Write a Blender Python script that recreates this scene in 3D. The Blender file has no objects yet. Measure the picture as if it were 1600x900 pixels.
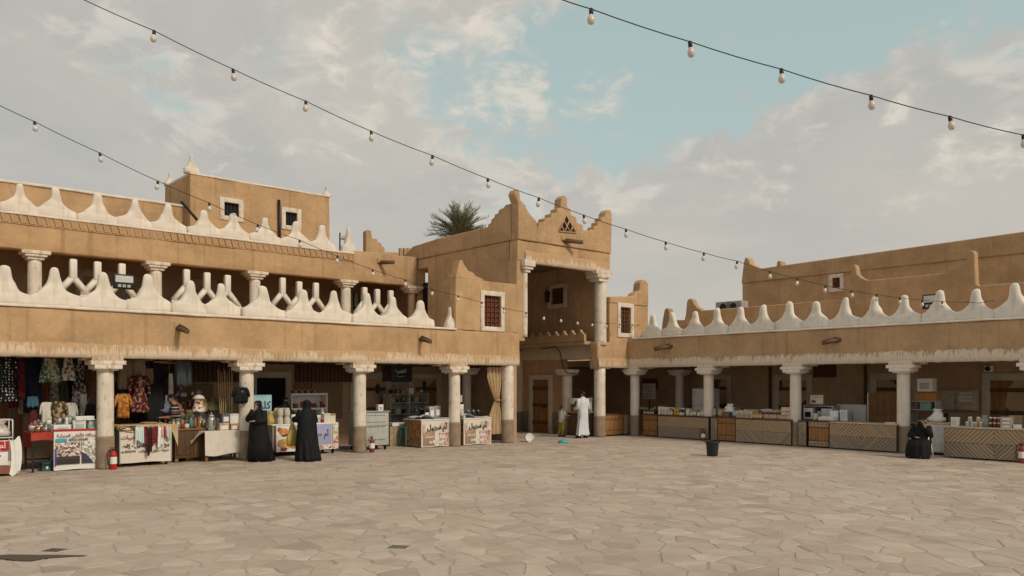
import bpy, math, random
import numpy as np
from mathutils import Vector, Matrix, noise as mnoise
rnd = random.Random(7)
S = bpy.context.scene
COL = S.collection
# ------------------------------------------------------------------ camera, sky, sun, exposure
F, HZ, EYE = 1254.0, 598.0, 2.0          # focal length and horizon row measured on the 1600x900 photograph, eye height in m
cd = bpy.data.cameras.new('camera'); cam = bpy.data.objects.new('camera', cd); COL.objects.link(cam); S.camera = cam
cam.location = (0, 0, EYE); cam.rotation_euler = (math.radians(90), 0, 0)
cd.sensor_width = 36; cd.lens = F / 1600 * 36; cd.shift_y = (HZ - 450) / 1600
cd.clip_start = 0.1; cd.clip_end = 6000
SUN_DIR = Vector((0.60, -0.52, 0.61)).normalized()      # towards the sun: behind the camera, over its right shoulder
sd = bpy.data.lights.new('sun', 'SUN'); sd.energy = 1.5; sd.angle = math.radians(10); sd.color = (1, 0.86, 0.68)
sun = bpy.data.objects.new('sun', sd); COL.objects.link(sun); sun.rotation_euler = SUN_DIR.to_track_quat('Z', 'Y').to_euler()
S.view_settings.view_transform = 'Standard'; S.view_settings.look = 'None'; S.view_settings.gamma = 1
S.view_settings.exposure = 0.50; S.view_settings.use_curve_mapping = False
S.cycles.max_bounces = 9; S.cycles.diffuse_bounces = 8; S.cycles.use_denoising = True
class NT:
    """tiny helper around a node tree"""
    def __init__(s, t): s.t = t
    def n(s, typ, **kw):
        x = s.t.nodes.new(typ)
        ins = kw.pop('ins', {})
        for k, v in kw.items(): setattr(x, k, v)
        for k, v in ins.items():
            if hasattr(v, 'is_output'): s.t.links.new(v, x.inputs[k])
            else: x.inputs[k].default_value = v
        return x
    def math(s, op, a, b=0.0, c=0.0, clamp=False):
        return s.n('ShaderNodeMath', operation=op, use_clamp=clamp, ins={0: a, 1: b, 2: c}).outputs[0]
    def vmath(s, op, a, b=(0, 0, 0)):
        x = s.n('ShaderNodeVectorMath', operation=op, ins={0: a, 1: b})
        return x.outputs['Value'] if op in ('DISTANCE', 'DOT_PRODUCT', 'LENGTH') else x.outputs[0]
    def noise(s, vec, scale, detail=4.0, rough=0.55, out='Fac', dist=0.0):
        return s.n('ShaderNodeTexNoise', ins={'Vector': vec, 'Scale': scale, 'Detail': detail, 'Roughness': rough, 'Distortion': dist}).outputs[out]
    def smooth(s, v, a, b, lo=0.0, hi=1.0):
        return s.n('ShaderNodeMapRange', interpolation_type='SMOOTHSTEP', ins={'Value': v, 'From Min': a, 'From Max': b, 'To Min': lo, 'To Max': hi}).outputs[0]
    def mix(s, f, a, b, blend='MIX'):
        x = s.n('ShaderNodeMix', data_type='RGBA', blend_type=blend, ins={'Factor': f})
        for k, v in (('A', a), ('B', b)):
            i = [q for q in x.inputs if q.name == k and q.type == 'RGBA'][0]
            if hasattr(v, 'is_output'): s.t.links.new(v, i)
            else: i.default_value = tuple(v) + ((1,) if len(v) == 3 else ())
        return [q for q in x.outputs if q.type == 'RGBA'][0]
    def mapping(s, vec, scale=(1, 1, 1), loc=(0, 0, 0), rot=(0, 0, 0)):
        return s.n('ShaderNodeMapping', ins={'Vector': vec, 'Scale': scale, 'Location': loc, 'Rotation': rot}).outputs[0]
def pix_dir(px, py): return Vector(((px - 800) / F, 1, (HZ - py) / F)).normalized()
def make_world():
    w = bpy.data.worlds.new('World'); S.world = w; w.use_nodes = True
    t = w.node_tree; t.nodes.clear(); N = NT(t)
    sky = N.n('ShaderNodeTexSky', sky_type='NISHITA', sun_disc=False, sun_elevation=math.asin(SUN_DIR.z),
              sun_rotation=math.atan2(SUN_DIR.x, SUN_DIR.y), altitude=600, dust_density=2.0)
    d = N.n('ShaderNodeTexCoord').outputs['Generated']
    warp = N.vmath('SCALE', N.vmath('SUBTRACT', N.noise(d, 5.5, 6, 0.62, 'Color'), (0.5, 0.5, 0.5)))
    warp.node.inputs['Scale'].default_value = 0.14
    dw = N.vmath('ADD', d, warp)
    # clear gaps between the clouds, each a soft patch round a direction
    gaps = [(1200, 45, .10, .95), (1080, 105, .10, 1), (1310, -5, .09, .95), (965, 175, .095, 1), (1000, 20, .08, .85), (1430, -70, .10, .95), (870, 225, .06, .8),
            (890, 110, .07, .75), (700, 165, .06, .52), (640, 60, .06, .50), (450, 90, .07, .46), (250, 200, .06, .40), (180, 80, .06, .44), (1700, -200, .16, .95), (1100, -200, .14, .95), (780, 300, .06, .5), (560, 180, .06, .40), (780, 160, .085, .72), (820, 90, .075, .66), (690, 100, .06, .58), (1600, -120, .12, .9)]
    dn = N.mapping(d, (1, 1, 1.9))
    fb = N.noise(dn, 7.5, 10, 0.60, dist=0.35)
    fb2 = N.noise(N.mapping(dn, (1, 1, 1), (3.1, 1.7, 2.2)), 15.0, 9, 0.62, dist=0.5)
    def field(bl):
        g = None
        for (x, y, r, k) in bl:
            e = N.smooth(N.vmath('DISTANCE', dw, tuple(pix_dir(x, y))), r * 1.5, r * 0.25, 0, k)
            g = e if g is None else N.math('MAXIMUM', g, e)
        return g
    sep = N.n('ShaderNodeSeparateXYZ', ins={0: d})
    den = N.math('ADD', N.math('MAXIMUM', sep.outputs[2], 0.0), 0.22)
    comb = N.n('ShaderNodeCombineXYZ', ins={0: N.math('DIVIDE', sep.outputs[0], den), 1: N.math('DIVIDE', sep.outputs[1], den), 2: 0.0}).outputs[0]
    behind = N.smooth(sep.outputs[1], 0.25, -0.1)
    g2 = N.math('MULTIPLY', N.smooth(N.noise(comb, 0.9, 5), 0.45, 0.65), behind)
    gv = N.math('ADD', N.math('MAXIMUM', field(gaps), g2), N.math('MULTIPLY', N.math('SUBTRACT', fb, 0.5), 1.35))
    gv = N.math('ADD', gv, N.math('MULTIPLY', N.math('SUBTRACT', fb2, 0.5), 0.55))
    gap = N.smooth(gv, 0.34, 0.76)
    rimv = N.math('MULTIPLY', N.smooth(gv, 0.14, 0.42), N.smooth(gv, 0.66, 0.48))
    puffs = [(520, 90, .07, .62), (470, 50, .06, .55), (650, 90, .06, .62), (560, 20, .05, .5), (770, 45, .06, .62), (830, 20, .05, .55), (815, 150, .05, .62), (740, 165, .05, .5), (930, 190, .045, .66), (890, 180, .035, .55), (365, 240, .05, .5), (450, 238, .04, .45), (80, 45, .045, .5), (850, 245, .05, .5), (1270, 215, .05, .45), (1400, 170, .05, .4), (1480, 220, .06, .5), (1560, 240, .05, .55), (1480, 60, .05, .45), (1190, 280, .05, .4), (520, 215, .06, .45), (250, 60, .05, .42), (690, 240, .04, .45)]
    pv = N.math('ADD', field(puffs), N.math('MULTIPLY', N.math('SUBTRACT', fb2, 0.5), 1.9))
    pv = N.math('ADD', pv, N.math('MULTIPLY', N.math('SUBTRACT', N.noise(N.mapping(dn, (1, 1, 1), (7.1, 4.7, 1.2)), 42.0, 6, 0.6), 0.5), 0.55))
    puffm = N.smooth(pv, 0.40, 0.95)
    hi = N.math('MAXIMUM', N.math('MULTIPLY', puffm, 0.75), N.math('MULTIPLY', rimv, N.smooth(fb2, 0.40, 0.64, 0.03, 0.48)))
    cover = N.math('SUBTRACT', 1.0, N.math('MULTIPLY', gap, N.math('SUBTRACT', 1.0, N.math('MULTIPLY', puffm, 0.8))))
    big = N.noise(comb, 1.1, 8, 0.6, dist=0.6)
    tone = N.mix(N.smooth(big, 0.33, 0.68), (0.455, 0.455, 0.432), (0.55, 0.522, 0.470))
    tone = N.mix(N.smooth(N.math('ADD', N.math('MULTIPLY', fb, .55), N.math('MULTIPLY', fb2, .45)), 0.44, 0.66, 0, .28), tone, (0.585, 0.54, 0.47))
    low = N.smooth(sep.outputs[2], 0.24, 0.02, 0, .75)
    tone = N.mix(low, tone, (0.55, 0.515, 0.462))
    cloud = N.mix(hi, tone, (0.79, 0.72, 0.615))
    K = 10.0
    cloudk = N.vmath('SCALE', cloud); cloudk.node.inputs['Scale'].default_value = K / 1.385
    hs = N.n('ShaderNodeHueSaturation', ins={'Hue': 0.465, 'Saturation': 0.42, 'Value': 1.0, 'Color': sky.outputs[0]}).outputs[0]
    veil = N.mix(0.72, hs, (0.405 * K / 1.385, 0.530 * K / 1.385, 0.512 * K / 1.385))   # high thin haze over the clear sky
    colr = N.mix(cover, veil, cloudk)
    bg = N.n('ShaderNodeBackground', ins={'Color': colr, 'Strength': 1.0 / K})
    t.links.new(bg.outputs[0], N.n('ShaderNodeOutputWorld').inputs[0])
make_world()
# ------------------------------------------------------------------ frames of the two wings
class Frame:
    def __init__(s, ox, oy, dx, dy):
        s.o = Vector((ox, oy)); s.d = Vector((dx, dy)); s.n = Vector((-dy, dx)); s.ang = math.atan2(dy, dx)
    def w(s, u, v, z=0.0):
        p = s.o + s.d * u + s.n * v; return Vector((p.x, p.y, z))
    def ray(s, px, v):                       # where the line of sight through column px meets the plane at depth v
        r = Vector(((px - 800) / F, 1.0)); Y = (s.n.dot(s.o) + v) / s.n.dot(r)
        return r * Y, Y
    def u(s, px, v=0.0): p, Y = s.ray(px, v); return s.d.dot(p - s.o)
    def z(s, px, py, v=0.0): p, Y = s.ray(px, v); return EYE + (HZ - py) * Y / F
    def v_at(s, px, u):                      # depth at which column px meets the crosswise plane u
        r = Vector(((px - 800) / F, 1.0)); Y = (s.d.dot(s.o) + u) / s.d.dot(r); return s.n.dot(r * Y - s.o), Y
    def uv(s, x, y): q = Vector((x, y)) - s.o; return s.d.dot(q), s.n.dot(q)
    def g(s, px, py):                        # ground point under a pixel
        Y = EYE * F / (py - HZ); return s.uv((px - 800) / F * Y, Y)
    def poly(s, pts, v=0.0): return [(s.u(px, v), s.z(px, py, v)) for px, py in pts]
L = Frame(4.469, 30.79, 0.7547, 0.6559)
R = Frame(4.469, 30.79, 0.6559, -0.7547)
# ------------------------------------------------------------------ objects
def link(o, parent=None):
    COL.objects.link(o)
    if parent is not None: o.parent = parent
    return o
def tag(o, label, cat, group=None):
    o['label'] = label; o['category'] = cat
    if group: o['group'] = group
    return o
def T(name, label, cat, fr=None, u=0, v=0, z=0, rot=0.0, group=None):
    o = bpy.data.objects.new(name, None); o.empty_display_size = 0.2; link(o)
    if fr: o.location = fr.w(u, v, z); o.rotation_euler = (0, 0, fr.ang + rot)
    else: o.location = (u, v, z); o.rotation_euler = (0, 0, rot)
    return tag(o, label, cat, group)
def obj(name, me, parent=None, loc=(0, 0, 0), rot=(0, 0, 0), scale=(1, 1, 1), label=None, bevel=0.0, seg=2):
    o = bpy.data.objects.new(name, me); link(o, parent); o.location = loc; o.rotation_euler = rot; o.scale = scale
    if label: o['label'] = label
    if bevel:
        m = o.modifiers.new('round', 'BEVEL'); m.width = bevel; m.segments = seg; m.limit_method = 'ANGLE'; m.angle_limit = 0.7
    return o
def place(o, fr, u, v, z, rot=0.0): o.location = fr.w(u, v, z); o.rotation_euler = (0, 0, fr.ang + rot); return o
def copy_tree(o, parent=None):
    c = o.copy(); link(c)
    if parent is not None: c.parent = parent
    for ch in o.children: copy_tree(ch, c)
    return c
class MB:
    def __init__(s): s.v = []; s.f = []; s.m = []; s.k = 0; s.sm = []
    def add(s, vs, fs, smooth=False):
        b = len(s.v); s.v += [tuple(p) for p in vs]
        for f in fs: s.f.append([b + i for i in f]); s.m.append(s.k); s.sm.append(smooth)
        return s
    def mat(s, k): s.k = k; return s
    def box(s, x0, x1, y0, y1, z0, z1):
        return s.add([(x0, y0, z0), (x1, y0, z0), (x1, y1, z0), (x0, y1, z0), (x0, y0, z1), (x1, y0, z1), (x1, y1, z1), (x0, y1, z1)],
                     [(0, 3, 2, 1), (4, 5, 6, 7), (0, 1, 5, 4), (1, 2, 6, 5), (2, 3, 7, 6), (3, 0, 4, 7)])
    def cbox(s, c, d): return s.box(c[0] - d[0] / 2, c[0] + d[0] / 2, c[1] - d[1] / 2, c[1] + d[1] / 2, c[2] - d[2] / 2, c[2] + d[2] / 2)
    def rings(s, rs, closed=True, cap=True, smooth=True):
        n = len(rs[0]); vs = [p for r in rs for p in r]; fs = []
        for i in range(len(rs) - 1):
            for j in range(n if closed else n - 1):
                k = (j + 1) % n
                fs.append((i * n + j, i * n + k, (i + 1) * n + k, (i + 1) * n + j))
        s.add(vs, fs, smooth)
        if cap:
            b = len(s.v) - len(vs)
            for r0, rev in ((0, True), (len(rs) - 1, False)):
                f = [b + r0 * n + j for j in range(n)]; s.f.append(f[::-1] if rev else f); s.m.append(s.k); s.sm.append(False)
        return s
    def lathe(s, prof, n=16, c=(0, 0, 0), cap=True):
        return s.rings([[(c[0] + r * math.cos(2 * math.pi * j / n), c[1] + r * math.sin(2 * math.pi * j / n), c[2] + z) for j in range(n)] for r, z in prof], cap=cap)
    def tube(s, pts, r, n=6, cap=True):
        pts = [Vector(p) for p in pts]; rs = []
        rr = r if isinstance(r, (list, tuple)) else [r] * len(pts)
        prev = None
        for i, p in enumerate(pts):
            t = (pts[min(i + 1, len(pts) - 1)] - pts[max(i - 1, 0)]).normalized()
            a = Vector((0, 0, 1)) if abs(t.z) < 0.9 else Vector((1, 0, 0))
            if prev is not None: a = prev
            x = (a - t * a.dot(t)).normalized(); y = t.cross(x); prev = x
            rs.append([p + (x * math.cos(2 * math.pi * j / n) + y * math.sin(2 * math.pi * j / n)) * rr[i] for j in range(n)])
        return s.rings(rs, cap=cap)
    def prism(s, poly, y0, y1):             # outline in x,z pushed from y0 (front) to y1
        a = sum(poly[i][0] * poly[(i + 1) % len(poly)][1] - poly[(i + 1) % len(poly)][0] * poly[i][1] for i in range(len(poly)))
        if a < 0: poly = poly[::-1]
        n = len(poly)
        vs = [(x, y0, z) for x, z in poly] + [(x, y1, z) for x, z in poly]
        fs = [tuple(range(n)), tuple(range(2 * n - 1, n - 1, -1))] + [((i + 1) % n, i, n + i, n + (i + 1) % n) for i in range(n)]
        return s.add(vs, fs)
    def hprism(s, poly, z0, z1):            # outline in x,y pushed from z0 up to z1
        a = sum(poly[i][0] * poly[(i + 1) % len(poly)][1] - poly[(i + 1) % len(poly)][0] * poly[i][1] for i in range(len(poly)))
        if a < 0: poly = poly[::-1]
        n = len(poly)
        vs = [(x, y, z0) for x, y in poly] + [(x, y, z1) for x, y in poly]
        fs = [tuple(range(n - 1, -1, -1)), tuple(range(n, 2 * n))] + [(i, (i + 1) % n, n + (i + 1) % n, n + i) for i in range(n)]
        return s.add(vs, fs)
    def sheet(s, f, nu, nv, smooth=True):   # f(i/nu, j/nv) -> point
        vs = [f(i / nu, j / nv) for j in range(nv + 1) for i in range(nu + 1)]
        return s.add(vs, [(j * (nu + 1) + i, j * (nu + 1) + i + 1, (j + 1) * (nu + 1) + i + 1, (j + 1) * (nu + 1) + i) for j in range(nv) for i in range(nu)], smooth)
    def ball(s, c, r, n=10, sq=(1, 1, 1)):
        m = max(4, n // 2 + 1)
        return s.rings([[(c[0] + r * sq[0] * math.sin(math.pi * i / m) * math.cos(2 * math.pi * j / n), c[1] + r * sq[1] * math.sin(math.pi * i / m) * math.sin(2 * math.pi * j / n),
                          c[2] - r * sq[2] * math.cos(math.pi * i / m)) for j in range(n)] for i in [0.15] + list(range(1, m)) + [m - 0.15]])
    def rbox(s, lo, hi, bev=0.03, res=0.0, amp=0.0, seed=0.0):   # rounded, slightly uneven block
        ax = []
        for k in range(3):
            a, b = lo[k], hi[k]; e = min(bev, (b - a) / 2.01)
            c = [a, a + e * .35, a + e] + ([a + e + (b - a - 2 * e) * t / max(1, int((b - a) / res)) for t in range(1, max(1, int((b - a) / res)))] if res else []) + [b - e, b - e * .35, b]
            ax.append(c)
        idx = {}; vs = []; fs = []
        def P(i, j, k):
            if (i, j, k) not in idx:
                p = Vector((ax[0][i], ax[1][j], ax[2][k])); e = [min(bev, (hi[q] - lo[q]) / 2.01) for q in range(3)]
                c = Vector([min(max(p[q], lo[q] + e[q]), hi[q] - e[q]) for q in range(3)]); d = p - c
                if d.length > 1e-9: p = c + d.normalized() * max(abs(x) for x in d)
                if amp:
                    q = p * 1.3 + Vector((seed, seed * 1.7, 0)); p = p + mnoise.noise_vector(q) * amp + mnoise.noise_vector(q * 4.1) * amp * .35
                idx[i, j, k] = len(vs); vs.append(p)
            return idx[i, j, k]
        n = [len(a) - 1 for a in ax]
        for i in range(n[0]):
            for j in range(n[1]):
                fs.append((P(i, j, 0), P(i, j + 1, 0), P(i + 1, j + 1, 0), P(i + 1, j, 0))); fs.append((P(i, j, n[2]), P(i + 1, j, n[2]), P(i + 1, j + 1, n[2]), P(i, j + 1, n[2])))
        for i in range(n[0]):
            for k in range(n[2]):
                fs.append((P(i, 0, k), P(i + 1, 0, k), P(i + 1, 0, k + 1), P(i, 0, k + 1))); fs.append((P(i, n[1], k), P(i, n[1], k + 1), P(i + 1, n[1], k + 1), P(i + 1, n[1], k)))
        for j in range(n[1]):
            for k in range(n[2]):
                fs.append((P(0, j, k), P(0, j, k + 1), P(0, j + 1, k + 1), P(0, j + 1, k))); fs.append((P(n[0], j, k), P(n[0], j + 1, k), P(n[0], j + 1, k + 1), P(n[0], j, k + 1)))
        return s.add(vs, fs, True)
    def wall(s, u0, u1, z0, z1, y0, y1, holes=(), res=0.3, amp=0.012, seed=0.0):   # wall with openings, mesh split at their edges
        def cuts(a, b, ed):
            c = sorted({round(x, 4) for x in [a, b] + [e for e in ed if a < e < b]}); out = [c[0]]
            for p, q in zip(c, c[1:]):
                k = max(1, int((q - p) / res)); out += [p + (q - p) * t / k for t in range(1, k + 1)]
            return out
        xs = cuts(u0, u1, [h[0] for h in holes] + [h[1] for h in holes]); zs = cuts(z0, z1, [h[2] for h in holes] + [h[3] for h in holes])
        def solid(i, k):
            if not (0 <= i < len(xs) - 1 and 0 <= k < len(zs) - 1): return False
            cx, cz = (xs[i] + xs[i + 1]) / 2, (zs[k] + zs[k + 1]) / 2
            return not any(h[0] < cx < h[1] and h[2] < cz < h[3] for h in holes)
        idx = {}; vs = []; fs = []
        def P(i, y, k):
            if (i, y, k) not in idx:
                p = Vector((xs[i], y0 if y == 0 else y1, zs[k])); p.y += mnoise.noise(Vector((p.x * 1.1 + seed, p.z * 1.1, y * 9.0))) * amp
                idx[i, y, k] = len(vs); vs.append(p)
            return idx[i, y, k]
        for i in range(len(xs) - 1):
            for k in range(len(zs) - 1):
                if not solid(i, k): continue
                fs.append((P(i, 0, k), P(i + 1, 0, k), P(i + 1, 0, k + 1), P(i, 0, k + 1))); fs.append((P(i, 1, k), P(i, 1, k + 1), P(i + 1, 1, k + 1), P(i + 1, 1, k)))
                if not solid(i - 1, k): fs.append((P(i, 0, k), P(i, 0, k + 1), P(i, 1, k + 1), P(i, 1, k)))
                if not solid(i + 1, k): fs.append((P(i + 1, 0, k), P(i + 1, 1, k), P(i + 1, 1, k + 1), P(i + 1, 0, k + 1)))
                if not solid(i, k - 1): fs.append((P(i, 0, k), P(i, 1, k), P(i + 1, 1, k), P(i + 1, 0, k)))
                if not solid(i, k + 1): fs.append((P(i, 0, k + 1), P(i + 1, 0, k + 1), P(i + 1, 1, k + 1), P(i, 1, k + 1)))
        return s.add(vs, fs)
    def mesh(s, name, mats):
        me = bpy.data.meshes.new(name); me.from_pydata(s.v, [], s.f)
        for m in (mats if isinstance(mats, (list, tuple)) else [mats]): me.materials.append(m)
        me.polygons.foreach_set('material_index', s.m); me.polygons.foreach_set('use_smooth', s.sm); me.update()
        return me
    def part(s, name, mats, parent=None, loc=(0, 0, 0), rot=(0, 0, 0), label=None, bevel=0.0, seg=2):
        return obj(name, s.mesh(name, mats), parent, loc, rot, label=label, bevel=bevel, seg=seg)
# ------------------------------------------------------------------ materials
MATS = {}
def newmat(name):
    m = bpy.data.materials.new(name); m.use_nodes = True; t = m.node_tree
    return m, NT(t), t.nodes['Principled BSDF'], t
def P(name, c, rough=0.7, var=0.18, scale=6.0, metal=0.0, bump=0.0, bscale=40.0, spec=0.3):
    if name in MATS: return MATS[name]
    m, N, b, t = newmat(name); co = N.n('ShaderNodeTexCoord').outputs['Object']
    f = N.smooth(N.noise(co, scale, 5), 0.25, 0.75)
    t.links.new(N.mix(f, [x * (1 - var) for x in c], [min(1, x * (1 + var)) for x in c]), b.inputs['Base Color'])
    b.inputs['Roughness'].default_value = rough; b.inputs['Metallic'].default_value = metal; b.inputs['Specular IOR Level'].default_value = spec
    if bump:
        bp = N.n('ShaderNodeBump', ins={'Strength': 0.6, 'Distance': bump, 'Height': N.noise(co, bscale, 4)}); t.links.new(bp.outputs[0], b.inputs['Normal'])
    MATS[name] = m; return m
def mud(name, c, streak=0.35, white=0.0, bump=0.016, pale=1.18):
    m, N, b, t = newmat(name); co = N.n('ShaderNodeTexCoord').outputs['Object']
    a = N.mix(N.smooth(N.noise(co, 0.9, 7, 0.6), 0.32, 0.68), [x * 0.86 for x in c], [min(1, x * pale) for x in c])
    a = N.mix(N.smooth(N.noise(N.mapping(co, (1, 1, 1), (4, 4, 1)), 2.3, 6, .65, dist=.8), 0.52, 0.60, 0, 0.30), a, [c[0] * .82, c[1] * .80, c[2] * .76])
    a = N.mix(N.smooth(N.noise(co, 9, 5), 0.42, 0.75, 0, 0.35), a, [min(1, x * 1.25) for x in c])
    st = N.smooth(N.noise(N.mapping(co, (3.2, 3.2, 0.16)), 1.6, 5, 0.6), 0.52, 0.72, 0, streak)
    a = N.mix(st, a, [c[0] * 0.58, c[1] * 0.54, c[2] * 0.5])
    li = N.smooth(N.noise(N.mapping(co, (5, 5, 0.3), (7, 3, 1)), 2.0, 4), 0.58, 0.74, 0, 0.28 + white)
    a = N.mix(li, a, [min(1, c[0] * 1.35), min(1, c[1] * 1.42), min(1, c[2] * 1.6)])
    ln = N.smooth(N.noise(N.mapping(co, (4.5, 4.5, 0.10), (2, 8, 3)), 1.0, 2, 0.4), 0.635, 0.69, 0, streak * 1.1); a = N.mix(ln, a, [c[0] * .62, c[1] * .57, c[2] * .52])
    gr = N.noise(co, 120, 3, 0.7); a = N.mix(N.smooth(gr, .35, .65, 0, .30), [x * 0.9 for x in c], a) if False else N.mix(N.smooth(gr, .56, .70, 0, .35), a, [x * 0.68 for x in c])
    sp = N.smooth(N.noise(co, 70, 2), 0.63, 0.72, 0, 0.4); a = N.mix(sp, a, [x * 0.55 for x in c])
    t.links.new(a, b.inputs['Base Color']); b.inputs['Roughness'].default_value = 0.95; b.inputs['Specular IOR Level'].default_value = 0.1
    h = N.math('ADD', N.math('ADD', N.math('MULTIPLY', N.noise(co, 38, 6, 0.65), 0.6), N.math('MULTIPLY', N.noise(co, 6, 5), 1.4)), N.math('MULTIPLY', N.noise(co, 1.8, 4, 0.5, dist=1.0), 2.2))
    t.links.new(N.n('ShaderNodeBump', ins={'Strength': 0.7, 'Distance': bump, 'Height': h}).outputs[0], b.inputs['Normal'])
    return m
def lime(name, c, under, peel=0.62, bump=0.008, amount=0.9):
    """old whitewash that has worn through in patches and runs"""
    m, N, b, t = newmat(name); co = N.n('ShaderNodeTexCoord').outputs['Object']
    a = N.mix(N.smooth(N.noise(co, 2.2, 6), 0.3, 0.7), [x * 0.88 for x in c], [min(1, x * 1.07) for x in c])
    a = N.mix(N.smooth(N.noise(N.mapping(co, (6, 6, 0.6)), 1.5, 5), 0.48, 0.70, 0, 0.55), a, [c[0] * .78, c[1] * .72, c[2] * .64]); a = N.mix(N.smooth(N.noise(co, 4.2, 6, .65), 0.56, 0.68, 0, 0.5), a, [c[0] * .80, c[1] * .76, c[2] * .70])
    pl = N.math('ADD', N.math('MULTIPLY', N.noise(co, 5.5, 7, 0.62), 0.6), N.math('MULTIPLY', N.noise(N.mapping(co, (7, 7, 1.1), (4, 9, 2)), 1.4, 4), 0.4))
    a = N.mix(N.smooth(pl, peel - 0.035, peel + 0.03, 0, amount), a, under)
    t.links.new(a, b.inputs['Base Color']); b.inputs['Roughness'].default_value = 0.9; b.inputs['Specular IOR Level'].default_value = 0.15
    h = N.math('ADD', N.math('ADD', N.noise(co, 28, 6, 0.6), N.math('MULTIPLY', N.noise(co, 6, 5, .6), 2.2)), N.math('MULTIPLY', N.smooth(pl, peel - .04, peel + .02), -1.0))
    t.links.new(N.n('ShaderNodeBump', ins={'Strength': 0.5, 'Distance': bump, 'Height': h}).outputs[0], b.inputs['Normal'])
    return m
def fringe(name, tan, wht, bias):
    """combed plaster lip: pale lime runs of uneven length over mud; the object origin sits on the lower edge"""
    m, N, b, t = newmat(name); co = N.n('ShaderNodeTexCoord').outputs['Object']
    z = N.n('ShaderNodeSeparateXYZ', ins={0: co}).outputs[2]
    cw = N.vmath('ADD', co, N.vmath('SCALE', N.noise(co, 3.0, 2, out='Color'))); [setattr(l.from_node.inputs['Scale'], 'default_value', .05) for l in t.links if l.to_node == cw.node and l.from_node.type == 'VECT_MATH']
    s1 = N.noise(N.mapping(cw, (17, 17, 1.6)), 1.0, 5, 0.65); s2 = N.noise(N.mapping(co, (1.1, 1.1, 0.2)), 1.0, 3)
    k = N.math('ADD', N.math('ADD', N.math('MULTIPLY', s1, 1.5), N.math('MULTIPLY', s2, 0.9)), N.math('MULTIPLY', z, -1.7))
    f = N.smooth(k, 0.78 - bias, 1.05 - bias, 0, 0.88)
    cr = N.smooth(N.noise(N.mapping(cw, (30, 30, 2.2), (5, 1, 0)), 1.0, 4, 0.6), 0.54, 0.68, 0, 0.6)
    a = N.mix(f, tan, wht); a = N.mix(N.math('MULTIPLY', cr, 0.8), a, [tan[0] * .80, tan[1] * .74, tan[2] * .66])
    t.links.new(a, b.inputs['Base Color']); b.inputs['Roughness'].default_value = 0.95; b.inputs['Specular IOR Level'].default_value = 0.1
    t.links.new(N.n('ShaderNodeBump', ins={'Strength': 0.8, 'Distance': 0.02, 'Height': N.math('ADD', s1, N.math('MULTIPLY', N.noise(co, 40, 4), .3))}).outputs[0], b.inputs['Normal'])
    return m
def wood(name, c, dark=0.45, rough=0.7, axis=0, plank=0.0):
    if name in MATS: return MATS[name]
    m, N, b, t = newmat(name); co = N.n('ShaderNodeTexCoord').outputs['Object']
    sc = [22, 22, 22]; sc[axis] = 1.3
    g = N.noise(N.mapping(co, tuple(sc)), 1.0, 6, 0.6, dist=0.5)
    a = N.mix(N.smooth(g, 0.3, 0.7), [x * dark for x in c], c)
    a = N.mix(N.smooth(N.noise(co, 1.7, 4), 0.4, 0.7, 0, 0.4), a, [x * 0.7 for x in c])
    ri = N.n('ShaderNodeObjectInfo').outputs['Random']
    a = N.mix(N.math('MULTIPLY', ri, 0.35), a, [x * 0.55 for x in c])
    t.links.new(a, b.inputs['Base Color']); b.inputs['Roughness'].default_value = rough; b.inputs['Specular IOR Level'].default_value = 0.25
    t.links.new(N.n('ShaderNodeBump', ins={'Strength': 0.4, 'Distance': 0.004, 'Height': g}).outputs[0], b.inputs['Normal'])
    MATS[name] = m; return m
def printed(name, cols, scale=9.0, kind='voronoi', stretch=(1, 1, 1)):
    """flat print or woven pattern made of coloured cells"""
    if name in MATS: return MATS[name]
    m, N, b, t = newmat(name); co = N.mapping(N.n('ShaderNodeTexCoord').outputs['Object'], stretch)
    if kind == 'voronoi':
        f = N.n('ShaderNodeSeparateColor', ins={0: N.n('ShaderNodeTexVoronoi', ins={'Vector': co, 'Scale': scale}).outputs['Color']}).outputs[0]
    elif kind == 'dots': f = N.math('LESS_THAN', N.n('ShaderNodeTexVoronoi', ins={'Vector': co, 'Scale': scale, 'Randomness': 0.45}).outputs['Distance'], 0.30)
    elif kind == 'stripe': f = N.math('FRACT', N.math('MULTIPLY', N.n('ShaderNodeSeparateXYZ', ins={0: co}).outputs[2], scale))
    elif kind == 'vstripe': f = N.math('FRACT', N.math('MULTIPLY', N.n('ShaderNodeSeparateXYZ', ins={0: co}).outputs[0], scale))
    else: f = N.smooth(N.noise(co, scale, 5, 0.6, dist=1.2), 0.3, 0.7)
    r = N.n('ShaderNodeValToRGB', ins={0: f}); r.color_ramp.interpolation = 'CONSTANT' if kind != 'noise' else 'LINEAR'
    e = r.color_ramp.elements
    while len(e) < len(cols): e.new(0.5)
    for i, c in enumerate(cols): e[i].position = i / len(cols) if kind != 'noise' else i / max(1, len(cols) - 1); e[i].color = tuple(c) + (1,)
    t.links.new(r.outputs[0], b.inputs['Base Color']); b.inputs['Roughness'].default_value = 0.75; b.inputs['Specular IOR Level'].default_value = 0.2
    MATS[name] = m; return m
MUD = (0.465, 0.306, 0.170)
M_MUD = mud('mud plaster', MUD); M_MUD2 = mud('smooth mud plaster', (0.445, 0.292, 0.165), 0.22, bump=0.01); M_MUDR = mud('paler mud plaster', (0.46, 0.308, 0.177), 0.42, 0.1)
M_MUDIN = mud('brown interior plaster', (0.42, 0.285, 0.18), 0.1, bump=0.008); M_MUDG = mud('rough gate plaster', (0.46, 0.304, 0.174), 0.3, 0.12, bump=0.03)
M_CEIL = P('dark ceiling boards', (0.17, 0.112, 0.072), 0.9, 0.3, 3)
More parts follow.
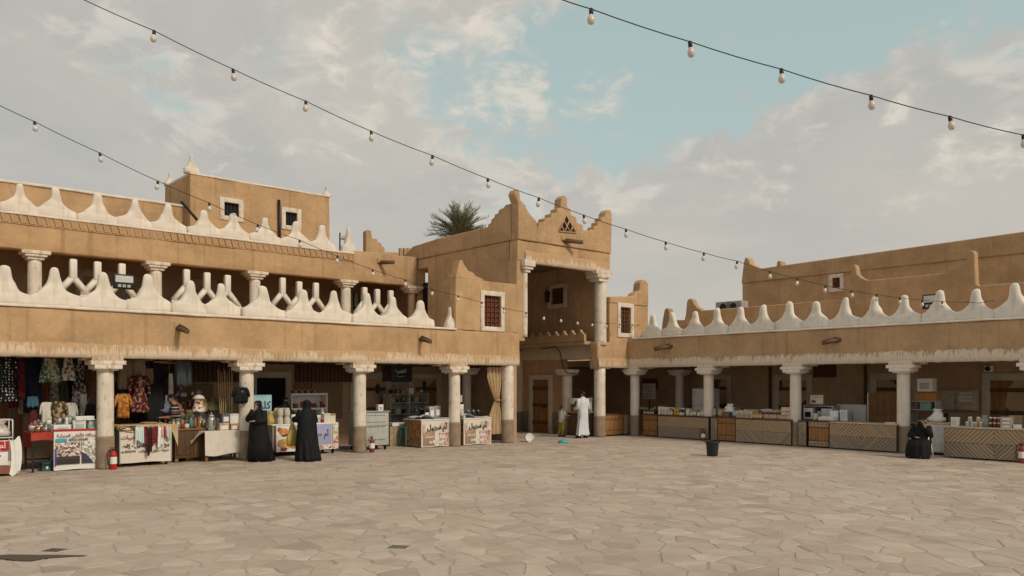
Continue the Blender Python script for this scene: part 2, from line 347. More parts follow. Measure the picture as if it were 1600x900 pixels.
M_LIME = lime('whitewash', (0.74, 0.665, 0.575), (0.58, 0.44, 0.31), 0.66, amount=0.6); M_LIMER = lime('clean whitewash', (0.78, 0.725, 0.65), (0.6, 0.5, 0.4), 0.70, amount=0.5)
M_COLUMN = lime('worn column whitewash', (0.70, 0.63, 0.54), (0.52, 0.37, 0.23), 0.565, amount=0.8); M_COLR = lime('column whitewash', (0.74, 0.68, 0.60), (0.6, 0.47, 0.35), 0.66, amount=0.6)
M_GATECOL = lime('peeling gate whitewash', (0.72, 0.64, 0.55), (0.50, 0.345, 0.205), 0.57, amount=0.75)
M_DADO = P('grey brown dado paint', (0.285, 0.215, 0.15), 0.85, 0.22, 4, bump=0.004); M_DADO2 = P('dark grey dado', (0.17, 0.145, 0.12), 0.8, 0.2, 3)
M_TRIM = P('cream door surround', (0.50, 0.43, 0.34), 0.85, 0.12, 4); M_CREAM = P('cream wall paint', (0.56, 0.47, 0.36), 0.9, 0.1, 2)
M_FRL = fringe('combed lime fringe', (0.48, 0.315, 0.18), (0.66, 0.545, 0.415), 0.03); M_FRP = fringe('faint pier fringe', (0.48, 0.315, 0.18), (0.60, 0.47, 0.34), -0.22); M_FRR = fringe('bright lime fringe', (0.43, 0.285, 0.16), (0.72, 0.64, 0.535), 0.22)
M_DOOR = wood('old orange door wood', (0.33, 0.165, 0.06), 0.5, axis=2); M_DOORD = wood('dark door wood', (0.13, 0.07, 0.035), 0.5, axis=2); M_REDW = wood('red brown shutter wood', (0.19, 0.06, 0.035), 0.5, axis=2)
M_BEAM = wood('weathered spout wood', (0.20, 0.12, 0.07), 0.4, axis=1); M_SLAT = wood('grey plank wood', (0.48, 0.365, 0.255), 0.55, axis=0); M_SLATG = wood('weathered grey plank', (0.38, 0.31, 0.235), 0.55, axis=0)
M_SLATB = wood('honey plank', (0.52, 0.375, 0.24), 0.6, axis=0); M_PANEL = wood('carved orange panel', (0.40, 0.20, 0.075), 0.6, axis=2)
M_BLACK = P('opening shade black', (0.012, 0.011, 0.012), 0.9, 0.1); M_BLACKC = P('black abaya cloth', (0.0075, 0.0075, 0.0085), 0.75, 0.25, 5, bump=0.006, bscale=9, spec=0.22); M_IRON = P('dark iron', (0.03, 0.03, 0.032), 0.5, 0.2, metal=0.6)  # M_BLACK: flat black that paints in the shade inside openings
M_STEEL = P('brushed steel', (0.42, 0.42, 0.41), 0.4, 0.1, metal=0.6); M_WHITE = P('white paint', (0.72, 0.70, 0.66), 0.6, 0.06); M_PLASW = P('white plastic', (0.74, 0.73, 0.70), 0.45, 0.05)
M_GLASSD = P('dark pane', (0.035, 0.04, 0.045), 0.15, 0.2, spec=0.6)
M_CARD = P('brown cardboard', (0.36, 0.245, 0.14), 0.85, 0.12); M_PAPERBOX = P('cream carton', (0.62, 0.55, 0.45), 0.8, 0.1); M_RED = P('red enamel', (0.42, 0.02, 0.018), 0.4, 0.1); M_REDC = P('red cloth', (0.38, 0.05, 0.03), 0.85, 0.2)
M_GREY = P('grey metal paint', (0.40, 0.41, 0.37), 0.55, 0.12); M_TEAL = P('teal plastic', (0.03, 0.33, 0.31), 0.45, 0.1)
M_SKIN = P('skin', (0.36, 0.20, 0.13), 0.55, 0.08); M_HAIR = P('black hair', (0.012, 0.010, 0.009), 0.6, 0.2)
# ------------------------------------------------------------------ ground: mortar sheet, flagstones
def polygon_clip(poly, px, py, nx, ny):      # keep the side where (p-P).n <= 0
    out = []
    for i in range(len(poly)):
        a, b = poly[i], poly[(i + 1) % len(poly)]
        da = (a[0] - px) * nx + (a[1] - py) * ny; db = (b[0] - px) * nx + (b[1] - py) * ny
        if da <= 0: out.append(a)
        if (da < 0 < db) or (db < 0 < da):
            t = da / (da - db); out.append((a[0] + (b[0] - a[0]) * t, a[1] + (b[1] - a[1]) * t))
    return out
def inset(poly, d):
    p = poly
    n = len(poly)
    for i in range(n):
        a, b = poly[i], poly[(i + 1) % n]; ex, ey = b[0] - a[0], b[1] - a[1]; l = math.hypot(ex, ey)
        if l < 1e-6: continue
        nx, ny = ey / l, -ex / l
        p = polygon_clip(p, a[0] - nx * d, a[1] - ny * d, nx, ny)
        if len(p) < 3: return []
    return p
def make_ground():
    m, N, b, t = newmat('mortar'); co = N.n('ShaderNodeNewGeometry').outputs['Position']
    t.links.new(N.mix(N.smooth(N.noise(co, 0.7, 7), 0.3, 0.7), (0.325, 0.258, 0.204), (0.43, 0.350, 0.283)), b.inputs['Base Color']); b.inputs['Roughness'].default_value = 0.95
    t.links.new(N.n('ShaderNodeBump', ins={'Strength': 0.5, 'Distance': 0.01, 'Height': N.noise(co, 20, 5)}).outputs[0], b.inputs['Normal'])
    g = MB(); xs = [-2500, -60, -20, 20, 60, 2500]
    g.sheet(lambda a, c: (xs[round(a * 5)], xs[round(c * 5)] + 0, -0.005), 5, 5)
    ground = g.part('ground', m); ground['kind'] = 'structure'
    m2, N, b, t = newmat('flagstone'); co = N.n('ShaderNodeNewGeometry').outputs['Position']
    at = N.n('ShaderNodeAttribute', attribute_name='stone_tint').outputs['Fac']
    r = N.n('ShaderNodeValToRGB', ins={0: at}); e = r.color_ramp.elements
    cols = [(0.345, 0.266, 0.213), (0.44, 0.352, 0.288), (0.475, 0.388, 0.32), (0.41, 0.338, 0.287), (0.55, 0.465, 0.39), (0.48, 0.365, 0.292)]
    while len(e) < 6: e.new(0.5)
    for i, c in enumerate(cols): e[i].position = i / 5; e[i].color = c + (1,)
    a = N.mix(N.smooth(N.noise(co, 3.2, 8, 0.66), 0.36, 0.70, 0, 0.5), r.outputs[0], (0.335, 0.262, 0.205))
    a = N.mix(N.smooth(N.noise(N.mapping(co, (1, 1, 1), (2, 7, 0)), 1.5, 8, 0.68), 0.48, 0.64, 0, 0.42), a, (0.495, 0.415, 0.345))     # pale dust
    a = N.mix(N.smooth(N.noise(co, 0.22, 4), 0.44, 0.66, 0, 0.45), a, (0.485, 0.41, 0.34))
    a = N.mix(N.smooth(N.noise(N.mapping(co, (1, 1, 1), (5, 2, 0)), 0.45, 6, .6), 0.53, 0.68, 0, 0.5), a, (0.325, 0.25, 0.19))        # damp, dirty patches
    a = N.mix(N.smooth(N.noise(N.mapping(co, (1, 1, 1), (9, 3, 0)), 1.1, 4, .6), 0.60, 0.70, 0, 0.35), a, (0.42, 0.29, 0.18))
    a = N.mix(N.smooth(N.noise(co, 55, 3), 0.6, 0.75, 0, 0.4), a, (0.26, 0.205, 0.16))
    t.links.new(a, b.inputs['Base Color']); b.inputs['Roughness'].default_value = 0.72; b.inputs['Specular IOR Level'].default_value = 0.3
    t.links.new(N.n('ShaderNodeBump', ins={'Strength': 0.35, 'Distance': 0.006, 'Height': N.math('ADD', N.noise(co, 7, 6), N.math('MULTIPLY', N.noise(co, 45, 4), 0.4))}).outputs[0], b.inputs['Normal'])
    r2 = random.Random(3)
    def inside(x, y):
        ul, vl = L.uv(x, y); ur, vr = R.uv(x, y)
        return (vl < 6.0 or (-5.8 < ul < -1.4 and vl < 8)) and vr < 3.6 and y > 5.2 and abs(x) < 0.74 * y + 2.6
    # sites: dart throwing with mixed spacing, so that small stones sit between large ones
    pts = []; cell = {}
    def near(x, y, d):
        for i in range(int(x) - 1, int(x) + 2):
            for j in range(int(y) - 1, int(y) + 2):
                for (a, c) in cell.get((i, j), ()):
                    if (a - x) ** 2 + ((c - y)) ** 2 < d * d: return True
        return False
    for k, (d, tries) in enumerate(((0.55, 3300), (0.36, 9500), (0.22, 9500))):
        for _ in range(tries):
            y = 5.0 + 34 * r2.random(); x = (r2.random() * 2 - 1) * (0.74 * y + 3)
            if not inside(x, y) or near(x, y, d * r2.uniform(0.85, 1.15)): continue
            pts.append((x, y)); cell.setdefault((int(math.floor(x)), int(math.floor(y))), []).append((x, y))
    A = np.array(pts); tint = [r2.random() for _ in pts]
    stones = []
    for i, (x, y) in enumerate(pts):
        d2 = ((A - A[i]) ** 2).sum(1); nb = np.argsort(d2)[1:22]
        poly = [(x - 1.1, y - 1.1), (x + 1.1, y - 1.1), (x + 1.1, y + 1.1), (x - 1.1, y + 1.1)]
        for j in nb:
            mx, my = (A[j] + A[i]) / 2; nx, ny = A[j] - A[i]; poly = polygon_clip(poly, mx, my, nx, ny)
            if len(poly) < 3: break
        if len(poly) < 3: continue
        q = [(p[0] + mnoise.noise((p[0] * 3, p[1] * 3, 0)) * 0.07, p[1] + mnoise.noise((p[0] * 3, p[1] * 3, 9)) * 0.07) for p in poly]
        q = inset(q, r2.choice((.006, .009, .013, .018, .027)))
        if len(q) < 3: continue
        e = []
        for k in range(len(q)):
            p0, p1 = q[k], q[(k + 1) % len(q)]; l = math.hypot(p1[0] - p0[0], p1[1] - p0[1]); m_ = max(1, min(3, int(l / .13)))
            for t_ in range(m_):
                e.append((p0[0] + (p1[0] - p0[0]) * t_ / m_ + mnoise.noise((p0[0] * 5 + t_ * 1.7, p0[1] * 5, 2)) * .014, p0[1] + (p1[1] - p0[1]) * t_ / m_ + mnoise.noise((p0[0] * 5 + t_ * 1.7, p0[1] * 5, 6)) * .014))
        q = e
        stones.append((y, x, q, tint[i], r2.uniform(-0.003, 0.003), r2.uniform(-.004, .004), r2.uniform(-.004, .004)))
    stones.sort(key=lambda s: s[0] + 0.15 * abs(s[1]))
    def stone(mb, s, ox, oy):
        y0, x0, q, ti, dz, tx, ty = s; n = len(q); c = (x0, y0)
        top = [(c[0] + (p[0] - c[0]) * 0.965, c[1] + (p[1] - c[1]) * 0.965) for p in q]
        zt = lambda p: dz + (p[0] - c[0]) * tx + (p[1] - c[1]) * ty
        vs = [(p[0] - ox, p[1] - oy, -0.03) for p in q] + [(p[0] - ox, p[1] - oy, zt(p) - 0.005) for p in q] + [(p[0] - ox, p[1] - oy, zt(p)) for p in top]
        fs = [(k * n + j, k * n + (j + 1) % n, (k + 1) * n + (j + 1) % n, (k + 1) * n + j) for k in range(2) for j in range(n)] + [tuple(range(2 * n, 3 * n))]
        mb.add(vs, fs); return len(vs)
    visible = [s for s in stones if s[0] > 7.6 and abs(s[1]) < 0.645 * s[0] + 0.5]
    near300 = set(id(s) for s in visible[:298])
    rest = MB(); rt = []
    floor = bpy.data.objects.new('plaza_floor', None); link(floor); floor['kind'] = 'structure'
    for s in stones:
        if id(s) in near300:
            mb = MB(); k = stone(mb, s, s[1], s[0]); me = mb.mesh('flagstone', m2)
            me.attributes.new('stone_tint', 'FLOAT', 'POINT').data.foreach_set('value', [s[3]] * k)
            obj('flagstone', me, floor, (s[1], s[0], 0))
        else:
            k = stone(rest, s, 0, 0); rt += [s[3]] * k
    me = rest.mesh('flagstone_field', m2); me.attributes.new('stone_tint', 'FLOAT', 'POINT').data.foreach_set('value', rt)
    o = obj('flagstone_field', me, floor); o['kind'] = 'stuff'
make_ground()
# ------------------------------------------------------------------ shared building parts
def merlon_mesh(seed, hgt=0.9, mat=None):
    prof = [(0, .53, .17), (.12, .53, .17), (.245, .53, .165), (.268, .50, .155), (.285, .455, .15), (.305, .405, .146), (.335, .355, .142), (.375, .30, .138), (.43, .245, .132), (.485, .202, .126), (.54, .168, .12), (.61, .140, .116), (.70, .122, .112), (.79, .110, .104), (.85, .094, .09), (.888, .066, .06), (.905, .012, .012)]
    rs = []; n = 20
    for z, w, t in prof:
        r = []
        for j in range(n):
            a = 2 * math.pi * j / n; c, s_ = math.cos(a), math.sin(a); e = 0.55 if z < .45 else 0.8
            x = w * math.copysign(abs(c) ** e, c); y = t * math.copysign(abs(s_) ** e, s_)
            q = Vector((x * 4 + seed * 7, y * 4, z * 4)); k = 0.075 if .2 < z < .56 else 0.028
            r.append((x + mnoise.noise(q) * k + (0.02 * math.sin(seed * 3) * z), y + mnoise.noise(q + Vector((9, 3, 1))) * k * .8, (z + mnoise.noise(q * .5) * (.05 if z > .1 else 0)) * hgt / .905))
        rs.append(r)
    return MB().rings([[(x, y * .8, z) for x, y, z in r] for r in rs]).mesh('merlon', mat)
MERL = [merlon_mesh(i + 1, mat=M_LIME) for i in range(7)]; MERR = [merlon_mesh(i + 9, mat=M_LIMER) for i in range(7)]
def merlon_row(root, us, v, z, meshes, end0=None, end1=None, depth=0.0):
    us = sorted(us)
    for i, u in enumerate(us):
        lft = (u - us[i - 1]) if i else (us[1] - us[0]); rgt = (us[i + 1] - u) if i < len(us) - 1 else lft
        obj('merlon', meshes[(i * 3) % 7], root, (u, v, z), (0, 0, math.pi if rnd.random() < .5 else 0), ((lft + rgt) / 2 * 0.99, 1, rnd.uniform(.94, 1.05)))
def capital_mesh(mat, r, steps=((0.225, 2.28, 2.318), (0.295, 2.318, 2.415), (0.375, 2.415, 2.512)), corb=0.0, amp=0.004):
    mb = MB()
    for i, (h, z0, z1) in enumerate(steps): mb.rbox((-h, -min(h, .30), z0), (h, min(h, .30) if True else h, z1), 0.010, 0.3, amp, i * 3.1)
    return mb.mesh('capital', mat)
def column_mesh(r, z0, z1, mat, seed=0, taper=0.03):
    n = 20; rs = []
    for i in range(15):
        z = z0 + (z1 - z0) * i / 14; rr = r * (1 - taper * (i / 14))
        rs.append([(rr * math.cos(2 * math.pi * j / n) * (1 + mnoise.noise((math.cos(6.28 * j / n) * 2 + seed, math.sin(6.28 * j / n) * 2, z * 2)) * .035),
                    rr * math.sin(2 * math.pi * j / n) * (1 + mnoise.noise((math.cos(6.28 * j / n) * 2 + seed + 5, math.sin(6.28 * j / n) * 2, z * 2)) * .035), z) for j in range(n)])
    return MB().rings(rs).mesh('column', mat)
def add_column(root, u, v, r=0.185, mat=None, z0=0.0, ztop=2.3, dado=0.76, cap=True, capmat=None, capdz=0.0, seed=0, corbel=None):
    mat = mat or M_COLUMN; capmat = capmat or mat
    c = obj('column', column_mesh(r, z0, ztop, mat, seed), root, (u, v, 0))
    if dado: obj('dado', column_mesh(r + 0.012, z0, dado, M_DADO, seed, 0.0), c)
    if cap: obj('capital', capital_mesh(capmat, r), c, (0, 0, capdz), (0, 0, 0))
    return c
def lip(u0, u1, z0, h, v, mat, root, seed=0, name='plaster_fringe', rot=0.0, step=0.028):
    n = int((u1 - u0) / step); prof = [(0.0, 0.10), (-0.012, 0.012), (0.012, -0.03), (0.10 * h / .3, -0.045), (0.2 * h / .3, -0.036), (0.27 * h / .3, -0.018), (h, 0.012)]
    def f(a, b):
        u = u0 + (u1 - u0) * a; i = min(int(b * 6 + .01), 6); z, y = prof[i]
        rg = mnoise.noise((u * 11 + seed, i * .25, 0)) * 0.016 + mnoise.noise((u * 2.3 + seed, 0, 4)) * 0.012
        hz = mnoise.noise((u * 7 + seed, 3, 1)) * .05 if i == 6 else (mnoise.noise((u * 5, 1, 8)) * .012 if i < 3 else 0)
        return (u, v + y - (rg if 0 < i < 6 else 0), z + hz)
    return MB().sheet(f, n, 6).part(name, mat, root, (0, 0, z0), (0, 0, rot))
def door_unit(root, u0, u1, v, ztop, mat, fw=0.2, rot=0.0, planks=4, open_=False, name='door'):
    """cream surround, plank leaf with battens set back in it; (u0,u1) is the outer width of the surround"""
    fr = MB().rbox((u0, v - .07, 0), (u0 + fw, v + .05, ztop), .012).rbox((u1 - fw, v - .07, 0), (u1, v + .05, ztop), .012).rbox((u0 + fw - .005, v - .067, ztop - fw), (u1 - fw + .005, v + .05, ztop), .012)
    f = fr.part('door_frame', M_TRIM, root, rot=(0, 0, rot))
    w = (u1 - u0 - 2 * fw)
    if open_:
        MB().box(u0 + fw, u1 - fw, v + .01, v + .04, 0, ztop - fw).part(name, M_BLACK, f); return f  # open: no leaf, a black sheet paints in the dark beyond
    for i in range(planks):
        a = u0 + fw + w * i / planks
        MB().rbox((a + .004, v + .0, 0.02), (a + w / planks - .004, v + .04, ztop - fw), .006).part('plank', mat, f)
    for z in (.35, 1.05, 1.72):
        if z + .12 < ztop - fw: MB().box(u0 + fw, u1 - fw, v - .035, v + .002, z, z + .12).part('batten', M_DOORD, f)
    MB().lathe([(.03, 0), (.035, .02), (.02, .05), (.03, .09)], 10).part('knob', M_IRON, f, ((u0 + u1) / 2 + w * .3, v - .05, 1.02), (math.pi / 2, 0, 0))
    return f
def window_unit(root, u0, u1, z0, z1, v, fw, shutter, rot=0.0, bars=3, rails=3, grid=True, frame=None):
    """lime-painted surround round a recessed shutter or barred opening"""
    a, b, c, d = u0 - fw, u1 + fw, z0 - fw, z1 + fw
    fr = MB().rbox((a, v - .045, c), (u0, v + .02, d), .012, .2, .006).rbox((u1, v - .045, c), (b, v + .02, d), .012, .2, .006).rbox((u0 - .004, v - .042, z1), (u1 + .004, v + .02, d), .012, .2, .006).rbox((u0 - .004, v - .042, c), (u1 + .004, v + .02, z0), .012, .2, .006)
    w = fr.part('window', frame or M_COLUMN, root, rot=(0, 0, rot))
    MB().box(u0, u1, v + .09, v + .11, z0, z1).part('shutter', shutter, w)
    bm = MB()
    for i in range(1, bars + 1):
        x = u0 + (u1 - u0) * i / (bars + 1); bm.box(x - .014, x + .014, v + .05, v + .085, z0, z1)
    for i in range(1, rails + 1):
        z = z0 + (z1 - z0) * i / (rails + 1); bm.box(u0, u1, v + .045, v + .08, z - .014, z + .014)
    bm.part('grille', M_IRON if not grid else M_REDW, w)
    return w
def waterspout(root, u, v, z, length=0.55, tilt=0.12, rot=0.0):
    mb = MB().tube([(0, .1, 0), (0, -length * .5, -tilt * .4), (0.02, -length, -tilt)], [.075, .07, .062], 10)
    s = mb.part('waterspout', M_BEAM, root, (u, v, z), (0, 0, rot))
    MB().rbox((-.11, -.03, -.02), (.03, .1, .16), .03, .08, .02, u).part('mud_patch', M_MUD, s)
    MB().tube([(.0, -length * .15, .05), (0.01, -length * .6, .03 - tilt * .4), (0.02, -length * 1.0, .045 - tilt)], [.035, .04, .03], 8).part('channel', M_IRON, s)
    return s
# ------------------------------------------------------------------ long arcade with the clothes stalls
A = T('mudbrick_arcade', 'two storey mud arcade with two rows of white horned parapets, clothes and sweets stalls below', 'arcade building', L)
FZ = 3.66
MB().rbox((-27, -.2, 2.60), (-5.72, .2, FZ), .055, .22, .028, 1).part('fascia', M_MUD, A)
lip(-27, -5.8, 2.575, .33, -.2, M_FRL, A, 0)
COLU = [-25.2, -21.83, -18.46, -15.08, -11.73, -8.33]
for i, u in enumerate(COLU):
    MB().rbox((-.34, -.245, 0), (.34, .2, .12), .02, .15, .006, u).part('pier', M_FRP, A, (u, 0, 2.508))
    MB().rbox((-.44, .21, 0), (.44, .62, .075), .015).part('corbel', M_COLUMN, A, (u, 0, 2.525))
    add_column(A, u, 0, mat=M_COLUMN if i != 5 else M_GATECOL, seed=i)
endc = add_column(A, -6.12, 0.0, .205, M_GATECOL, ztop=2.6, dado=.78, cap=False, seed=9)
MB().rbox((-27, -.255, FZ - .012), (-8.42, .24, FZ + .05), .02, .4, .01).part('ledge', M_LIME, A)
lm = [L.u(p) for p in (7, 86, 161, 232, 296, 345, 412, 473, 522, 573, 614, 656)]
merlon_row(A, [lm[0] - 1.0 * k for k in range(5, 0, -1)] + lm, 0.0, FZ + .02, MERL)
obj('merlon', MERL[2], A, (-8.52, 0.0, FZ + .02), (0, 0, 0), (.34, .9, .78))
# raised end wall with the red shuttered window
wu0, wu1, wz0, wz1 = L.u(751), L.u(777), L.z(764, 511), L.z(764, 463)
MB().wall(-8.40, -5.84, FZ, 5.30, -.17, .16, [(wu0, wu1, wz0, wz1)], .3, .02).part('end_wall', M_MUD, A, bevel=.03)
pp = L.poly([(711, 443), (711.5, 415), (713.5, 407), (717, 407), (720, 414), (727, 424), (735, 427.5), (738, 432), (745, 434.5), (752, 439), (800, 444)])
pp[-1] = (-5.84, 5.301); pp[0] = (-8.40, 5.301)
MB().prism(pp, -.165, .155).part('end_horn', M_MUD, A, bevel=.05, seg=3)
window_unit(A, wu0, wu1, wz0, wz1, -.165, .15, M_REDW, bars=3, rails=5)
waterspout(A, L.u(279, -.2), -.2, L.z(279, 512, -.2)); waterspout(A, L.u(657, -.2), -.2, L.z(657, 529, -.2), .5)
# ground floor interior
DB = 3.2
dh = [(-13.45, -12.5, 0, 2.15), (L.u(738, DB), L.u(779, DB), .55, 2.42)]
MB().wall(-27, -5.8, 0, 2.7, DB, DB + .3, dh, .8, .01).part('back_wall', M_MUDIN, A)
MB().box(-27, -5.6, .2, DB + .3, 2.64, 2.9).part('ceiling', M_CEIL, A)
for k in range(44): MB().tube([(0, .22, 0), (0, DB, 0)], .05, 6).part('rafter', M_DOORD, A, (-26.6 + .48 * k, 0, 2.61))
MB().box(-27, -5.6, .2, 9.2, 2.9, 3.52).part('terrace_slab', M_MUD2, A)
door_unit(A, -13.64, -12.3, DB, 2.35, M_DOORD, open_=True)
door_unit(A, -10.25, -8.66, DB, 2.36, M_DOOR, .22); door_unit(A, -7.95, -6.55, DB, 2.34, M_DOOR, .2)
door_unit(A, -21.3, -19.75, DB, 2.1, M_DOOR, .16, planks=5); door_unit(A, -18.1, -16.6, DB, 2.2, M_DOOR, .2)
MB().box(dh[1][0], dh[1][1], DB + .1, DB + .12, .55, 2.42).part('shop_window', M_GLASSD, A)
sl = MB().rbox((-.055, -.02, 0), (.055, .02, .58), .008).mesh('slat', M_DOORD)
zc = L.z(500, 597, 3.0)
for k in range(15): obj('slat', sl, A, (L.u(467, 3.0) + .135 * k, 3.12 - .015 * (k % 2), zc))
for k in range(9): obj('slat', sl, A, (L.u(603, 3.0) + .135 * k, 3.12 - .015 * (k % 2), zc + .02))
for k in range(13): obj('slat', sl, A, (L.u(300, 3.0) + .135 * k, 3.12 - .015 * (k % 2), zc - .0))
add_column(A, L.u(729, 1.9), 1.9, .16, M_COLR, dado=.76, seed=4)
for p0, p1, y0, y1, m in ((461, 486, 598, 622, M_DOOR), (488, 536, 598, 655, wood('plywood', (.30, .20, .11), .75, axis=2)), (262, 334, 600, 632, wood('plywood', (.30, .20, .11), .75, axis=2)), (66, 112, 603, 640, M_DOOR), (0, 34, 612, 690, M_DOOR)):
    MB().rbox((L.u(p0, 3.1), 3.13, L.z(p0, y1, 3.1)), (L.u(p1, 3.1), 3.17, L.z(p0, y0, 3.1)), .006).part('wall_board', m, A)
# upper storey, set back behind the terrace
V2 = 5.8
uE = L.u(548, V2)
MB().rbox((-27, V2 - .2, 5.72), (uE, V2 + .2, 6.70), .05, .22, .022, 3).part('upper_fascia', M_MUD, A)
MB().rbox((uE + .002, V2 - .13, 5.73), (-5.86, V2 + .2, 6.86), .05, .25, .03, 8).part('link_beam', M_MUDG, A)
MB().rbox((-27, V2 - .235, 6.685), (uE + .03, V2 + .2, 6.75), .02, .4, .01).part('upper_ledge', M_LIME, A)
MB().rbox((-27, V2 - .225, 6.42), (uE, V2 - .19, 6.45), .01, .5, .006).part('dentil_string', M_MUD, A)
dm = MB().prism([(-.085, .21), (.055, .21), (.105, 0), (-.035, 0)], -.035, .02).mesh('dentil', M_MUD)
k = 0
while uE - .15 - .215 * k > -21.5: obj('dentil', dm, A, (uE - .15 - .215 * k, V2 - .2, 6.46)); k += 1
um = [L.u(p, V2) for p in (31, 88, 152, 210, 262, 319, 365, 414, 461, 503)]
merlon_row(A, [um[0] - 1.0 * k for k in range(3, 0, -1)] + um, V2, 6.72, MERL)
obj('merlon', MERL[1], A, (uE - .1, V2, 6.72), (0, 0, 0), (.55, 1, 1.05))
for i, p in enumerate((54, 243, 398, 540, 643)):
    u = L.u(p, V2); last = i == 4
    c = obj('column', column_mesh(.185 if not last else .16, 3.5, 5.5, M_COLUMN if i != 4 else M_MUDG, i), A, (u, V2, 0))
    obj('capital', capital_mesh(M_COLUMN, .2, ((.21, 2.28, 2.36), (.27, 2.36, 2.43), (.36, 2.43, 2.53))), c, (0, 0, 3.20))
MB().rbox((-27, V2 - .1, 3.52), (-5.86, V2 + .1, 4.5), .03, .4, .015, 5).part('terrace_parapet', M_MUD, A)
ym = MB().rbox((-.10, -.10, .50), (.10, .10, 1.08), .045, .2)
for s_ in (-1, 1): ym.tube([(0, 0, .56), (s_ * .40, 0, .06)], .10, 4)
ym.rbox((-.47, -.08, -.02), (-.25, .08, .07), .02).rbox((.25, -.08, -.02), (.47, .08, .07), .02)
ym = ym.mesh('baluster', M_LIMER)
for p, y in ((114, 405), (152, 409), (190, 412), (291, 421), (323, 426), (355, 430), (441, 434), (467, 440), (493, 442), (569, 449), (589, 452), (610, 454)):
    obj('baluster', ym, A, (L.u(p, V2 - .02), V2 - .02, L.z(p, y, V2) - 1.08))
VB = 8.4
MB().wall(-27, -5.8, 3.5, 6.6, VB, VB + .3, [], .9, .01).part('upper_back_wall', M_MUDIN, A)
MB().box(-27, -5.86, V2 + .2, 9.1, 6.05, 6.62).part('roof', M_MUD2, A)
for p in (150, 312, 478):
    u = L.u(p, VB); window_unit(A, u - .38, u + .38, 4.3, 5.45, VB - .01, .22, M_DOORD, bars=1, rails=2, frame=M_TRIM)
u = L.u(553, VB); MB().rbox((u - .4, VB - .08, 3.5), (u + .3, VB - .02, 5.6), .02).part('bright_opening_panel', M_WHITE, A)  # white panel painted in for a bright opening
MB().box(u - .1, u - .05, VB - .12, VB - .08, 3.5, 5.6).box(u + .15, u + .2, VB - .12, VB - .08, 3.5, 5.6).box(u - .05, u + .15, VB - .12, VB - .08, 4.5, 4.56).box(u - .05, u + .15, VB - .12, VB - .08, 5.0, 5.06).part('ladder', M_IRON, A)
waterspout(A, L.u(590, V2), V2 - .15, L.z(590, 411, V2), .6, .02, .5)
# ------------------------------------------------------------------ house on the roof, rear parapet
H = T('roof_house', 'plain mud house on the roof with two small barred windows and a white coping', 'house', L)
hu0, hu1, hv = L.u(297, 9), L.u(515, 9), 9.0
vb, _ = L.v_at(258, hu0)
w1 = (L.u(350, hv), L.u(373, hv), L.z(361, 338, hv), L.z(361, 317, hv)); w2 = (L.u(446, hv), L.u(464, hv), L.z(455, 353, hv), L.z(455, 332, hv))
hz = 9.5
MB().wall(hu0, hu1, 6.5, hz, hv, hv + .35, [w1, w2], .3, .03).part('front_wall', M_MUD, H, bevel=.05)
MB().wall(hv + .35, vb, 6.5, hz, -hu0 - .35, -hu0, [], .4, .03).part('side_wall', M_MUD, H, rot=(0, 0, math.pi / 2))
MB().wall(hv + .35, vb, 6.5, hz, -hu1, -hu1 + .35, [], .4, .03).part('side_wall', M_MUD, H, rot=(0, 0, math.pi / 2))
MB().box(hu0 + .3, hu1 - .3, hv + .3, vb, 6.5, hz - .2).part('roof', M_MUD2, H)
cp = MB().rbox((hu0 - .02, hv - .03, hz - .02), (hu1 + .02, hv + .36, hz + .055), .02, .4, .015)
cp.part('coping', M_LIME, H)
MB().rbox((hu0 - .02, hv + .33, hz - .02), (hu0 + .36, vb, hz + .08), .03, .4, .015).rbox((hu1 - .34, hv + .33, hz - .02), (hu1 + .02, vb, hz + .06), .03, .4, .015).part('coping', M_LIME, H)
for (uu, vv, hh, ww) in ((hu0 + .08, hv + .12, .70, .40), (hu0 + .12, vb - .2, .55, .32), (hu1 - .08, hv + .12, .42, .24)):
    obj('corner_horn', MERL[0], H, (uu, vv, hz + .02), (0, 0, 0), (ww * 1.25, .9, hh / .9))
for (a, b, c, d) in (w1, w2): window_unit(H, a, b, c, d, hv, .17, M_BLACK, bars=3, rails=0, grid=False)  # black sheets behind the bars paint in the dark interior; no shutters
MB().tube([(L.u(436.5, 8.9), 8.93, L.z(436, 312, 8.9)), (L.u(438, 8.9), 8.93, 6.7)], .055, 8).part('drainpipe', M_IRON, H)
MB().tube([(L.u(283, 8.8), 8.8, L.z(283, 315, 8.8)), (L.u(312, 8.5), 8.5, L.z(312, 348, 8.5))], .05, 8).part('drainpipe', M_IRON, H)
W = T('rear_parapet', 'long plain mud parapet with thin white coping behind the upper horns', 'wall', L)
MB().wall(-29, hu0 - .002, 6.5, 8.4, 9.6, 9.9, [], .5, .03).part('wall_face', M_MUD, W)
MB().rbox((-29, 9.55, 8.39), (hu0 - .002, 9.95, 8.48), .03, .5, .02).part('coping', M_LIME, W)
W2 = T('stepped_parapet', 'small stepped mud corner horn on the far roof beside the palm', 'wall', L)
st = L.poly([(572, 420), (572, 361), (574, 359), (580, 359.5), (582, 372), (590, 373), (591, 378), (596, 379), (597, 384), (601, 385), (602, 393), (650, 396), (650, 420)], 10.5)
MB().prism(st, 10.5, 10.8).part('horn', M_MUD, W2, bevel=.05)
for p in (626, 633, 638): MB().rbox((-.08, -.07, 0), (.08, .07, .46), .03, .2, .02, p).part('post', M_MUDG, W2, (L.u(p, 9.5), 9.5, L.z(p, 404, 9.5)))
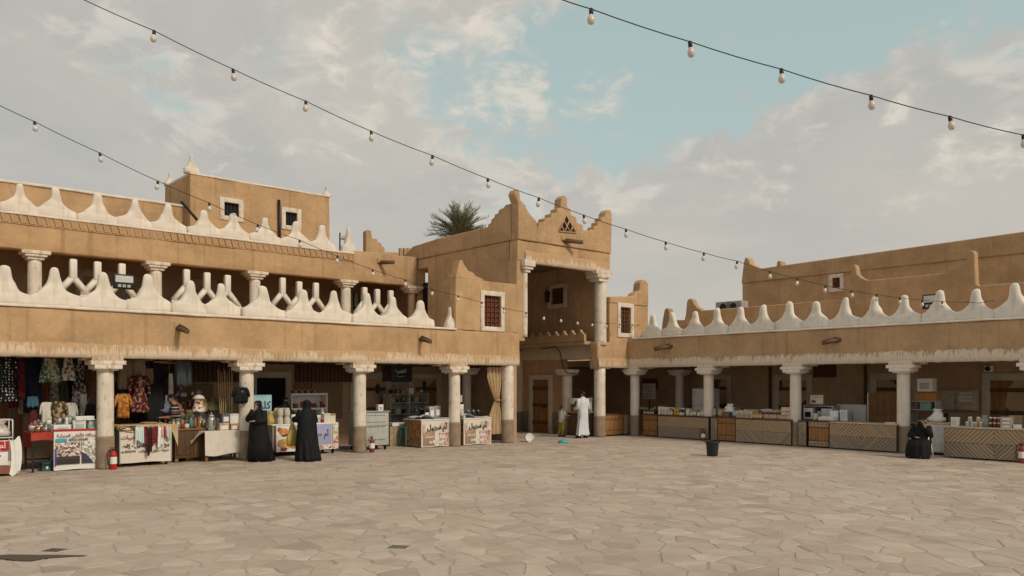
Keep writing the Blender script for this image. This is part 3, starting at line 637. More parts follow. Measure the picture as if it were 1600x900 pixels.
# ------------------------------------------------------------------ gate tower in the corner
G = T('gate_tower', 'tall mud gate tower with stepped horned crown over an open loggia', 'tower', L)
CZ = 6.80
crown = L.poly([(799.5, 374), (791.5, 318), (797.5, 304), (800.5, 297), (803.5, 298), (806, 304), (807, 314), (812, 320), (818, 330), (824, 339), (832, 347), (834, 357), (835, 349), (844, 348), (845, 342), (854, 341.5), (855, 335), (863, 334), (864, 327), (869.5, 326.5), (870.4, 312), (875, 306.5), (879.6, 311), (880, 325), (885, 328), (886, 337), (894, 340.5), (895, 349), (904, 352), (905, 360), (914, 363), (915, 360), (921, 360.5), (921.8, 355), (927, 354.5), (927.8, 348), (932.4, 347), (933, 341), (938.6, 340), (939.4, 334), (942, 330), (945, 328.6), (948.5, 331), (949.5, 336), (948.5, 398)])
crown[0] = (crown[0][0], CZ); crown[-1] = (crown[-1][0], CZ); crown[1] = (-5.84, crown[1][1]); crown[0] = (-5.84, CZ)
MB().prism(crown, -.22, .14).part('crown', M_MUDG, G, bevel=.045, seg=3)
MB().rbox((-5.83, -.17, 6.10), (-1.22, .25, CZ), .04, .25, .025, 4).part('lintel', M_MUDG, G)
lip(-5.5, -1.3, 6.06, .42, -.17, M_FRL, G, 5)
# lattice vent
tv = L.poly([(866, 363), (877, 337), (892.5, 365)])
MB().prism(tv, -.226, -.20).part('vent', M_BLACK, G)  # black plate on the crown face paints the dark of a recess
vb_ = MB()
def onl(a, b, t): return (a[0] + (b[0] - a[0]) * t, a[1] + (b[1] - a[1]) * t)
for t_ in (1 / 3, 2 / 3):
    for p, q in ((onl(tv[0], tv[2], t_), onl(tv[0], tv[1], t_)), (onl(tv[0], tv[2], t_), onl(tv[2], tv[1], 1 - t_))):
        vb_.tube([(p[0], -.235, p[1]), (q[0], -.235, q[1])], .028, 5)
for p, q in ((tv[0], tv[1]), (tv[1], tv[2]), (tv[2], tv[0])): vb_.tube([(p[0], -.235, p[1]), (q[0], -.235, q[1])], .03, 5)
vb_.part('lattice', M_MUDG, G)
waterspout(G, L.u(880, -.2), -.2, L.z(880, 376, -.2), .7, .06, .9)
# jambs
MB().rbox((-5.83, -.14, 3.4), (-5.46, .28, 6.15), .03, .3, .015).part('jamb', M_MUDG, G)
c = obj('column', column_mesh(.10, 3.55, 5.75, M_GATECOL, 2), G, (-5.46, -.12, 0)); obj('capital', capital_mesh(M_GATECOL, .1, ((.13, 0, .10), (.19, .10, .2), (.24, .2, .42)), amp=.02), c, (0.04, 0, 5.72))
c = obj('column', column_mesh(.225, 3.38, 5.8, M_GATECOL, 6), G, (-1.60, -.02, 0)); obj('capital', capital_mesh(M_GATECOL, .2, ((.25, 0, .12), (.34, .12, .26), (.42, .26, .42)), amp=.025), c, (-.1, 0, 5.72))
MB().rbox((-1.9, -.19, 2.5), (-1.22, .26, 3.5), .06, .2, .03, 7).part('corner_pier', M_MUDG, G)
lip(-1.92, 0.3, 2.56, .36, -.2, M_FRL, G, 15)
add_column(G, -1.62, 0, .215, M_GATECOL, ztop=2.52, dado=.78, cap=False, seed=12)
# flank seen from the plaza, with the dark terrace doorway
d0, _ = L.v_at(668, -5.83); d1, _ = L.v_at(653, -5.83)
MB().wall(.28, 9.0, 3.4, CZ, 5.46, 5.83, [(d0, d1, 3.5, L.z(668, 418, d0))], .35, .025).part('flank_wall', M_MUDG, G, rot=(0, 0, math.pi / 2), bevel=.03)
MB().box(-5.6, -5.57, d0 - .1, d1 + .1, 3.4, 5.9).part('doorway', M_BLACK, G)  # black sheet behind the wall opening paints in the dark interior
def vpoly(pts, u): return [(lambda a: (a[0], EYE + (HZ - y) * a[1] / F))(L.v_at(p, u)) for p, y in pts]
fl = vpoly([(645, 405), (645, 385), (680, 374), (720, 364), (755, 356), (762, 355), (763, 350), (767, 348), (768, 342), (772, 340), (773, 335), (778, 333), (780, 327), (786, 325), (790, 320)], -5.86)
fl = [(min(max(a, .145), 7.2), b) for a, b in fl]; fl[0] = (7.2, CZ); fl = fl + [(.145, fl[-1][1]), (.145, CZ)]
MB().prism(fl, 5.62, 5.875).part('flank_parapet', M_MUDG, G, rot=(0, 0, math.pi / 2), bevel=.04, seg=3)
# inner walls of the loggia and passage
UW = -1.45
pw0, _ = L.v_at(881, UW); pw1, _ = L.v_at(861, UW); _, Yw = L.v_at(871, UW)
wzt, wzb = EYE + (HZ - 450) * Yw / F, EYE + (HZ - 475) * Yw / F
MB().wall(.26, 6.4, 3.45, 6.6, -UW - .25, -UW, [(pw0, pw1, wzb, wzt)], .5, .02).part('loggia_wall', M_MUDG, G, rot=(0, 0, math.pi / 2))
wn = window_unit(G, -pw1, -pw0, wzb, wzt, UW, .17, M_DOORD, rot=-math.pi / 2, bars=1, rails=3, frame=M_TRIM)
MB().wall(-5.5, -1.2, 0, 3.5, 6.4, 6.7, [], .8, .02).part('passage_end_wall', M_MUDIN, G)  # kept low, out of view, so light enters the loggia from behind
MB().box(-5.6, -1.2, .25, 6.5, 6.45, 6.7).part('roof', M_CEIL, G)
MB().box(-5.7, -5.45, .3, 6.4, 0, 3.4).part('passage_wall', M_MUDIN, G)
UG = -1.60
dv0, _ = L.v_at(864, UG); dv1, _ = L.v_at(828, UG)
MB().wall(2.0, 6.4, 0, 2.9, 1.3, -UG, [], .6, .012).part('passage_wall', M_MUD2, G, rot=(0, 0, math.pi / 2))
MB().rbox((UG - .03, 2.0, 0), (UG + .1, dv0, .85), .01).rbox((UG - .03, dv1, 0), (UG + .1, 6.35, .85), .01).part('dado', M_DADO2, G)
MB().rbox((UG - .04, .2, 2.9), (-.9, 6.4, 3.43), .03, .3, .01).part('cream_beam', M_CREAM, G)
dn = door_unit(G, -dv1, -dv0, UG - .01, 2.32, M_DOOR, .2, rot=-math.pi / 2)
MB().rbox((UG - .25, dv1 + .45, .8), (UG + .02, dv1 + .72, 3.3), .015, .3, .008).part('pilaster', M_CREAM, G)
MB().rbox((UG - .26, dv1 + .44, 0), (UG + .02, dv1 + .73, .8), .015).part('pilaster_base', M_DADO2, G)
add_column(G, UG, 1.72, .2, M_COLUMN, dado=.76, seed=3)
MB().rbox((UG - .55, .25, 3.40), (-1.42, 5.2, 3.53), .03, .3, .015).part('balcony_slab', M_MUDG, G)
zz = [(.26, .0)]
nt = 11
for i in range(nt):
    a = .26 + (5.1 - .26) * i / nt; s_ = (5.1 - .26) / nt
    zz += [(a + .02 * s_, .27), (a + .2 * s_, .27), (a + .22 * s_, .33), (a + .36 * s_, .34), (a + .4 * s_, .40), (a + .5 * s_, .45), (a + .6 * s_, .40), (a + .64 * s_, .34), (a + .78 * s_, .33), (a + .8 * s_, .27), (a + .98 * s_, .27)]
zz += [(5.1, 0)]
MB().prism(zz, -UG + .45, -UG + .57).part('balcony_parapet', M_MUDG, G, (0, 0, 3.53), rot=(0, 0, math.pi / 2), bevel=.02)
bu0, bu1 = L.u(804, 4.4), L.u(834, 4.4)
MB().rbox((bu0, 4.4, 3.3), (bu1, 5.1, L.z(820, 488, 4.4)), .04, .3, .02).part('stair_block', M_MUDG, G)
MB().prism([(bu0, 0), (bu0, .95), (bu0 + .12, .95), (bu0 + .2, .5), (bu0 + .45, .12), (bu0 + .5, 0)], 4.45, 4.7).part('stair_string', M_LIME, G, (0, 0, L.z(820, 488, 4.4)), bevel=.03)
# window wall past the gate, up to the corner horn
q0, q1, q2, q3 = L.u(964), L.u(980), L.z(972, 521), L.z(972, 481)
MB().wall(-1.24, .98, 2.6, 4.97, -.16, .18, [(q0, q1, q2, q3)], .3, .02).part('corner_wall', M_MUD, G, bevel=.03)
ch = L.poly([(949, 474), (948, 464), (985, 463), (987, 459), (990, 456.5), (994, 455), (995.5, 443), (998, 438.5), (1001, 437.5), (1005, 439.5), (1007, 444), (1008, 474)])
ch[0] = (-1.24, 4.971); ch[-1] = (.99, 4.971); ch[1] = (-1.24, ch[1][1]); ch[-2] = (.99, ch[-2][1])
MB().prism(ch, -.175, .19).part('corner_horn', M_MUD, G, bevel=.04, seg=3)
window_unit(G, q0, q1, q2, q3, -.16, .16, M_DOORD, bars=3, rails=5)
# ------------------------------------------------------------------ wing with the plank counters
B = T('market_arcade', 'single storey mud arcade with white round topped horns above plank fronted counters', 'arcade building', R)
MB().rbox((-.05, -.2, 2.60), (17, .2, FZ - .01), .055, .22, .028, 11).part('fascia', M_MUDR, B)
lip(.12, 17, 2.575, .34, -.2, M_FRR, B, 21)
RC = [0.32, 3.66, 6.95, 10.30, 13.62]
for i, u in enumerate(RC):
    MB().rbox((-.33, -.245, 0), (.33, .2, .12), .02, .15, .006, u).part('pier', M_FRR, B, (u, 0, 2.508))
    MB().rbox((-.44, .21, 0), (.44, .62, .075), .015).part('corbel', M_COLR, B, (u, 0, 2.525))
    add_column(B, u, 0, .178, M_COLR, seed=20 + i)
add_column(B, R.u(1062, 2.3), 2.3, .17, M_COLR, seed=31)
MB().rbox((.34, -.25, FZ - .022), (17, .24, FZ + .03), .02, .4, .01).part('ledge', M_LIMER, B)
rm = [R.u(p) for p in (1020, 1051, 1086, 1120, 1157, 1192, 1233, 1275, 1320, 1367, 1414, 1468, 1524, 1587)]
merlon_row(B, rm + [rm[-1] + .95 * k for k in (1, 2, 3)], 0.0, FZ + .005, MERR)
MB().ball((0, 0, 0), .13, 10, (1, .9, .8)).part('scroll', M_LIMER, B, (R.u(999), -.02, FZ + .09))
waterspout(B, R.u(1048, -.2), -.2, R.z(1048, 541, -.2), .6, .12, -.75); waterspout(B, R.u(1311, -.2), -.2, R.z(1311, 531, -.2), .5, .1, -.75)
MB().wall(-5, 17, 0, 2.7, DB, DB + .3, [], .9, .01).part('back_wall', M_MUDIN, B)
MB().wall(-.1, 6.3, 0, 3.6, 4.6, 4.9, [], .9, .01).part('end_wall', M_MUDIN, B, rot=(0, 0, math.pi / 2))
MB().box(-4.6, 17, .2, DB + .3, 2.64, 2.9).part('ceiling', M_CEIL, B)
MB().box(-1.2, 17, .2, 9.5, 2.9, 3.52).part('roof', M_MUD2, B)
door_unit(B, 1.25, 2.45, DB, 2.33, M_DOORD, .2); door_unit(B, 4.28, 5.8, DB, 2.31, M_DOORD, .22); door_unit(B, 7.86, 9.39, DB, 2.32, M_DOORD, .22); door_unit(B, 11.28, 13.2, DB, 2.29, M_DOOR, .22)
for p, y in ((1289, 580), (1016, 600)):
    u = R.u(p, DB); z = R.z(p, y, DB); MB().rbox((u - .42, DB - .05, z - .22), (u + .42, DB, z + .22), .01).part('wall_board', M_REDW, B)
for u in (R.u(1204, DB), R.u(1353, DB)): MB().box(u - .04, u + .04, DB - .07, DB, 0, 2.6).part('conduit', M_DOORD, B)
# rear walls above the roof
W3 = T('terrace_wall', 'mud terrace wall with tall thin horns standing behind the round topped white horns', 'wall', R)
w1p = R.poly([(1030, 530), (1035, 500), (1038, 484), (1041, 481), (1045, 483), (1047, 497), (1049, 500), (1069, 500), (1071, 492), (1073, 470), (1077, 466), (1082, 468), (1084, 474), (1089, 480), (1095, 483), (1096, 485), (1326, 467), (1329, 458), (1330, 418), (1332, 413.5), (1336, 413.5), (1338, 420), (1339, 428), (1346, 434), (1354, 437.5), (1365, 437), (1476, 426.5), (1484, 421), (1497, 417.5), (1505, 410), (1510, 406), (1511, 394), (1515, 391), (1520, 391), (1523, 395), (1525, 444), (1530, 446), (1600, 440.5), (1750, 427), (1750, 520)], 3.2)
w1p[0] = (w1p[0][0], 3.5); w1p[-1] = (w1p[-1][0], 3.5)
MB().prism(w1p, 3.2, 3.5).part('wall_face', M_MUD2, W3, bevel=.04, seg=3)
H2 = T('rear_house', 'long flat roofed mud house rising beyond the terrace wall with one tiny window', 'house', R)
hv = 9.0; hu0 = R.u(1160, hv)
w3 = (R.u(1301, hv), R.u(1313, hv), R.z(1307, 450, hv), R.z(1307, 434, hv))
MB().wall(hu0, 22, 3.0, 6.62, hv, hv + .4, [w3], .4, .04).part('front_wall', M_MUD2, H2)
cr = R.poly([(1160, 443), (1163, 410), (1165, 403), (1168, 402), (1171, 405), (1173, 412), (1178, 415), (1183, 418), (1188, 420), (1214, 416), (1215, 409), (1218, 407), (1221, 409), (1222, 415), (1600, 362), (1780, 337)], hv)
cr[0] = (hu0 - .03, 6.62); cr[-1] = (22, cr[-3][1] + .06); cr.append((22, 6.62))
MB().prism(cr, hv - .06, hv + .38).part('parapet', M_MUD2, H2, bevel=.04)
MB().wall(hv + .38, hv + 6, 3.0, 7.25, -hu0 - .4, -hu0, [], .5, .04).part('side_wall', M_MUD2, H2, rot=(0, 0, math.pi / 2))
MB().box(hu0 + .3, 22, hv + .3, hv + 6, 3, 6.9).part('roof', M_MUD2, H2)
window_unit(H2, *w3, hv, .16, M_REDW, bars=1, rails=1)
# ------------------------------------------------------------------ lettering
_AR = {}
def _forms():
    base = 0xFE8D
    for ch, b, n in (('\u0627', 0xFE8D, 2), ('\u0628', 0xFE8F, 4), ('\u0629', 0xFE93, 2), ('\u062A', 0xFE95, 4), ('\u062B', 0xFE99, 4), ('\u062C', 0xFE9D, 4), ('\u062D', 0xFEA1, 4), ('\u062E', 0xFEA5, 4),
                     ('\u062F', 0xFEA9, 2), ('\u0630', 0xFEAB, 2), ('\u0631', 0xFEAD, 2), ('\u0632', 0xFEAF, 2), ('\u0633', 0xFEB1, 4), ('\u0634', 0xFEB5, 4), ('\u0635', 0xFEB9, 4), ('\u0636', 0xFEBD, 4),
                     ('\u0637', 0xFEC1, 4), ('\u0638', 0xFEC5, 4), ('\u0639', 0xFEC9, 4), ('\u063A', 0xFECD, 4), ('\u0641', 0xFED1, 4), ('\u0642', 0xFED5, 4), ('\u0643', 0xFED9, 4), ('\u0644', 0xFEDD, 4),
                     ('\u0645', 0xFEE1, 4), ('\u0646', 0xFEE5, 4), ('\u0647', 0xFEE9, 4), ('\u0648', 0xFEED, 2), ('\u0649', 0xFEEF, 2), ('\u064A', 0xFEF1, 4), ('\u0623', 0xFE83, 2), ('\u0625', 0xFE87, 2)):
        _AR[ch] = (b, n)
_forms()
def shape(s):
    """join Arabic letters and put the line in visual order"""
    out = []
    for i, c in enumerate(s):
        if c not in _AR: out.append(c); continue
        b, n = _AR[c]
        pj = i > 0 and s[i - 1] in _AR and _AR[s[i - 1]][1] == 4
        nj = i < len(s) - 1 and s[i + 1] in _AR and n == 4
        out.append(chr(b + (3 if pj and nj else 2 if nj else 1 if pj else 0)) if n == 4 else chr(b + (1 if pj else 0)))
    return ''.join(reversed(out))
def text(body, size, mat, root, loc, arabic=True, width=None, bold=0.0, rot=(math.pi / 2, 0, 0), name='lettering'):
    c = bpy.data.curves.new('lettering', 'FONT'); c.body = shape(body) if arabic else body; c.size = size; c.align_x = 'CENTER'; c.align_y = 'CENTER'; c.extrude = 0.001; c.offset = bold; c.resolution_u = 3
    o = bpy.data.objects.new('lettering', c); COL.objects.link(o); bpy.context.view_layer.update()
    me = bpy.data.meshes.new_from_object(o.evaluated_get(bpy.context.evaluated_depsgraph_get())); bpy.data.objects.remove(o); bpy.data.curves.remove(c)
    me.materials.clear(); me.materials.append(mat)
    w = obj(name, me, root, loc, rot)
    if width and len(me.vertices):
        xs = [v.co.x for v in me.vertices]; k = width / max(1e-3, max(xs) - min(xs)); w.scale = (k, k, 1)
    return w
# ------------------------------------------------------------------ small goods
def jit(a): return rnd.uniform(-a, a)
GM = {}
def gm(key, fn):
    if key not in GM: GM[key] = fn()
    return GM[key]
def jar(label, group, fr, u, v, z, r=.05, h=.12, body=None, lid=None, rot=0.0):
    body = body or P('honey', (0.30, 0.13, 0.03), .25, spec=.5); lid = lid or M_PLASW
    a = gm(('jar', r, h, body.name), lambda: MB().lathe([(r * .9, 0), (r, r * .2), (r, h * .68), (r * .92, h * .76), (r * .72, h * .8)], 12).mesh('jar', body))
    b = gm(('lid', r, h, lid.name), lambda: MB().lathe([(r * .8, h * .78), (r * .82, h * .8), (r * .82, h * .97), (r * .76, h)], 12).mesh('lid', lid))
    o = tag(obj('jar', a), label, 'jar', group); place(o, fr, u, v, z, rot + jit(.6)); obj('lid', b, o); return o
def bottle(label, group, fr, u, v, z, r=.035, h=.2, body=None, lid=None):
    body = body or P('syrup', (0.10, 0.035, 0.015), .2, spec=.5); lid = lid or M_PLASW
    a = gm(('bot', r, h, body.name), lambda: MB().lathe([(r * .9, 0), (r, r * .2), (r, h * .55), (r * .8, h * .68), (r * .4, h * .78), (r * .4, h * .86)], 10).mesh('bottle', body))
    b = gm(('cap', r, h, lid.name), lambda: MB().lathe([(r * .46, h * .84), (r * .5, h * .86), (r * .5, h * .98), (r * .4, h)], 10).mesh('cap', lid))
    lb = gm(('lab', r, h), lambda: MB().lathe([(r * 1.012, h * .18), (r * 1.012, h * .46)], 10, cap=False).mesh('paper_label', M_PAPERBOX))
    o = tag(obj('bottle', a), label, 'bottle', group); place(o, fr, u, v, z, jit(1)); obj('cap', b, o); obj('paper_label', lb, o); return o
def box(label, group, fr, u, v, z, w, d, h, mat, lab=None, rot=0.0, cat='box', name='carton', lidmat=None):
    o = tag(obj(name, gm(('box', w, d, h, mat.name), lambda: MB().rbox((-w / 2, -d / 2, 0), (w / 2, d / 2, h), .006).mesh(name, mat))), label, cat, group); place(o, fr, u, v, z, rot)
    obj('lid' , gm(('bl', w, d, h, (lidmat or mat).name), lambda: MB().rbox((-w / 2 - .004, -d / 2 - .004, h * .80), (w / 2 + .004, d / 2 + .004, h + .006), .005).mesh('lid', lidmat or mat)), o)
    if lab: obj('paper_label', gm(('blb', w, d, h, lab.name), lambda: MB().box(-w * .33, w * .33, -d / 2 - .006, -d / 2 + .01, h * .18, h * .68).mesh('paper_label', lab)), o)
    return o
def sack(label, fr, u, v, z, r, h, mat, group=None, cat='bag', name='plastic_bag'):
    sd_ = rnd.random() * 50; n = 14; rs = []
    for i, (q, zz) in enumerate(((.7, 0), (1.1, .07), (1.15, .25), (1.0, .45), (.8, .65), (.42, .84), (.62, 1.0))):
        rs.append([(r * q * math.cos(6.283 * j / n) * (1 + mnoise.noise((j * 1.3 + sd_, i * .9, 0)) * .55) + .05 * r * i * math.sin(sd_), r * q * .8 * math.sin(6.283 * j / n) * (1 + mnoise.noise((j * 1.3 + sd_, i * .9, 5)) * .55), zz * h + mnoise.noise((j * .9, i, sd_)) * .03) for j in range(n)])
    o = tag(obj(name, MB().rings(rs).mesh(name, mat)), label, cat, group); place(o, fr, u, v, z)
    MB().lathe([(r * .46, .82 * h), (r * .49, .84 * h), (r * .46, .86 * h)], 10, (.05 * r * 5 * math.sin(sd_), 0, 0)).part('tie', mat, o); return o
def pot(label, group, fr, u, v, z, r, h, mat, cat='pot'):
    o = tag(obj('pot', gm(('pot', r, h, mat.name), lambda: MB().lathe([(r * .75, 0), (r, h * .25), (r, h * .6), (r * .8, h * .78)], 14).mesh('pot', mat))), label, cat, group); place(o, fr, u, v, z, jit(2))
    obj('lid', gm(('potl', r, h, mat.name), lambda: MB().lathe([(r * .86, h * .78), (r * .6, h * .88), (r * .12, h * .92), (r * .15, h), (.004, h * 1.02)], 14).mesh('lid', M_STEEL)), o)
    obj('handle', gm(('poth', r, h), lambda: MB().tube([(r * .95, 0, h * .6), (r * 1.35, 0, h * .62), (r * 1.35, 0, h * .35), (r * .95, 0, h * .3)], r * .09, 6).mesh('handle', M_IRON)), o); return o
def folded(label, group, fr, u, v, z, w, d, h, mat, rot=0.0):
    mb = MB(); k = max(2, int(h / .035))
    for i in range(k): mb.rbox((-w / 2 + jit(.01), -d / 2 + jit(.01), h * i / k), (w / 2 + jit(.01), d / 2 + jit(.01), h * (i + .96) / k), .014, .1, .008, i * 2.3 + u)
    o = tag(obj('folded_cloth', mb.mesh('folded_cloth', mat)), label, 'cloth', group); place(o, fr, u, v, z, rot)
    MB().rbox((-w * .12, -d / 2 - .008, h * .2), (w * .12, -d / 2 + .004, h * .5), .003).part('tag', M_PLASW, o); return o
def garment(label, fr, u, v, ztop, w, h, mat, style='dress', group=None, mat2=None, rot=0.0, hanger=True):
    """clothing hanging from a hanger; origin at the hook"""
    o = T('hanging_garment', label, 'garment', fr, u, v, ztop, rot, group)
    n = 22; rs = []; sd_ = rnd.random() * 60; K = 12
    prof = {'dress': (.62, .66, .60, .56, .62, .72, .82, .9, .97, 1.0), 'shirt': (.66, .82, .8, .78, .78, .8, .8, .82, .84, .84), 'shawl': (.85, .9, .92, .95, .95, .97, .97, 1, 1, 1), 'skirt': (.5, .55, .62, .7, .78, .85, .9, .95, .98, 1)}[style]
    for i in range(K):
        t = i / (K - 1); q = t * 9; a = int(min(q, 8)); ww = (prof[a] + (prof[a + 1] - prof[a]) * (q - a)) * w / 2; zz = -.06 - t * h; dp = .035 + .05 * t + .02 * math.sin(t * 3)
        fo = .25 + .75 * t
        rs.append([(ww * math.cos(6.283 * j / n) * (1 + fo * .10 * math.sin(j * 2.9 + sd_)), dp * math.sin(6.283 * j / n) * (1 + fo * .75 * math.sin(j * 2.2 + sd_ * 2)), zz + (.03 * math.sin(j * 1.7 + sd_) if i == K - 1 else 0)) for j in range(n)])
    MB().rings(rs).part('cloth', mat, o)
    if style in ('dress', 'shirt'):
        for s_ in (-1, 1):
            MB().tube([(s_ * w * .30, 0, -.075), (s_ * w * .42, -.005, -.14), (s_ * w * .50, .0, -.14 - h * .22), (s_ * w * .53, .0, -.14 - h * .42)], [w * .09, w * .11, w * .10, w * .09], 8).part('sleeve', mat, o)
        MB().tube([(-w * .1, -.03, -.06), (0, -.05, -.11), (w * .1, -.03, -.06)], .012, 5).part('collar', mat2 or mat, o)
    if mat2: MB().rbox((-w * .11, -.075, -h * .85), (w * .11, -.045, -.12), .012, .08, .012, sd_).part('front_band', mat2, o)
    if hanger: MB().tube([(-w * .32, 0, -.085), (0, 0, -.03), (w * .32, 0, -.085)], .008, 5).tube([(0, 0, -.03), (0, 0, .02), (.025, 0, .04), (.03, 0, .015)], .005, 5).part('hanger', M_IRON, o)
    return o
def banner_panel(root, u0, u1, z0, z1, v, mat, name='banner', wob=.012, parent=None):
    f = lambda a, b: (u0 + (u1 - u0) * a, v + mnoise.noise((a * 3 + u0, b * 2, 1)) * wob, z0 + (z1 - z0) * b + (mnoise.noise((a * 2 + u0, 7, 1)) * .02 if b < .1 else 0))
    return MB().sheet(f, 14, 8).part(name, mat, root)
def print_rect(root, u0, u1, z0, z1, v, mat, name='printed_picture'): return MB().rbox((u0, v - .0015, z0), (u1, v + .0015, z1), .001).part(name, mat, root)
def blob(root, cx, cz, rx, rz, v, mat, n=18, name='printed_picture', wob=.12):
    s_ = rnd.random() * 40
    pts = [(cx + rx * math.cos(6.283 * i / n) * (1 + wob * mnoise.noise((math.cos(6.283 * i / n) + s_, math.sin(6.283 * i / n), 0))), cz + rz * math.sin(6.283 * i / n) * (1 + wob * mnoise.noise((math.cos(6.283 * i / n) + s_, math.sin(6.283 * i / n), 4)))) for i in range(n)]
    return MB().prism(pts, v - .001, v + .001).part(name, mat, root)
def casters(root, u0, u1, v0, v1, r=.05):
    for x in (u0, u1):
        for y in (v0, v1): MB().rings([[(x + dx, y + r * math.cos(6.283 * j / 12), r + r * math.sin(6.283 * j / 12)) for j in range(12)] for dx in (-.018, .018)]).part('caster', M_IRON, root)
def frame_table(root, w, d, h, topmat, legmat, top=True, r=.02):
    for x in (-w / 2 + r, w / 2 - r):
        for y in (r, d - r): MB().box(x - r, x + r, y - r, y + r, 0, h - .03).part('leg', legmat, root)
    for y in (r, d - r): MB().box(-w / 2 + 2 * r, w / 2 - 2 * r, y - r * .7, y + r * .7, h * .25, h * .25 + .03).part('rail', legmat, root)
    if top: MB().rbox((-w / 2, 0, h - .03), (w / 2, d, h), .006).part('tabletop', topmat, root)
M_BANW = P('white banner vinyl', (0.72, 0.70, 0.66), .5, .05, 3); M_INKR = P('red ink', (0.34, 0.03, 0.03), .6); M_INKB = P('black ink', (0.02, 0.018, 0.018), .6); M_INKM = P('maroon ink', (0.22, 0.05, 0.045), .6); M_INKW = P('white ink', (0.8, .78, .75), .6)
M_BANC = P('cream banner vinyl', (0.66, 0.60, 0.51), .55, .06, 3)
PR_POTS = printed('print of dishes', [(.10, .08, .07), (.45, .38, .33), (.62, .58, .54), (.30, .12, .09), (.7, .68, .65), (.2, .17, .16), (.5, .35, .28)], 26)
PR_CUPS = printed('print of glassware', [(.5, .46, .40), (.68, .66, .62), (.30, .26, .22), (.74, .72, .7), (.42, .36, .3)], 24)
PR_FOOD = printed('print of sweets', [(.45, .16, .04), (.55, .28, .08), (.62, .5, .35), (.22, .07, .04), (.6, .36, .16)], 9, 'noise')
PR_ROSE = printed('print of biscuits', [(.6, .22, .16), (.66, .5, .42), (.35, .08, .06), (.7, .62, .55)], 18)
PR_BRN = printed('faded brown print', [(.30, .16, .11), (.50, .36, .29), (.62, .52, .44), (.36, .2, .14)], 5, 'noise')
# cart at the picture edge
C0 = T('snack_cart', 'cart cut by the picture edge with a red and white banner and wire rack', 'cart', L, -20.95, -.25)
MB().rbox((-.7, .02, .08), (.68, .62, .74), .01).part('body', P('brown board', (.16, .07, .05), .8), C0)
banner_panel(C0, -.72, .70, .05, .77, 0, M_BANC)
print_rect(C0, -.7, .52, .55, .75, -.02, M_RED); print_rect(C0, .30, .62, .34, .73, -.016, P('grey print', (.25, .24, .2), .7)); print_rect(C0, -.6, .5, .24, .52, -.024, M_BANW); print_rect(C0, -.7, .60, .06, .23, -.02, P('brick print', (.25, .09, .06), .7))
for x, z in ((.3, .44), (.22, .34), (.02, .42)): blob(C0, x, z, .08, .035, -.029, P('blue print', (.06, .17, .33), .6))
text('أم', .18, M_INKW, C0, (.40, -.026, .655))
MB().sheet(lambda a, b: (.52 + .2 * a + .16 * b * (1 - b), -.035 + .02 * math.sin(a * 9) - .02 * b, .80 - .75 * b - .05 * math.sin(a * 5)), 8, 10).part('towel', M_PLASW, C0)
ck = MB()
for x in (-.5, .6):
    for y in (.05, .5): ck.tube([(x, y, .74), (x, y, 1.2)], .012, 6)
for z in (.82, 1.2):
    ck.tube([(-.5, .05, z), (.6, .05, z), (.6, .5, z), (-.5, .5, z), (-.5, .05, z)], .012, 6)
ck.part('wire_rack', M_PLASW, C0); casters(C0, -.6, .6, .1, .55)
sack('clear bag of bread rolls inside the rack of the cart at the picture edge', L, -20.55, .05, .83, .17, .33, P('cloudy bag', (.55, .5, .45), .3))
# pottery stall
A1 = T('dish_table', 'steel framed table under a red cloth with a dish seller banner hung in front', 'table', L, -19.15, .15)
frame_table(A1, 1.55, .85, .86, M_WHITE, M_IRON)
MB().rbox((-.80, -.02, .85), (.72, .87, .885), .01, .2, .006).sheet(lambda a, b: (-.80 + 1.50 * a, -.025 - .02 * math.sin(a * 21) * b, .88 - (.30 - .14 * math.sin(a * 4 + 1)) * b), 30, 4).sheet(lambda a, b: (-.805 - .02 * math.sin(a * 12) * b, -.02 + .85 * a, .88 - .33 * b), 12, 4).part('red_cloth', M_REDC, A1)
banner_panel(A1, -.36, .70, .02, .90, -.07, M_BANW, wob=.02)
MB().rbox((-.37, -.085, .895), (.72, -.04, .945), .008, .2, .008).part('red_hem', M_RED, A1)
text('أم عبدالله للأواني المنزلية', .12, M_INKM, A1, (.16, -.098, .80), width=.94, bold=.002); text('0555143545', .085, M_INKB, A1, (.14, -.098, .70), False, .40, .002)
print_rect(A1, -.33, -.10, .655, .735, -.093, P('cyan print', (.05, .33, .42), .6)); blob(A1, -.28, .60, .06, .05, -.093, P('yellow print', (.62, .42, .06), .6))
print_rect(A1, -.31, .17, .33, .64, -.095, PR_POTS); print_rect(A1, -.31, .165, .15, .33, -.0965, P('dark print', (.045, .035, .033), .6)); print_rect(A1, .20, .64, .15, .67, -.095, PR_CUPS); print_rect(A1, -.345, -.315, .12, .52, -.0945, P('violet print', (.06, .07, .28), .6)); print_rect(A1, .175, .19, .36, .44, -.096, M_RED)
MB().prism([(.2, .15), (.2, .42), (.30, .36), (.42, .20), (.45, .15)], -.098, -.0965).part('printed_picture', P('navy print', (.045, .045, .09), .6), A1)
tz = .885
def lst(mat, *pp): return pp
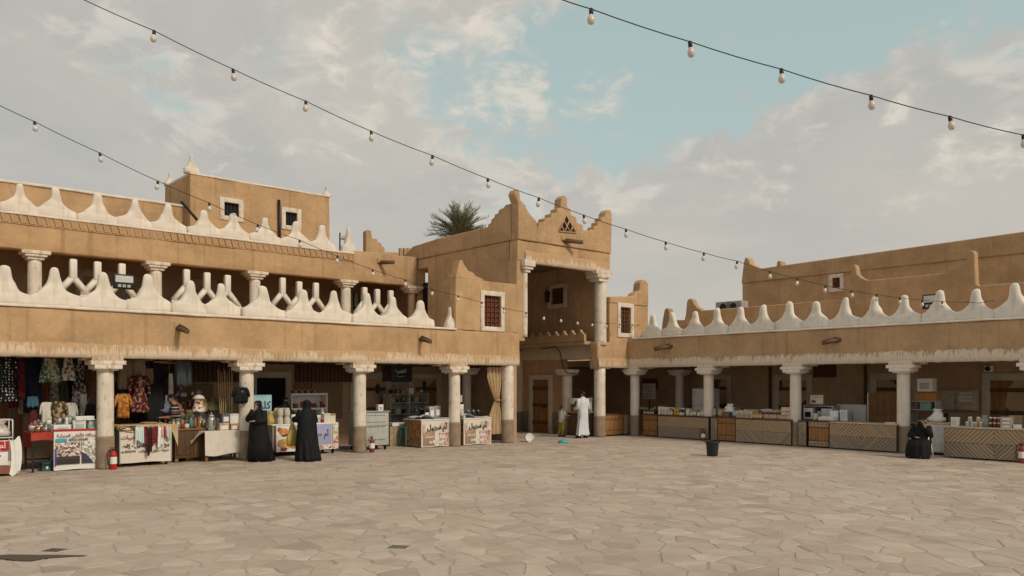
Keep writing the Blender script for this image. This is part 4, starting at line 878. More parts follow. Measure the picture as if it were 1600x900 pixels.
for (x, y, w, d, h, m, lab, ro) in ((-.18, .15, .36, .28, .15, 'white', 'flat white dish carton with teal rim, front of the red table', .1), (.20, .16, .26, .25, .24, 'white2', 'tall white dish carton behind the dish banner', -.1), (.52, .18, .32, .3, .13, 'teal', 'lower teal and white dish carton at the column end', .05), (.50, .2, .28, .25, .12, 'grey', 'upper grey dish carton on the teal one', .25), (.12, .5, .3, .3, .3, 'white', 'white carton standing at the back of the red table', 0)):
    mt = {'white': M_PLASW, 'white2': P('chalk carton', (.66, .65, .6), .7), 'teal': P('teal carton', (.22, .36, .34), .7), 'grey': P('pale grey carton', (.5, .5, .47), .7)}[m]
    box(lab, 'cartons on the dish table', L, -19.15 + x, .15 + y, tz + (.137 if 'upper' in lab else 0), w, d, h, mt, P('pale green print', (.35, .5, .44), .7), ro)
for i, (x, y, r, h) in enumerate(((-.62, .15, .09, .16), (-.45, .3, .08, .14), (-.66, .4, .10, .2), (-.5, .55, .09, .22), (-.3, .5, .09, .18))):
    pot(('brass lidded pot at the corner of the red cloth', 'steel lidded pot on the red cloth', 'white lidded pot on the red cloth', 'tall brass pot at the back of the red cloth', 'steel pot beside the cartons on the red cloth')[i], 'pots on the dish table', L, -19.15 + x, .15 + y, tz, r, h, (P('brass', (.42, .28, .13), .35, metal=.8), M_STEEL, M_WHITE)[i % 3])
pot('squat red rimmed pan on the red cloth', None, L, -19.33, .55, tz, .12, .13, M_RED, 'pan')
rnd.seed(31)
TRI = [P('terracotta glaze', (.32, .10, .05), .4), M_PLASW, P('mint glaze', (.30, .42, .36), .4), P('gold rim', (.45, .32, .12), .4), P('navy glaze', (.05, .07, .16), .35), M_STEEL, P('rose glaze', (.42, .2, .17), .4)]
for i in range(22): pot(f"{('terracotta', 'white', 'mint', 'gold', 'navy', 'steel', 'rose')[i % 7]} small dish {('high on the cartons', 'among the cups', 'low on the cloth')[i % 3]} of the red table", 'small dishes on the red table', L, -19.15 - .70 + 1.36 * ((i * .618) % 1), .15 + .1 + .65 * ((i * .382) % 1), tz + (.15 if i % 3 == 0 else .0), .05 + .03 * rnd.random(), .10 + .12 * rnd.random(), TRI[i % 7])
folded('crumpled white wrapping sheets on top of the dish cartons', None, L, -18.85, .3, tz + .24, .4, .3, .1, M_PLASW)
# fire extinguishers
def extinguisher(label, fr, u, v, h=.46, rot=0.0, red=None):
    o = T('fire_extinguisher', label, 'extinguisher', fr, u, v, 0, rot, 'fire extinguishers by the columns')
    r = .075
    MB().lathe([(r * .93, 0), (r, .02), (r, h * .68), (r * .85, h * .78), (r * .35, h * .84), (r * .3, h * .88)], 16).part('cylinder', red or M_RED, o)
    MB().lathe([(r * 1.01, h * .26), (r * 1.01, h * .58)], 16, cap=False).part('paper_label', M_PLASW, o)
    MB().rbox((-.02, -.02, h * .87), (.02, .02, h * .93), .006).rbox((-.07, -.012, h * .93), (.035, .012, h * .96), .004).rbox((-.075, -.012, h * .985), (.03, .012, h * 1.01), .004).part('valve', M_IRON, o)
    MB().tube([(-.02, 0, h * .9), (-.1, 0, h * .88), (-.135, 0, h * .6), (-.12, -.02, h * .2)], .011, 6).part('hose', M_IRON, o)
    return o
extinguisher('red fire extinguisher standing between the dish banner and the cream clothes cart', L, -18.36, -.28, .5)
extinguisher('dull dark red fire extinguisher beside the grey metal cart', L, -11.48, -.26, .46, red=P('dull red enamel', (.18, .035, .03), .5))
extinguisher('bright red fire extinguisher half hidden by the gate end pillar', L, L.u(804, -.05), .12, .5)
extinguisher('fire extinguisher with white label at the end of the nearest counter to the gate column', R, R.u(1098, -.45), -.42, .42, red=P('brown red enamel', (.2, .04, .03), .5))
extinguisher('fire extinguisher cut by the picture edge in front of the last plank counter', R, R.u(1597, -.95), -.95, .5, red=P('dark red enamel', (.24, .03, .03), .5))
# clothes cart
B1 = T('clothes_cart', 'cream lettered cart with sand coloured cloth on top and clothes draped over its front', 'cart', L, -17.55, .05)
MB().rbox((-.57, .015, .10), (.57, .75, .84), .01).part('body', P('cart board', (.5, .44, .36), .7), B1)
banner_panel(B1, -.59, .59, .09, .86, 0, M_BANC); [MB().rbox((x, -.015, .07), (x + .025, .02, .9), .004).part('corner_trim', M_STEEL, B1) for x in (-.60, .575)]; casters(B1, -.5, .5, .1, .65)
text('شعبيات', .23, M_INKR, B1, (-.36, -.024, .70), width=.40, bold=.004); text('بيع أنواع - العسول - إقط', .11, M_INKB, B1, (.0, -.024, .50), width=1.08, bold=.003); text('عنيزة - سوق المسوكف', .11, M_INKB, B1, (.18, -.024, .36), width=.70, bold=.003); text('٠٥٠١٩٧١٢٧٧', .09, M_INKB, B1, (-.40, -.024, .36), False, .34, .003)
M_SAND = P('sand cloth', (.50, .37, .22), .9, .14, 5)
MB().rbox((-.62, .0, .86), (.62, .85, .99), .05, .12, .03, 2).sheet(lambda a, b: (-.60 + 1.34 * a, -.04 - .02 * math.sin(a * 18) * b, .99 - b * (.10 + .08 * math.sin(a * 5.5) ** 2 + (.42 if a > .9 else 0) * (a - .9) * 10)), 34, 6).part('sand_cloth', M_SAND, B1)
folded('brown leopard print cloth bundle at the column end of the clothes cart', None, L, -17.97, .1, .87, .38, .2, .11, printed('leopard cloth', [(.12, .07, .05), (.35, .22, .12), (.06, .04, .035)], 22))
def drape(label, x0, x1, drop, mat, ztop=.93, off=-.07, flare=.0, group='clothes draped over the clothes cart'):
    o = T('draped_garment', label, 'garment', L, -17.55 + (x0 + x1) / 2, .05 + off, ztop, 0, group); w = (x1 - x0) / 2; s_ = rnd.random() * 30
    f = lambda k: (lambda a, b: ((-w + 2 * w * a) * (1 + flare * b), .10 * (1 - min(1, b * 5)) + (-.03 * math.sin(a * 14 + s_) * b - .02) + k, (-.0 if b < .2 else -(b - .2) / .8 * drop * (1 + .13 * math.sin(a * 7 + s_))) + .02 * math.sin(a * 9)))
    MB().sheet(f(0), 16, 12).sheet(f(.018), 16, 12).part('cloth', mat, o); MB().tube([f(-.004)(q / 8, 1) for q in range(9)], .006, 5).part('hem', mat, o); return o
drape('pale blue striped shirt draped over the clothes cart', -.26, -.08, .34, printed('pale blue stripes', [(.55, .66, .68), (.42, .55, .60), (.68, .72, .72)], 22, 'vstripe'), flare=.2)
drape('dark red fringed shawl draped across the middle of the clothes cart', -.10, .26, .42, P('dark red wool', (.15, .022, .02), .9, .5, 14)); drape('dark brown tail of cloth hanging lowest on the clothes cart', -.02, .10, .62, P('dark brown wool', (.05, .015, .013), .9, .4, 14), off=-.09)
drape('white blouse draped beside the red shawl', .26, .36, .46, M_PLASW, flare=.5); drape('small bright red top draped on the clothes cart', .33, .43, .24, M_REDC); drape('pale striped towel draped at the free end of the clothes cart', .42, .57, .27, printed('grey stripes', [(.6, .6, .56), (.42, .46, .42)], 26, 'vstripe'))
T_ = T('round_tray', 'flat straw tray lying on the sand cloth', 'tray', L, -17.4, .35, 1.0); MB().lathe([(.17, 0), (.19, .02), (.16, .035), (.10, .03)], 18).part('tray', P('straw', (.48, .36, .2), .8), T_); MB().lathe([(.185, .015), (.2, .03), (.185, .04)], 18, cap=False).part('rim', M_CARD, T_)
# carved chest, cloth table with lamps and boxes
ch_ = T('wooden_cabinet', 'dark carved wooden cabinet with knick knacks on top behind the white cloth table', 'cabinet', L, -16.35, .35)
MB().rbox((-.42, 0, .1), (.42, .6, .8), .015).part('body', M_DOORD, ch_); MB().rbox((-.45, -.03, .8), (.45, .63, .84), .01).part('top', M_DOOR, ch_)
for x in (-.21, .21): MB().rbox((x - .18, -.02, .18), (x + .18, .005, .74), .01).part('door', M_DOORD, ch_)
for x in (-.38, .38):
    for y in (.04, .56): MB().rbox((x - .04, y - .04, 0), (x + .04, y + .04, .1), .005).part('leg', M_DOOR, ch_)
TC = T('cloth_table', 'low table under a creased off white cloth with cartons and a tin on it', 'table', L, -15.62, .0)
frame_table(TC, 1.05, .7, .76, M_WHITE, M_DOOR, r=.03)
MB().rbox((-.55, -.02, .755), (.55, .72, .775), .008, .2, .004).sheet(lambda a, b: (-.55 + 1.10 * a, -.03 - .025 * math.sin(a * 13) * b - .02 * b, .772 - b * (.60 + .03 * math.sin(a * 7))), 30, 8).sheet(lambda a, b: (-.555 - .35 * b * (1 - a) * 1.0, -.02 + .74 * a, .772 - b * (.22 + .1 * math.sin(a * 6))), 12, 5).part('tablecloth', P('off white cloth', (.62, .57, .49), .9, .08), TC)
for (x, y, z, w, d, h, mt, lab) in ((-.02, .15, .775, .24, .2, .19, PR_BRN, 'patterned lower carton on the white cloth table'), (.25, .15, .775, .2, .2, .17, PR_FOOD, 'orange printed carton on the white cloth table'), (.02, .15, .965, .2, .2, .24, P('slate blue carton', (.12, .13, .16), .6), 'slate blue carton atop the patterned carton'), (.24, .15, .947, .22, .2, .25, M_PLASW, 'white and navy carton atop the orange carton')):
    box(lab, 'cartons on the white cloth table', L, -15.62 + x, .0 + y, z, w, d, h, mt, M_PLASW)
pot('tall polished steel urn on the white cloth table', None, L, -15.92, .2, .775, .10, .46, M_STEEL, 'urn'); pot('pair of brass tea pots behind the steel urn', None, L, -15.8, .5, .775, .10, .3, P('brass', (.42, .28, .13), .35, metal=.8), 'teapot')
def lamp(label, u, v, z, h, mat):
    o = T('table_lamp', label, 'lamp', L, u, v, z); MB().lathe([(.09, 0), (.09, .02), (.02, .05), (.018, h * .65)], 12).part('stand', M_DOOR, o)
    MB().lathe([(.17, h * .55), (.165, h * .6), (.09, h * .95), (.085, h)], 14).part('lamp_shade', mat, o); MB().lathe([(.12, h * .98), (.16, h * 1.02), (.1, h * 1.1), (.03, h * 1.14)], 14).part('top_cap', M_PAPERBOX, o); return o
lamp('beaded table lamp with cream cap on the carved cabinet', -16.15, .45, .84, .75, printed('beads', [(.55, .4, .28), (.16, .07, .05), (.68, .6, .5)], 16))
rnd.seed(11)
for i in range(16):
    x = -16.75 + .11 * (i % 8); k = i // 8
    m = [P('brass', (.42, .28, .13), .35, metal=.8), M_STEEL, P('dull copper', (.3, .13, .07), .4, metal=.7), M_PAPERBOX, P('teal cup', (.08, .22, .25), .4), M_DOOR][i % 6]
    pot(f"{('brass', 'steel', 'copper', 'cream', 'teal', 'wooden')[i % 6]} knick knack in the {('front', 'rear')[k]} row on the carved cabinet{', lamp side' if i % 8 > 3 else ''}", 'knick knacks on the carved cabinet', L, x, .55 + .25 * k, .84 + .0 * k, .06 + .015 * rnd.random(), .12 + .2 * rnd.random(), m)
HEAP = [P('sackcloth', (.34, .24, .14), .9), P('charcoal bag', (.05, .05, .055), .6), P('dusty rose bag', (.36, .18, .15), .7), M_PAPERBOX, P('olive bag', (.16, .15, .08), .8), P('slate bag', (.14, .17, .2), .7), M_CARD]
for i in range(15): sack(f"{('sandy', 'charcoal', 'dusty rose', 'cream', 'olive', 'slate', 'tan')[i % 7]} stuffed bag {('low', 'midway', 'high')[i % 3]} in the heap behind the carved cabinet", L, -16.9 + 1.75 * ((i * .618) % 1), 1.05 + .3 * ((i * .41) % 1), .62 + .3 * (i % 3), .15 + .06 * rnd.random(), .30 + .16 * rnd.random(), HEAP[i % 7], 'bags heaped behind the carved cabinet')
HB = T('stock_bench', 'rough bench under the heap of bags behind the carved cabinet', 'bench', L, -16.05, .95); frame_table(HB, 1.9, .6, .62, M_DOORD, M_DOORD)
for i in range(9): box('small carton in the row along the foot of the dark rack', 'cartons under the dark rack', L, -17.0 + .17 * i, .8 + .05 * (i % 2), .0, .15, .2, .2 + .12 * (i % 3), HEAP[(i * 2) % 7], M_PLASW if i % 2 else None)
# open shelf of wares behind
def shelf(label, fr, u, v, w, d, zs, mat, name='shelf_unit', back=False):
    o = T(name, label, 'shelf', fr, u, v)
    for x in (-w / 2, w / 2 - .03): MB().box(x, x + .03, 0, d, 0, zs[-1] + .02).part('upright', mat, o)
    for z in zs: MB().rbox((-w / 2 + .03, 0, z - .015), (w / 2 - .03, d, z + .01), .004).part('shelf_board', mat, o)
    if back: MB().box(-w / 2 + .03, w / 2 - .03, d - .015, d, .05, zs[-1]).part('back_panel', mat, o)
    return o
shelf('dark rack of pots and baskets behind the carved cabinet', L, -16.4, 1.5, 1.7, .45, (.25, .6, .95, 1.3, 1.6), M_DOORD)
for k, z in enumerate((.25, .6, .95, 1.3, 1.6)):
    for i in range(8):
        m = [P('brass', (.42, .28, .13), .35, metal=.8), M_PAPERBOX, M_STEEL, P('dull copper', (.3, .13, .07), .4, metal=.7), M_DOOR, P('grey cup', (.3, .3, .28), .5)][(i * 5 + k * 3) % 6]
        pot(f"{('brass', 'cream', 'steel', 'copper', 'wooden', 'grey')[(i * 5 + k * 3) % 6]} ware {('nearer the first', 'nearer the second')[i // 4]} column on the {('lowest', 'second lowest', 'middle', 'second highest', 'top')[k]} dark rack board", 'wares on the dark rack', L, -17.12 + .2 * i + jit(.03), 1.65 + jit(.05), z + .01, .07 + .03 * rnd.random(), .14 + .12 * rnd.random(), m)
for k in range(9):
    x0 = L.u(366, .6) + .03 * k; o = MB().tube([(0, 0, 0), (-.10 + .02 * k, .1, 2.35 - .05 * (k % 3))], .014, 6).part('bamboo_stick', P('bamboo', (.46, .33, .17), .6)); tag(o, 'long bamboo stick in the bundle leaning behind the second column', 'stick', 'bamboo sticks behind the column'); place(o, L, x0 - .25, .75 - .02 * (k % 4), .02)
# clothes hung in the first two bays
def hang(label, px0, px1, y0, y1, v, mat, style='dress', mat2=None, group=None):
    u0, u1 = L.u(px0, v), L.u(px1, v); z1 = L.z((px0 + px1) / 2, y0, v); z0 = L.z((px0 + px1) / 2, y1, v)
    return garment(label, L, (u0 + u1) / 2, v, z1 + .04, (u1 - u0), z1 - z0, mat, style, group, mat2)
POLKA = printed('white dots on black', [(.012, .012, .014), (.6, .58, .55)], 15, 'dots'); GREEN = printed('green and cream weave', [(.07, .14, .10), (.32, .34, .24), (.05, .08, .07), (.4, .36, .26)], 24)
LEO = printed('pale leopard print', [(.5, .42, .36), (.12, .06, .05), (.56, .5, .45)], 22); LEO2 = printed('gold leopard print', [(.12, .08, .04), (.36, .27, .13), (.05, .035, .025)], 20); MAR = P('maroon cloth', (.09, .012, .012), .85, .4, 10); NAVY = P('midnight cloth', (.010, .012, .022), .9, .3, 5); ORNG = printed('orange weave', [(.42, .17, .035), (.30, .10, .02), (.5, .24, .06)], 18)
EMB = printed('maroon embroidery', [(.10, .014, .014), (.08, .012, .012), (.32, .2, .14), (.07, .01, .01)], 20); TAN = printed('brown bundled cloth', [(.18, .11, .07), (.3, .21, .14), (.1, .06, .04)], 6, 'noise', (6, 6, 1))
hang('black dress with white polka dots hanging at the picture edge', -2, 26, 556, 626, .9, POLKA); hang('narrow dark red dress hanging beside the polka dot dress', 26, 39, 560, 622, 1.0, MAR, 'shawl')
hang('wide midnight blue robe hanging in the first bay', 36, 66, 556, 642, 1.2, NAVY, 'shawl'); hang('green patterned dress with tan front panel hanging high', 60, 96, 556, 595, .8, GREEN, 'skirt', P('tan panel', (.42, .32, .19), .85)); hang('pale leopard print dress hanging high in the first bay', 94, 118, 556, 592, .85, LEO, 'skirt')
hang('long black and grey dress hanging behind the leopard one', 116, 130, 556, 606, 1.0, printed('grey flecks', [(.02, .02, .02), (.3, .29, .27), (.012, .012, .012)], 26), 'shawl'); hang('brown fringed dress hanging against the first column', 128, 152, 556, 612, 1.3, P('brown cloth', (.10, .045, .02), .85, .4), 'dress'); hang('row of black robes hung at the back of the first bay', 100, 130, 558, 605, 2.2, M_BLACKC, 'shawl'); hang('dark maroon skirt hung low behind the polka dot dress', 42, 62, 640, 668, 1.0, MAR, 'skirt'); hang('deep blue folded robe hung above the maroon skirt', 41, 60, 618, 634, 1.0, P('steel blue cloth', (.05, .12, .19), .85), 'shawl')
hang('white blouse with frilled neck on a stand above the red table', 63, 82, 627, 660, .85, P('white cotton', (.6, .57, .52), .9, .1), 'shirt'); hang('gold leopard blouse on a stand above the red table', 80, 104, 626, 662, .8, LEO2, 'shirt'); hang('grey white blouse on a stand next to the leopard blouse', 101, 120, 628, 664, .85, P('greyish cotton', (.5, .48, .44), .9, .1), 'shirt')
hang('floral scarf hung on a stand behind the blouses', 112, 135, 600, 634, 1.2, printed('floral scarf', [(.4, .33, .28), (.12, .05, .06), (.5, .45, .42), (.2, .1, .1)], 18), 'shawl'); hang('white lace scarf trailing below the floral scarf', 124, 136, 614, 652, 1.1, P('white lace', (.52, .5, .46), .9), 'shawl'); hang('black shoulder bag cloth hung near the first column', 130, 152, 630, 660, .9, M_BLACKC, 'skirt')
hang('maroon embroidered dress hanging in the second bay', 203, 232, 586, 642, .9, EMB, 'dress', printed('gold braid', [(.35, .22, .13), (.12, .02, .02)], 24)); hang('orange woven robe hanging low beside the column', 180, 204, 614, 650, .8, ORNG, 'shirt'); hang('wide black abaya hanging in the second bay', 226, 258, 600, 658, 1.0, M_BLACKC, 'shawl'); hang('dark robe behind the maroon dress', 208, 236, 626, 658, 1.3, NAVY, 'shawl')
hang('brown bundled scarves hung under the beam', 184, 208, 560, 606, 1.1, TAN, 'shawl'); hang('sandy bundled scarves hung under the beam', 204, 228, 558, 592, 1.2, printed('sandy bundled cloth', [(.26, .18, .11), (.36, .27, .18), (.14, .09, .06)], 6, 'noise', (6, 6, 1)), 'shawl'); hang('tan shawl hung behind the maroon dress', 226, 240, 574, 614, 1.4, P('tan cloth', (.3, .2, .12), .9), 'shawl'); hang('dark purple robe hung high near the hats', 236, 258, 566, 606, 1.5, P('plum cloth', (.03, .012, .02), .9), 'shawl'); hang('striped white scarf hung behind the shopper', 254, 270, 616, 660, 1.1, printed('white blue stripes', [(.5, .5, .48), (.14, .16, .22)], 16, 'vstripe'), 'shawl'); hang('wine red scarf hung behind the shopper', 255, 276, 590, 614, 1.3, MAR, 'shawl'); hang('white ribbon scarf between the wine red ones', 263, 270, 582, 616, 1.1, P('white lace', (.52, .5, .46), .9), 'shawl'); hang('clear garment bag hung under the beam', 272, 301, 562, 602, 1.2, P('garment bag', (.10, .12, .13), .2, spec=.6), 'shawl')
for i, (p, y, m) in enumerate(((252, 566, M_PAPERBOX), (262, 568, M_CARD))):
    o = T('straw_hat', ('cream brimmed hat hung from the beam', 'brown brimmed hat hung from the beam')[i], 'hat', L, L.u(p, .9), .9, L.z(p, y, .9)); MB().lathe([(.19, 0), (.18, .015), (.09, .02), (.085, .09), (.05, .115), (.004, .12)], 16).part('crown', m, o); MB().lathe([(.093, .022), (.093, .05)], 16, cap=False).part('band', M_INKB, o)
sh = hang('black T-shirt with faint print hung on the second column', 364, 388, 604, 628, -.24, M_BLACKC, 'shirt'); text('ولد', .06, P('grey ink', (.3, .3, .3), .7), sh, (0, -.09, -.16))
CLO = [P('teal cloth', (.04, .14, .14), .85), P('wine cloth', (.16, .02, .03), .85), P('sandstone cloth', (.40, .30, .19), .85), P('violet cloth', (.08, .04, .12), .85), P('rust cloth', (.27, .09, .03), .85), LEO, P('moss cloth', (.10, .12, .05), .85), M_BLACKC, printed('red floral', [(.2, .03, .03), (.4, .3, .24), (.1, .02, .02)], 24)]
CNM = ['teal', 'wine red', 'sandy', 'violet', 'rust', 'leopard print', 'moss green', 'black', 'red floral']
for i in range(9): hang(CNM[i] + ' robe in the packed row at the back of the first bay', -4 + 16 * i, 12 + 16 * i, 562, 626 + 9 * (i % 3), 2.0, CLO[i], ('dress', 'shawl', 'skirt')[i % 3])
for i in range(9): hang(CNM[(i * 4) % 9] + ' robe in the packed row at the back of the second bay', 186 + 11 * i, 198 + 11 * i, 566, 622 + 8 * (i % 3), 2.1, CLO[(i * 4) % 9], ('dress', 'shawl', 'skirt')[(i + 1) % 3])
for i in range(6): o = folded(CNM[(i * 2) % 9] + ' folded cloth in the stack on the floor under the red table', None, L, -19.6 + .22 * i, .45, 0, .2, .3, .22 + .06 * (i % 2), CLO[(i * 2) % 9])
for nm, px0, px1, v in (('first', -40, 150, 1.25), ('second', 182, 372, 1.25)):
    o = tag(MB().tube([(0, 0, 0), (L.u(px1, v) - L.u(px0, v), 0, 0)], .016, 6).part('clothes_rail', M_STEEL), f'steel rail for hanging clothes across the {nm} bay', 'rail'); place(o, L, L.u(px0, v), v, 2.6 if nm == 'first' else 2.58); MB().tube([(0, 0, -.0), (0, 0, .06)], .012, 6).part('bracket', M_IRON, o)
o = sack('patterned brown cloth sack on the floor under the dark rack', L, L.u(294, .7), .7, 0, .13, .36, printed('brown sack', [(.3, .18, .08), (.44, .3, .14)], 16), cat='sack', name='cloth_sack')
sack('dark plastic bag of stock under the clothes cart end', L, L.u(281, .7), .75, 0, .18, .3, M_BLACKC); sack('pale plastic bag on the floor behind the clothes cart', L, L.u(283, 1.0), 1.0, .28, .12, .2, P('grey bag', (.3, .32, .33), .4))
# sweets stall
D1 = T('sweets_cart', 'long wheeled sweets cart with printed food pictures and a lilac name panel', 'cart', L, -13.3, .12)
MB().rbox((-1.0, .012, .14), (.92, .85, .84), .01).part('body', P('brown board', (.16, .07, .05), .8), D1); MB().rbox((-1.02, -.01, .84), (.95, .88, .875), .008).part('counter', M_WHITE, D1)
banner_panel(D1, -.91, .76, .13, .85, 0, M_BANW, wob=.006)
print_rect(D1, -.45, -.06, .50, .84, -.009, P('mauve print', (.36, .31, .36), .6)); V_LIL = P('lilac print', (.34, .34, .52), .6, .1, 2); print_rect(D1, -.04, .74, .28, .845, -.0095, V_LIL)
for (x, z, a, b, c) in ((-.70, .68, .13, .09, (.55, .25, .06)), (-.82, .74, .06, .06, (.38, .10, .08)), (-.68, .60, .09, .06, (.10, .05, .04)), (-.72, .36, .16, .12, (.50, .28, .10)), (-.52, .38, .15, .13, (.55, .25, .06)), (-.58, .30, .09, .08, (.62, .42, .26)), (-.42, .30, .12, .09, (.46, .17, .06)), (-.70, .20, .10, .05, (.22, .05, .06)), (-.34, .40, .14, .10, (.55, .32, .12))): blob(D1, x, z, a, b, -.0125 - .0004 * (x + z), P('print %.2f %.2f' % (x, z), c, .6, .3, 12))
blob(D1, -.50, .52, .12, .035, -.0165, M_BANW, wob=.05); text('كليجا بيتية', .06, M_INKB, D1, (-.50, -.0185, .52), width=.18)
text('أم صالح', .34, M_INKB, D1, (.32, -.0125, .56), width=.66, bold=.006); blob(D1, .10, .77, .12, .04, -.0125, M_BANW, wob=.05); text('كليجا', .08, M_INKB, D1, (.11, -.0155, .77), width=.13); blob(D1, .10, .33, .06, .04, -.0125, M_BANW)
for k in range(5): print_rect(D1, .14 + .12 * k, .25 + .12 * k, .16, .26, -.011, (PR_ROSE, PR_FOOD, PR_BRN, PR_CUPS, PR_ROSE)[k])
banner_panel(D1, .775, .95, .14, .86, -.002, M_BANC, wob=.003); print_rect(D1, .79, .935, .70, .85, -.009, PR_CUPS); print_rect(D1, .79, .935, .56, .66, -.009, P('yellow biscuits', (.55, .4, .14), .6, .3, 20)); print_rect(D1, .79, .935, .30, .52, -.009, PR_ROSE); print_rect(D1, .79, .935, .17, .26, -.009, PR_ROSE)
MB().box(-1.005, -.985, .01, .85, .14, .86).part('side_board', M_GREY, D1); casters(D1, -.85, .85, .15, .75, .06)
GT = .875
CREAMT = P('cream tin', (.56, .50, .40), .5, .08)
for i in range(2):
    for j in range(2):
        for k in range(2): jar('tall cream tin stacked two high on the sweets cart', 'cream tins on the sweets cart', L, -14.02 + .20 * i, .3 + .2 * j, GT + .22 * k, .085, .215, CREAMT, CREAMT)
for k in range(2): jar('short white tub at the vendor end of the tin stack', 'white tubs on the sweets cart', L, -13.62, .3, GT + .13 * k, .085, .125, M_PLASW, M_PLASW)
sack('bulging yellow bag of biscuits at the end of the sweets cart', L, -14.18, .55, GT, .14, .34, P('mustard bag', (.50, .36, .10), .5))
for i in range(4): jar('small clear jar of sweets on the white counter', 'sweet jars on the counter', L, -13.0 + .13 * i, .3, GT, .05, .13, (P('jam', (.25, .04, .03), .3), P('pale sweets', (.5, .45, .36), .4))[i % 2], M_STEEL)
box('clear cake box holding pale slices on the sweets cart', None, L, -12.86, .55, GT, .3, .25, .2, M_PLASW, PR_CUPS); box('cream carton standing toward the far end of the sweets cart', None, L, -12.62, .35, GT, .2, .2, .25, M_PAPERBOX); box('cream carton next to it with tan lid at the cart end', None, L, -12.45, .35, GT, .17, .2, .24, M_PAPERBOX, None, lidmat=M_CARD)
pot('steel thermos pot on a stand at the end of the sweets cart', None, L, -12.6, .6, GT + .0, .08, .4, M_STEEL, 'thermos'); sack('dark bag of dates lying by the jars', L, -12.98, .5, GT, .1, .2, P('dark bag', (.04, .03, .04), .4))
o = T('standing_sign', 'turquoise and white cookie sign standing behind the sweets cart', 'sign', L, L.u(406, .9), .9, .9); sw, sz = .34, L.z(412, 617, .9) - .9
MB().rbox((-sw, 0, 0), (sw, .03, sz), .005).part('board', P('sign gradient', (.30, .52, .58), .5, .25, 1.5), o); text('كليجا', .42, M_INKB, o, (.02, -.004, sz * .62), width=.56, bold=.008); print_rect(o, -sw, sw, 0, sz * .26, -.003, P('sign foot', (.5, .45, .2), .6)); text('البحر', .16, M_INKB, o, (0, -.007, sz * .14), width=.3)
for s_ in (-1, 1): MB().box(s_ * .25 - .015, s_ * .25 + .015, .03, .05, -.9, sz * .8).part('leg', M_STEEL, o)
# white wall shelf with sweets
zs0, zs1 = L.z(480, 639, 1.7), L.z(480, 616, 1.7); uu0, uu1 = L.u(455, 1.7), L.u(512, 1.7)
o = T('display_shelf', 'white open display shelf with glass jars of sweets above the sweets cart', 'shelf', L, (uu0 + uu1) / 2, 1.7, 0); w = uu1 - uu0
for z in (zs0, zs1): MB().rbox((-w / 2, 0, z - .03), (w / 2, .4, z + .03), .006).part('shelf_board', M_WHITE, o)
for x in (-w / 2, w / 2 - .04): MB().box(x, x + .04, 0.005, .395, 0, zs1 - .03).part('upright', M_WHITE, o)
MB().box(-w / 2 + .04, w / 2 - .04, .37, .39, .9, zs1 - .03).part('back_panel', M_WHITE, o)
for i in range(11): jar('small jar of sweets inside the white display shelf', 'jars inside the display shelf', L, uu0 + .1 + .105 * i, 1.85, zs0 + .03, .05, .13 + .06 * (i % 3 == 0), (P('jam', (.25, .04, .03), .3), P('pale sweets', (.5, .45, .36), .4), P('red sweets', (.34, .06, .05), .4))[(i * 2) % 3], (M_PLASW, M_RED)[i % 2])
for i in range(8): jar(('dark jam jar with red lid on top of the white display shelf', 'grey jar on top of the white display shelf')[i % 2], 'jars on top of the display shelf', L, uu0 + .14 + .1 * i, 1.9, zs1 + .03, .045, .12, (P('dark jam', (.12, .03, .02), .3), P('grey pot', (.3, .28, .26), .5))[i % 2], M_RED if i % 2 else M_STEEL)
# grey cart, tall shelf, chalkboard
E1 = T('metal_cart', 'pale grey green sheet metal cart with vent slots on castors', 'cart', L, -11.05, .32)
MB().rbox((-.5, 0, .14), (.5, .65, 1.12), .012).part('body', M_GREY, E1); MB().rbox((-.53, -.03, 1.12), (.53, .68, 1.16), .01).part('top', M_STEEL, E1)
for z in (.3, .68, .82, 1.02):
    for k in range(8): MB().rbox((-.40 + .1 * k, -.006, z), (-.34 + .1 * k, .004, z + .018), .002).part('vent_slot', M_IRON, E1)
MB().box(-.5, .5, -.012, .0, .72, .745).part('seam', M_STEEL, E1); casters(E1, -.42, .42, .08, .57, .06)
box('white card box on the grey metal cart', None, L, L.u(593, .5), .5, 1.16, .17, .15, .18, M_PLASW, PR_BRN)
SU = shelf('cream open shelf unit of pots and trays against the arcade wall', L, L.u(640, 2.4), 2.4, 1.55, .45, (.18, .55, .95, 1.33, 1.62), P('cream shelf paint', (.42, .39, .31), .7), back=True); MB().box(-.02, .02, 0, .44, .18, 1.6).part('divider', M_GREY, SU)
rnd.seed(5)
for k, z in enumerate((.19, .56, .96, 1.34, 1.63)):
    for i in range(6):
        x = L.u(640, 2.4) - .6 + .24 * i + jit(.04)
        if (i + k) % 4 == 3: box(f"{('tan', 'white', 'grey')[k % 3]} flat box {('by the door', 'by the divider')[i // 3]} on the {('lowest', 'second', 'third', 'fourth', 'top')[k]} cream shelf board", 'boxes on the cream shelf unit', L, x, 2.6, z, .18, .25, .10 + .08 * rnd.random(), (M_CARD, M_PLASW, M_GREY)[k % 3])
        else: pot(f"{('steel', 'black', 'copper')[(i + k) % 3]} ware on the {('lowest', 'second', 'third', 'fourth', 'top')[k]} board of the cream shelf unit, {('door', 'divider', 'curtain')[i // 2]} side", 'wares on the cream shelf unit', L, x, 2.58, z, .06 + .03 * rnd.random(), .12 + .1 * rnd.random(), (M_STEEL, M_IRON, P('dull copper', (.3, .13, .07), .4, metal=.7))[(i + k) % 3])
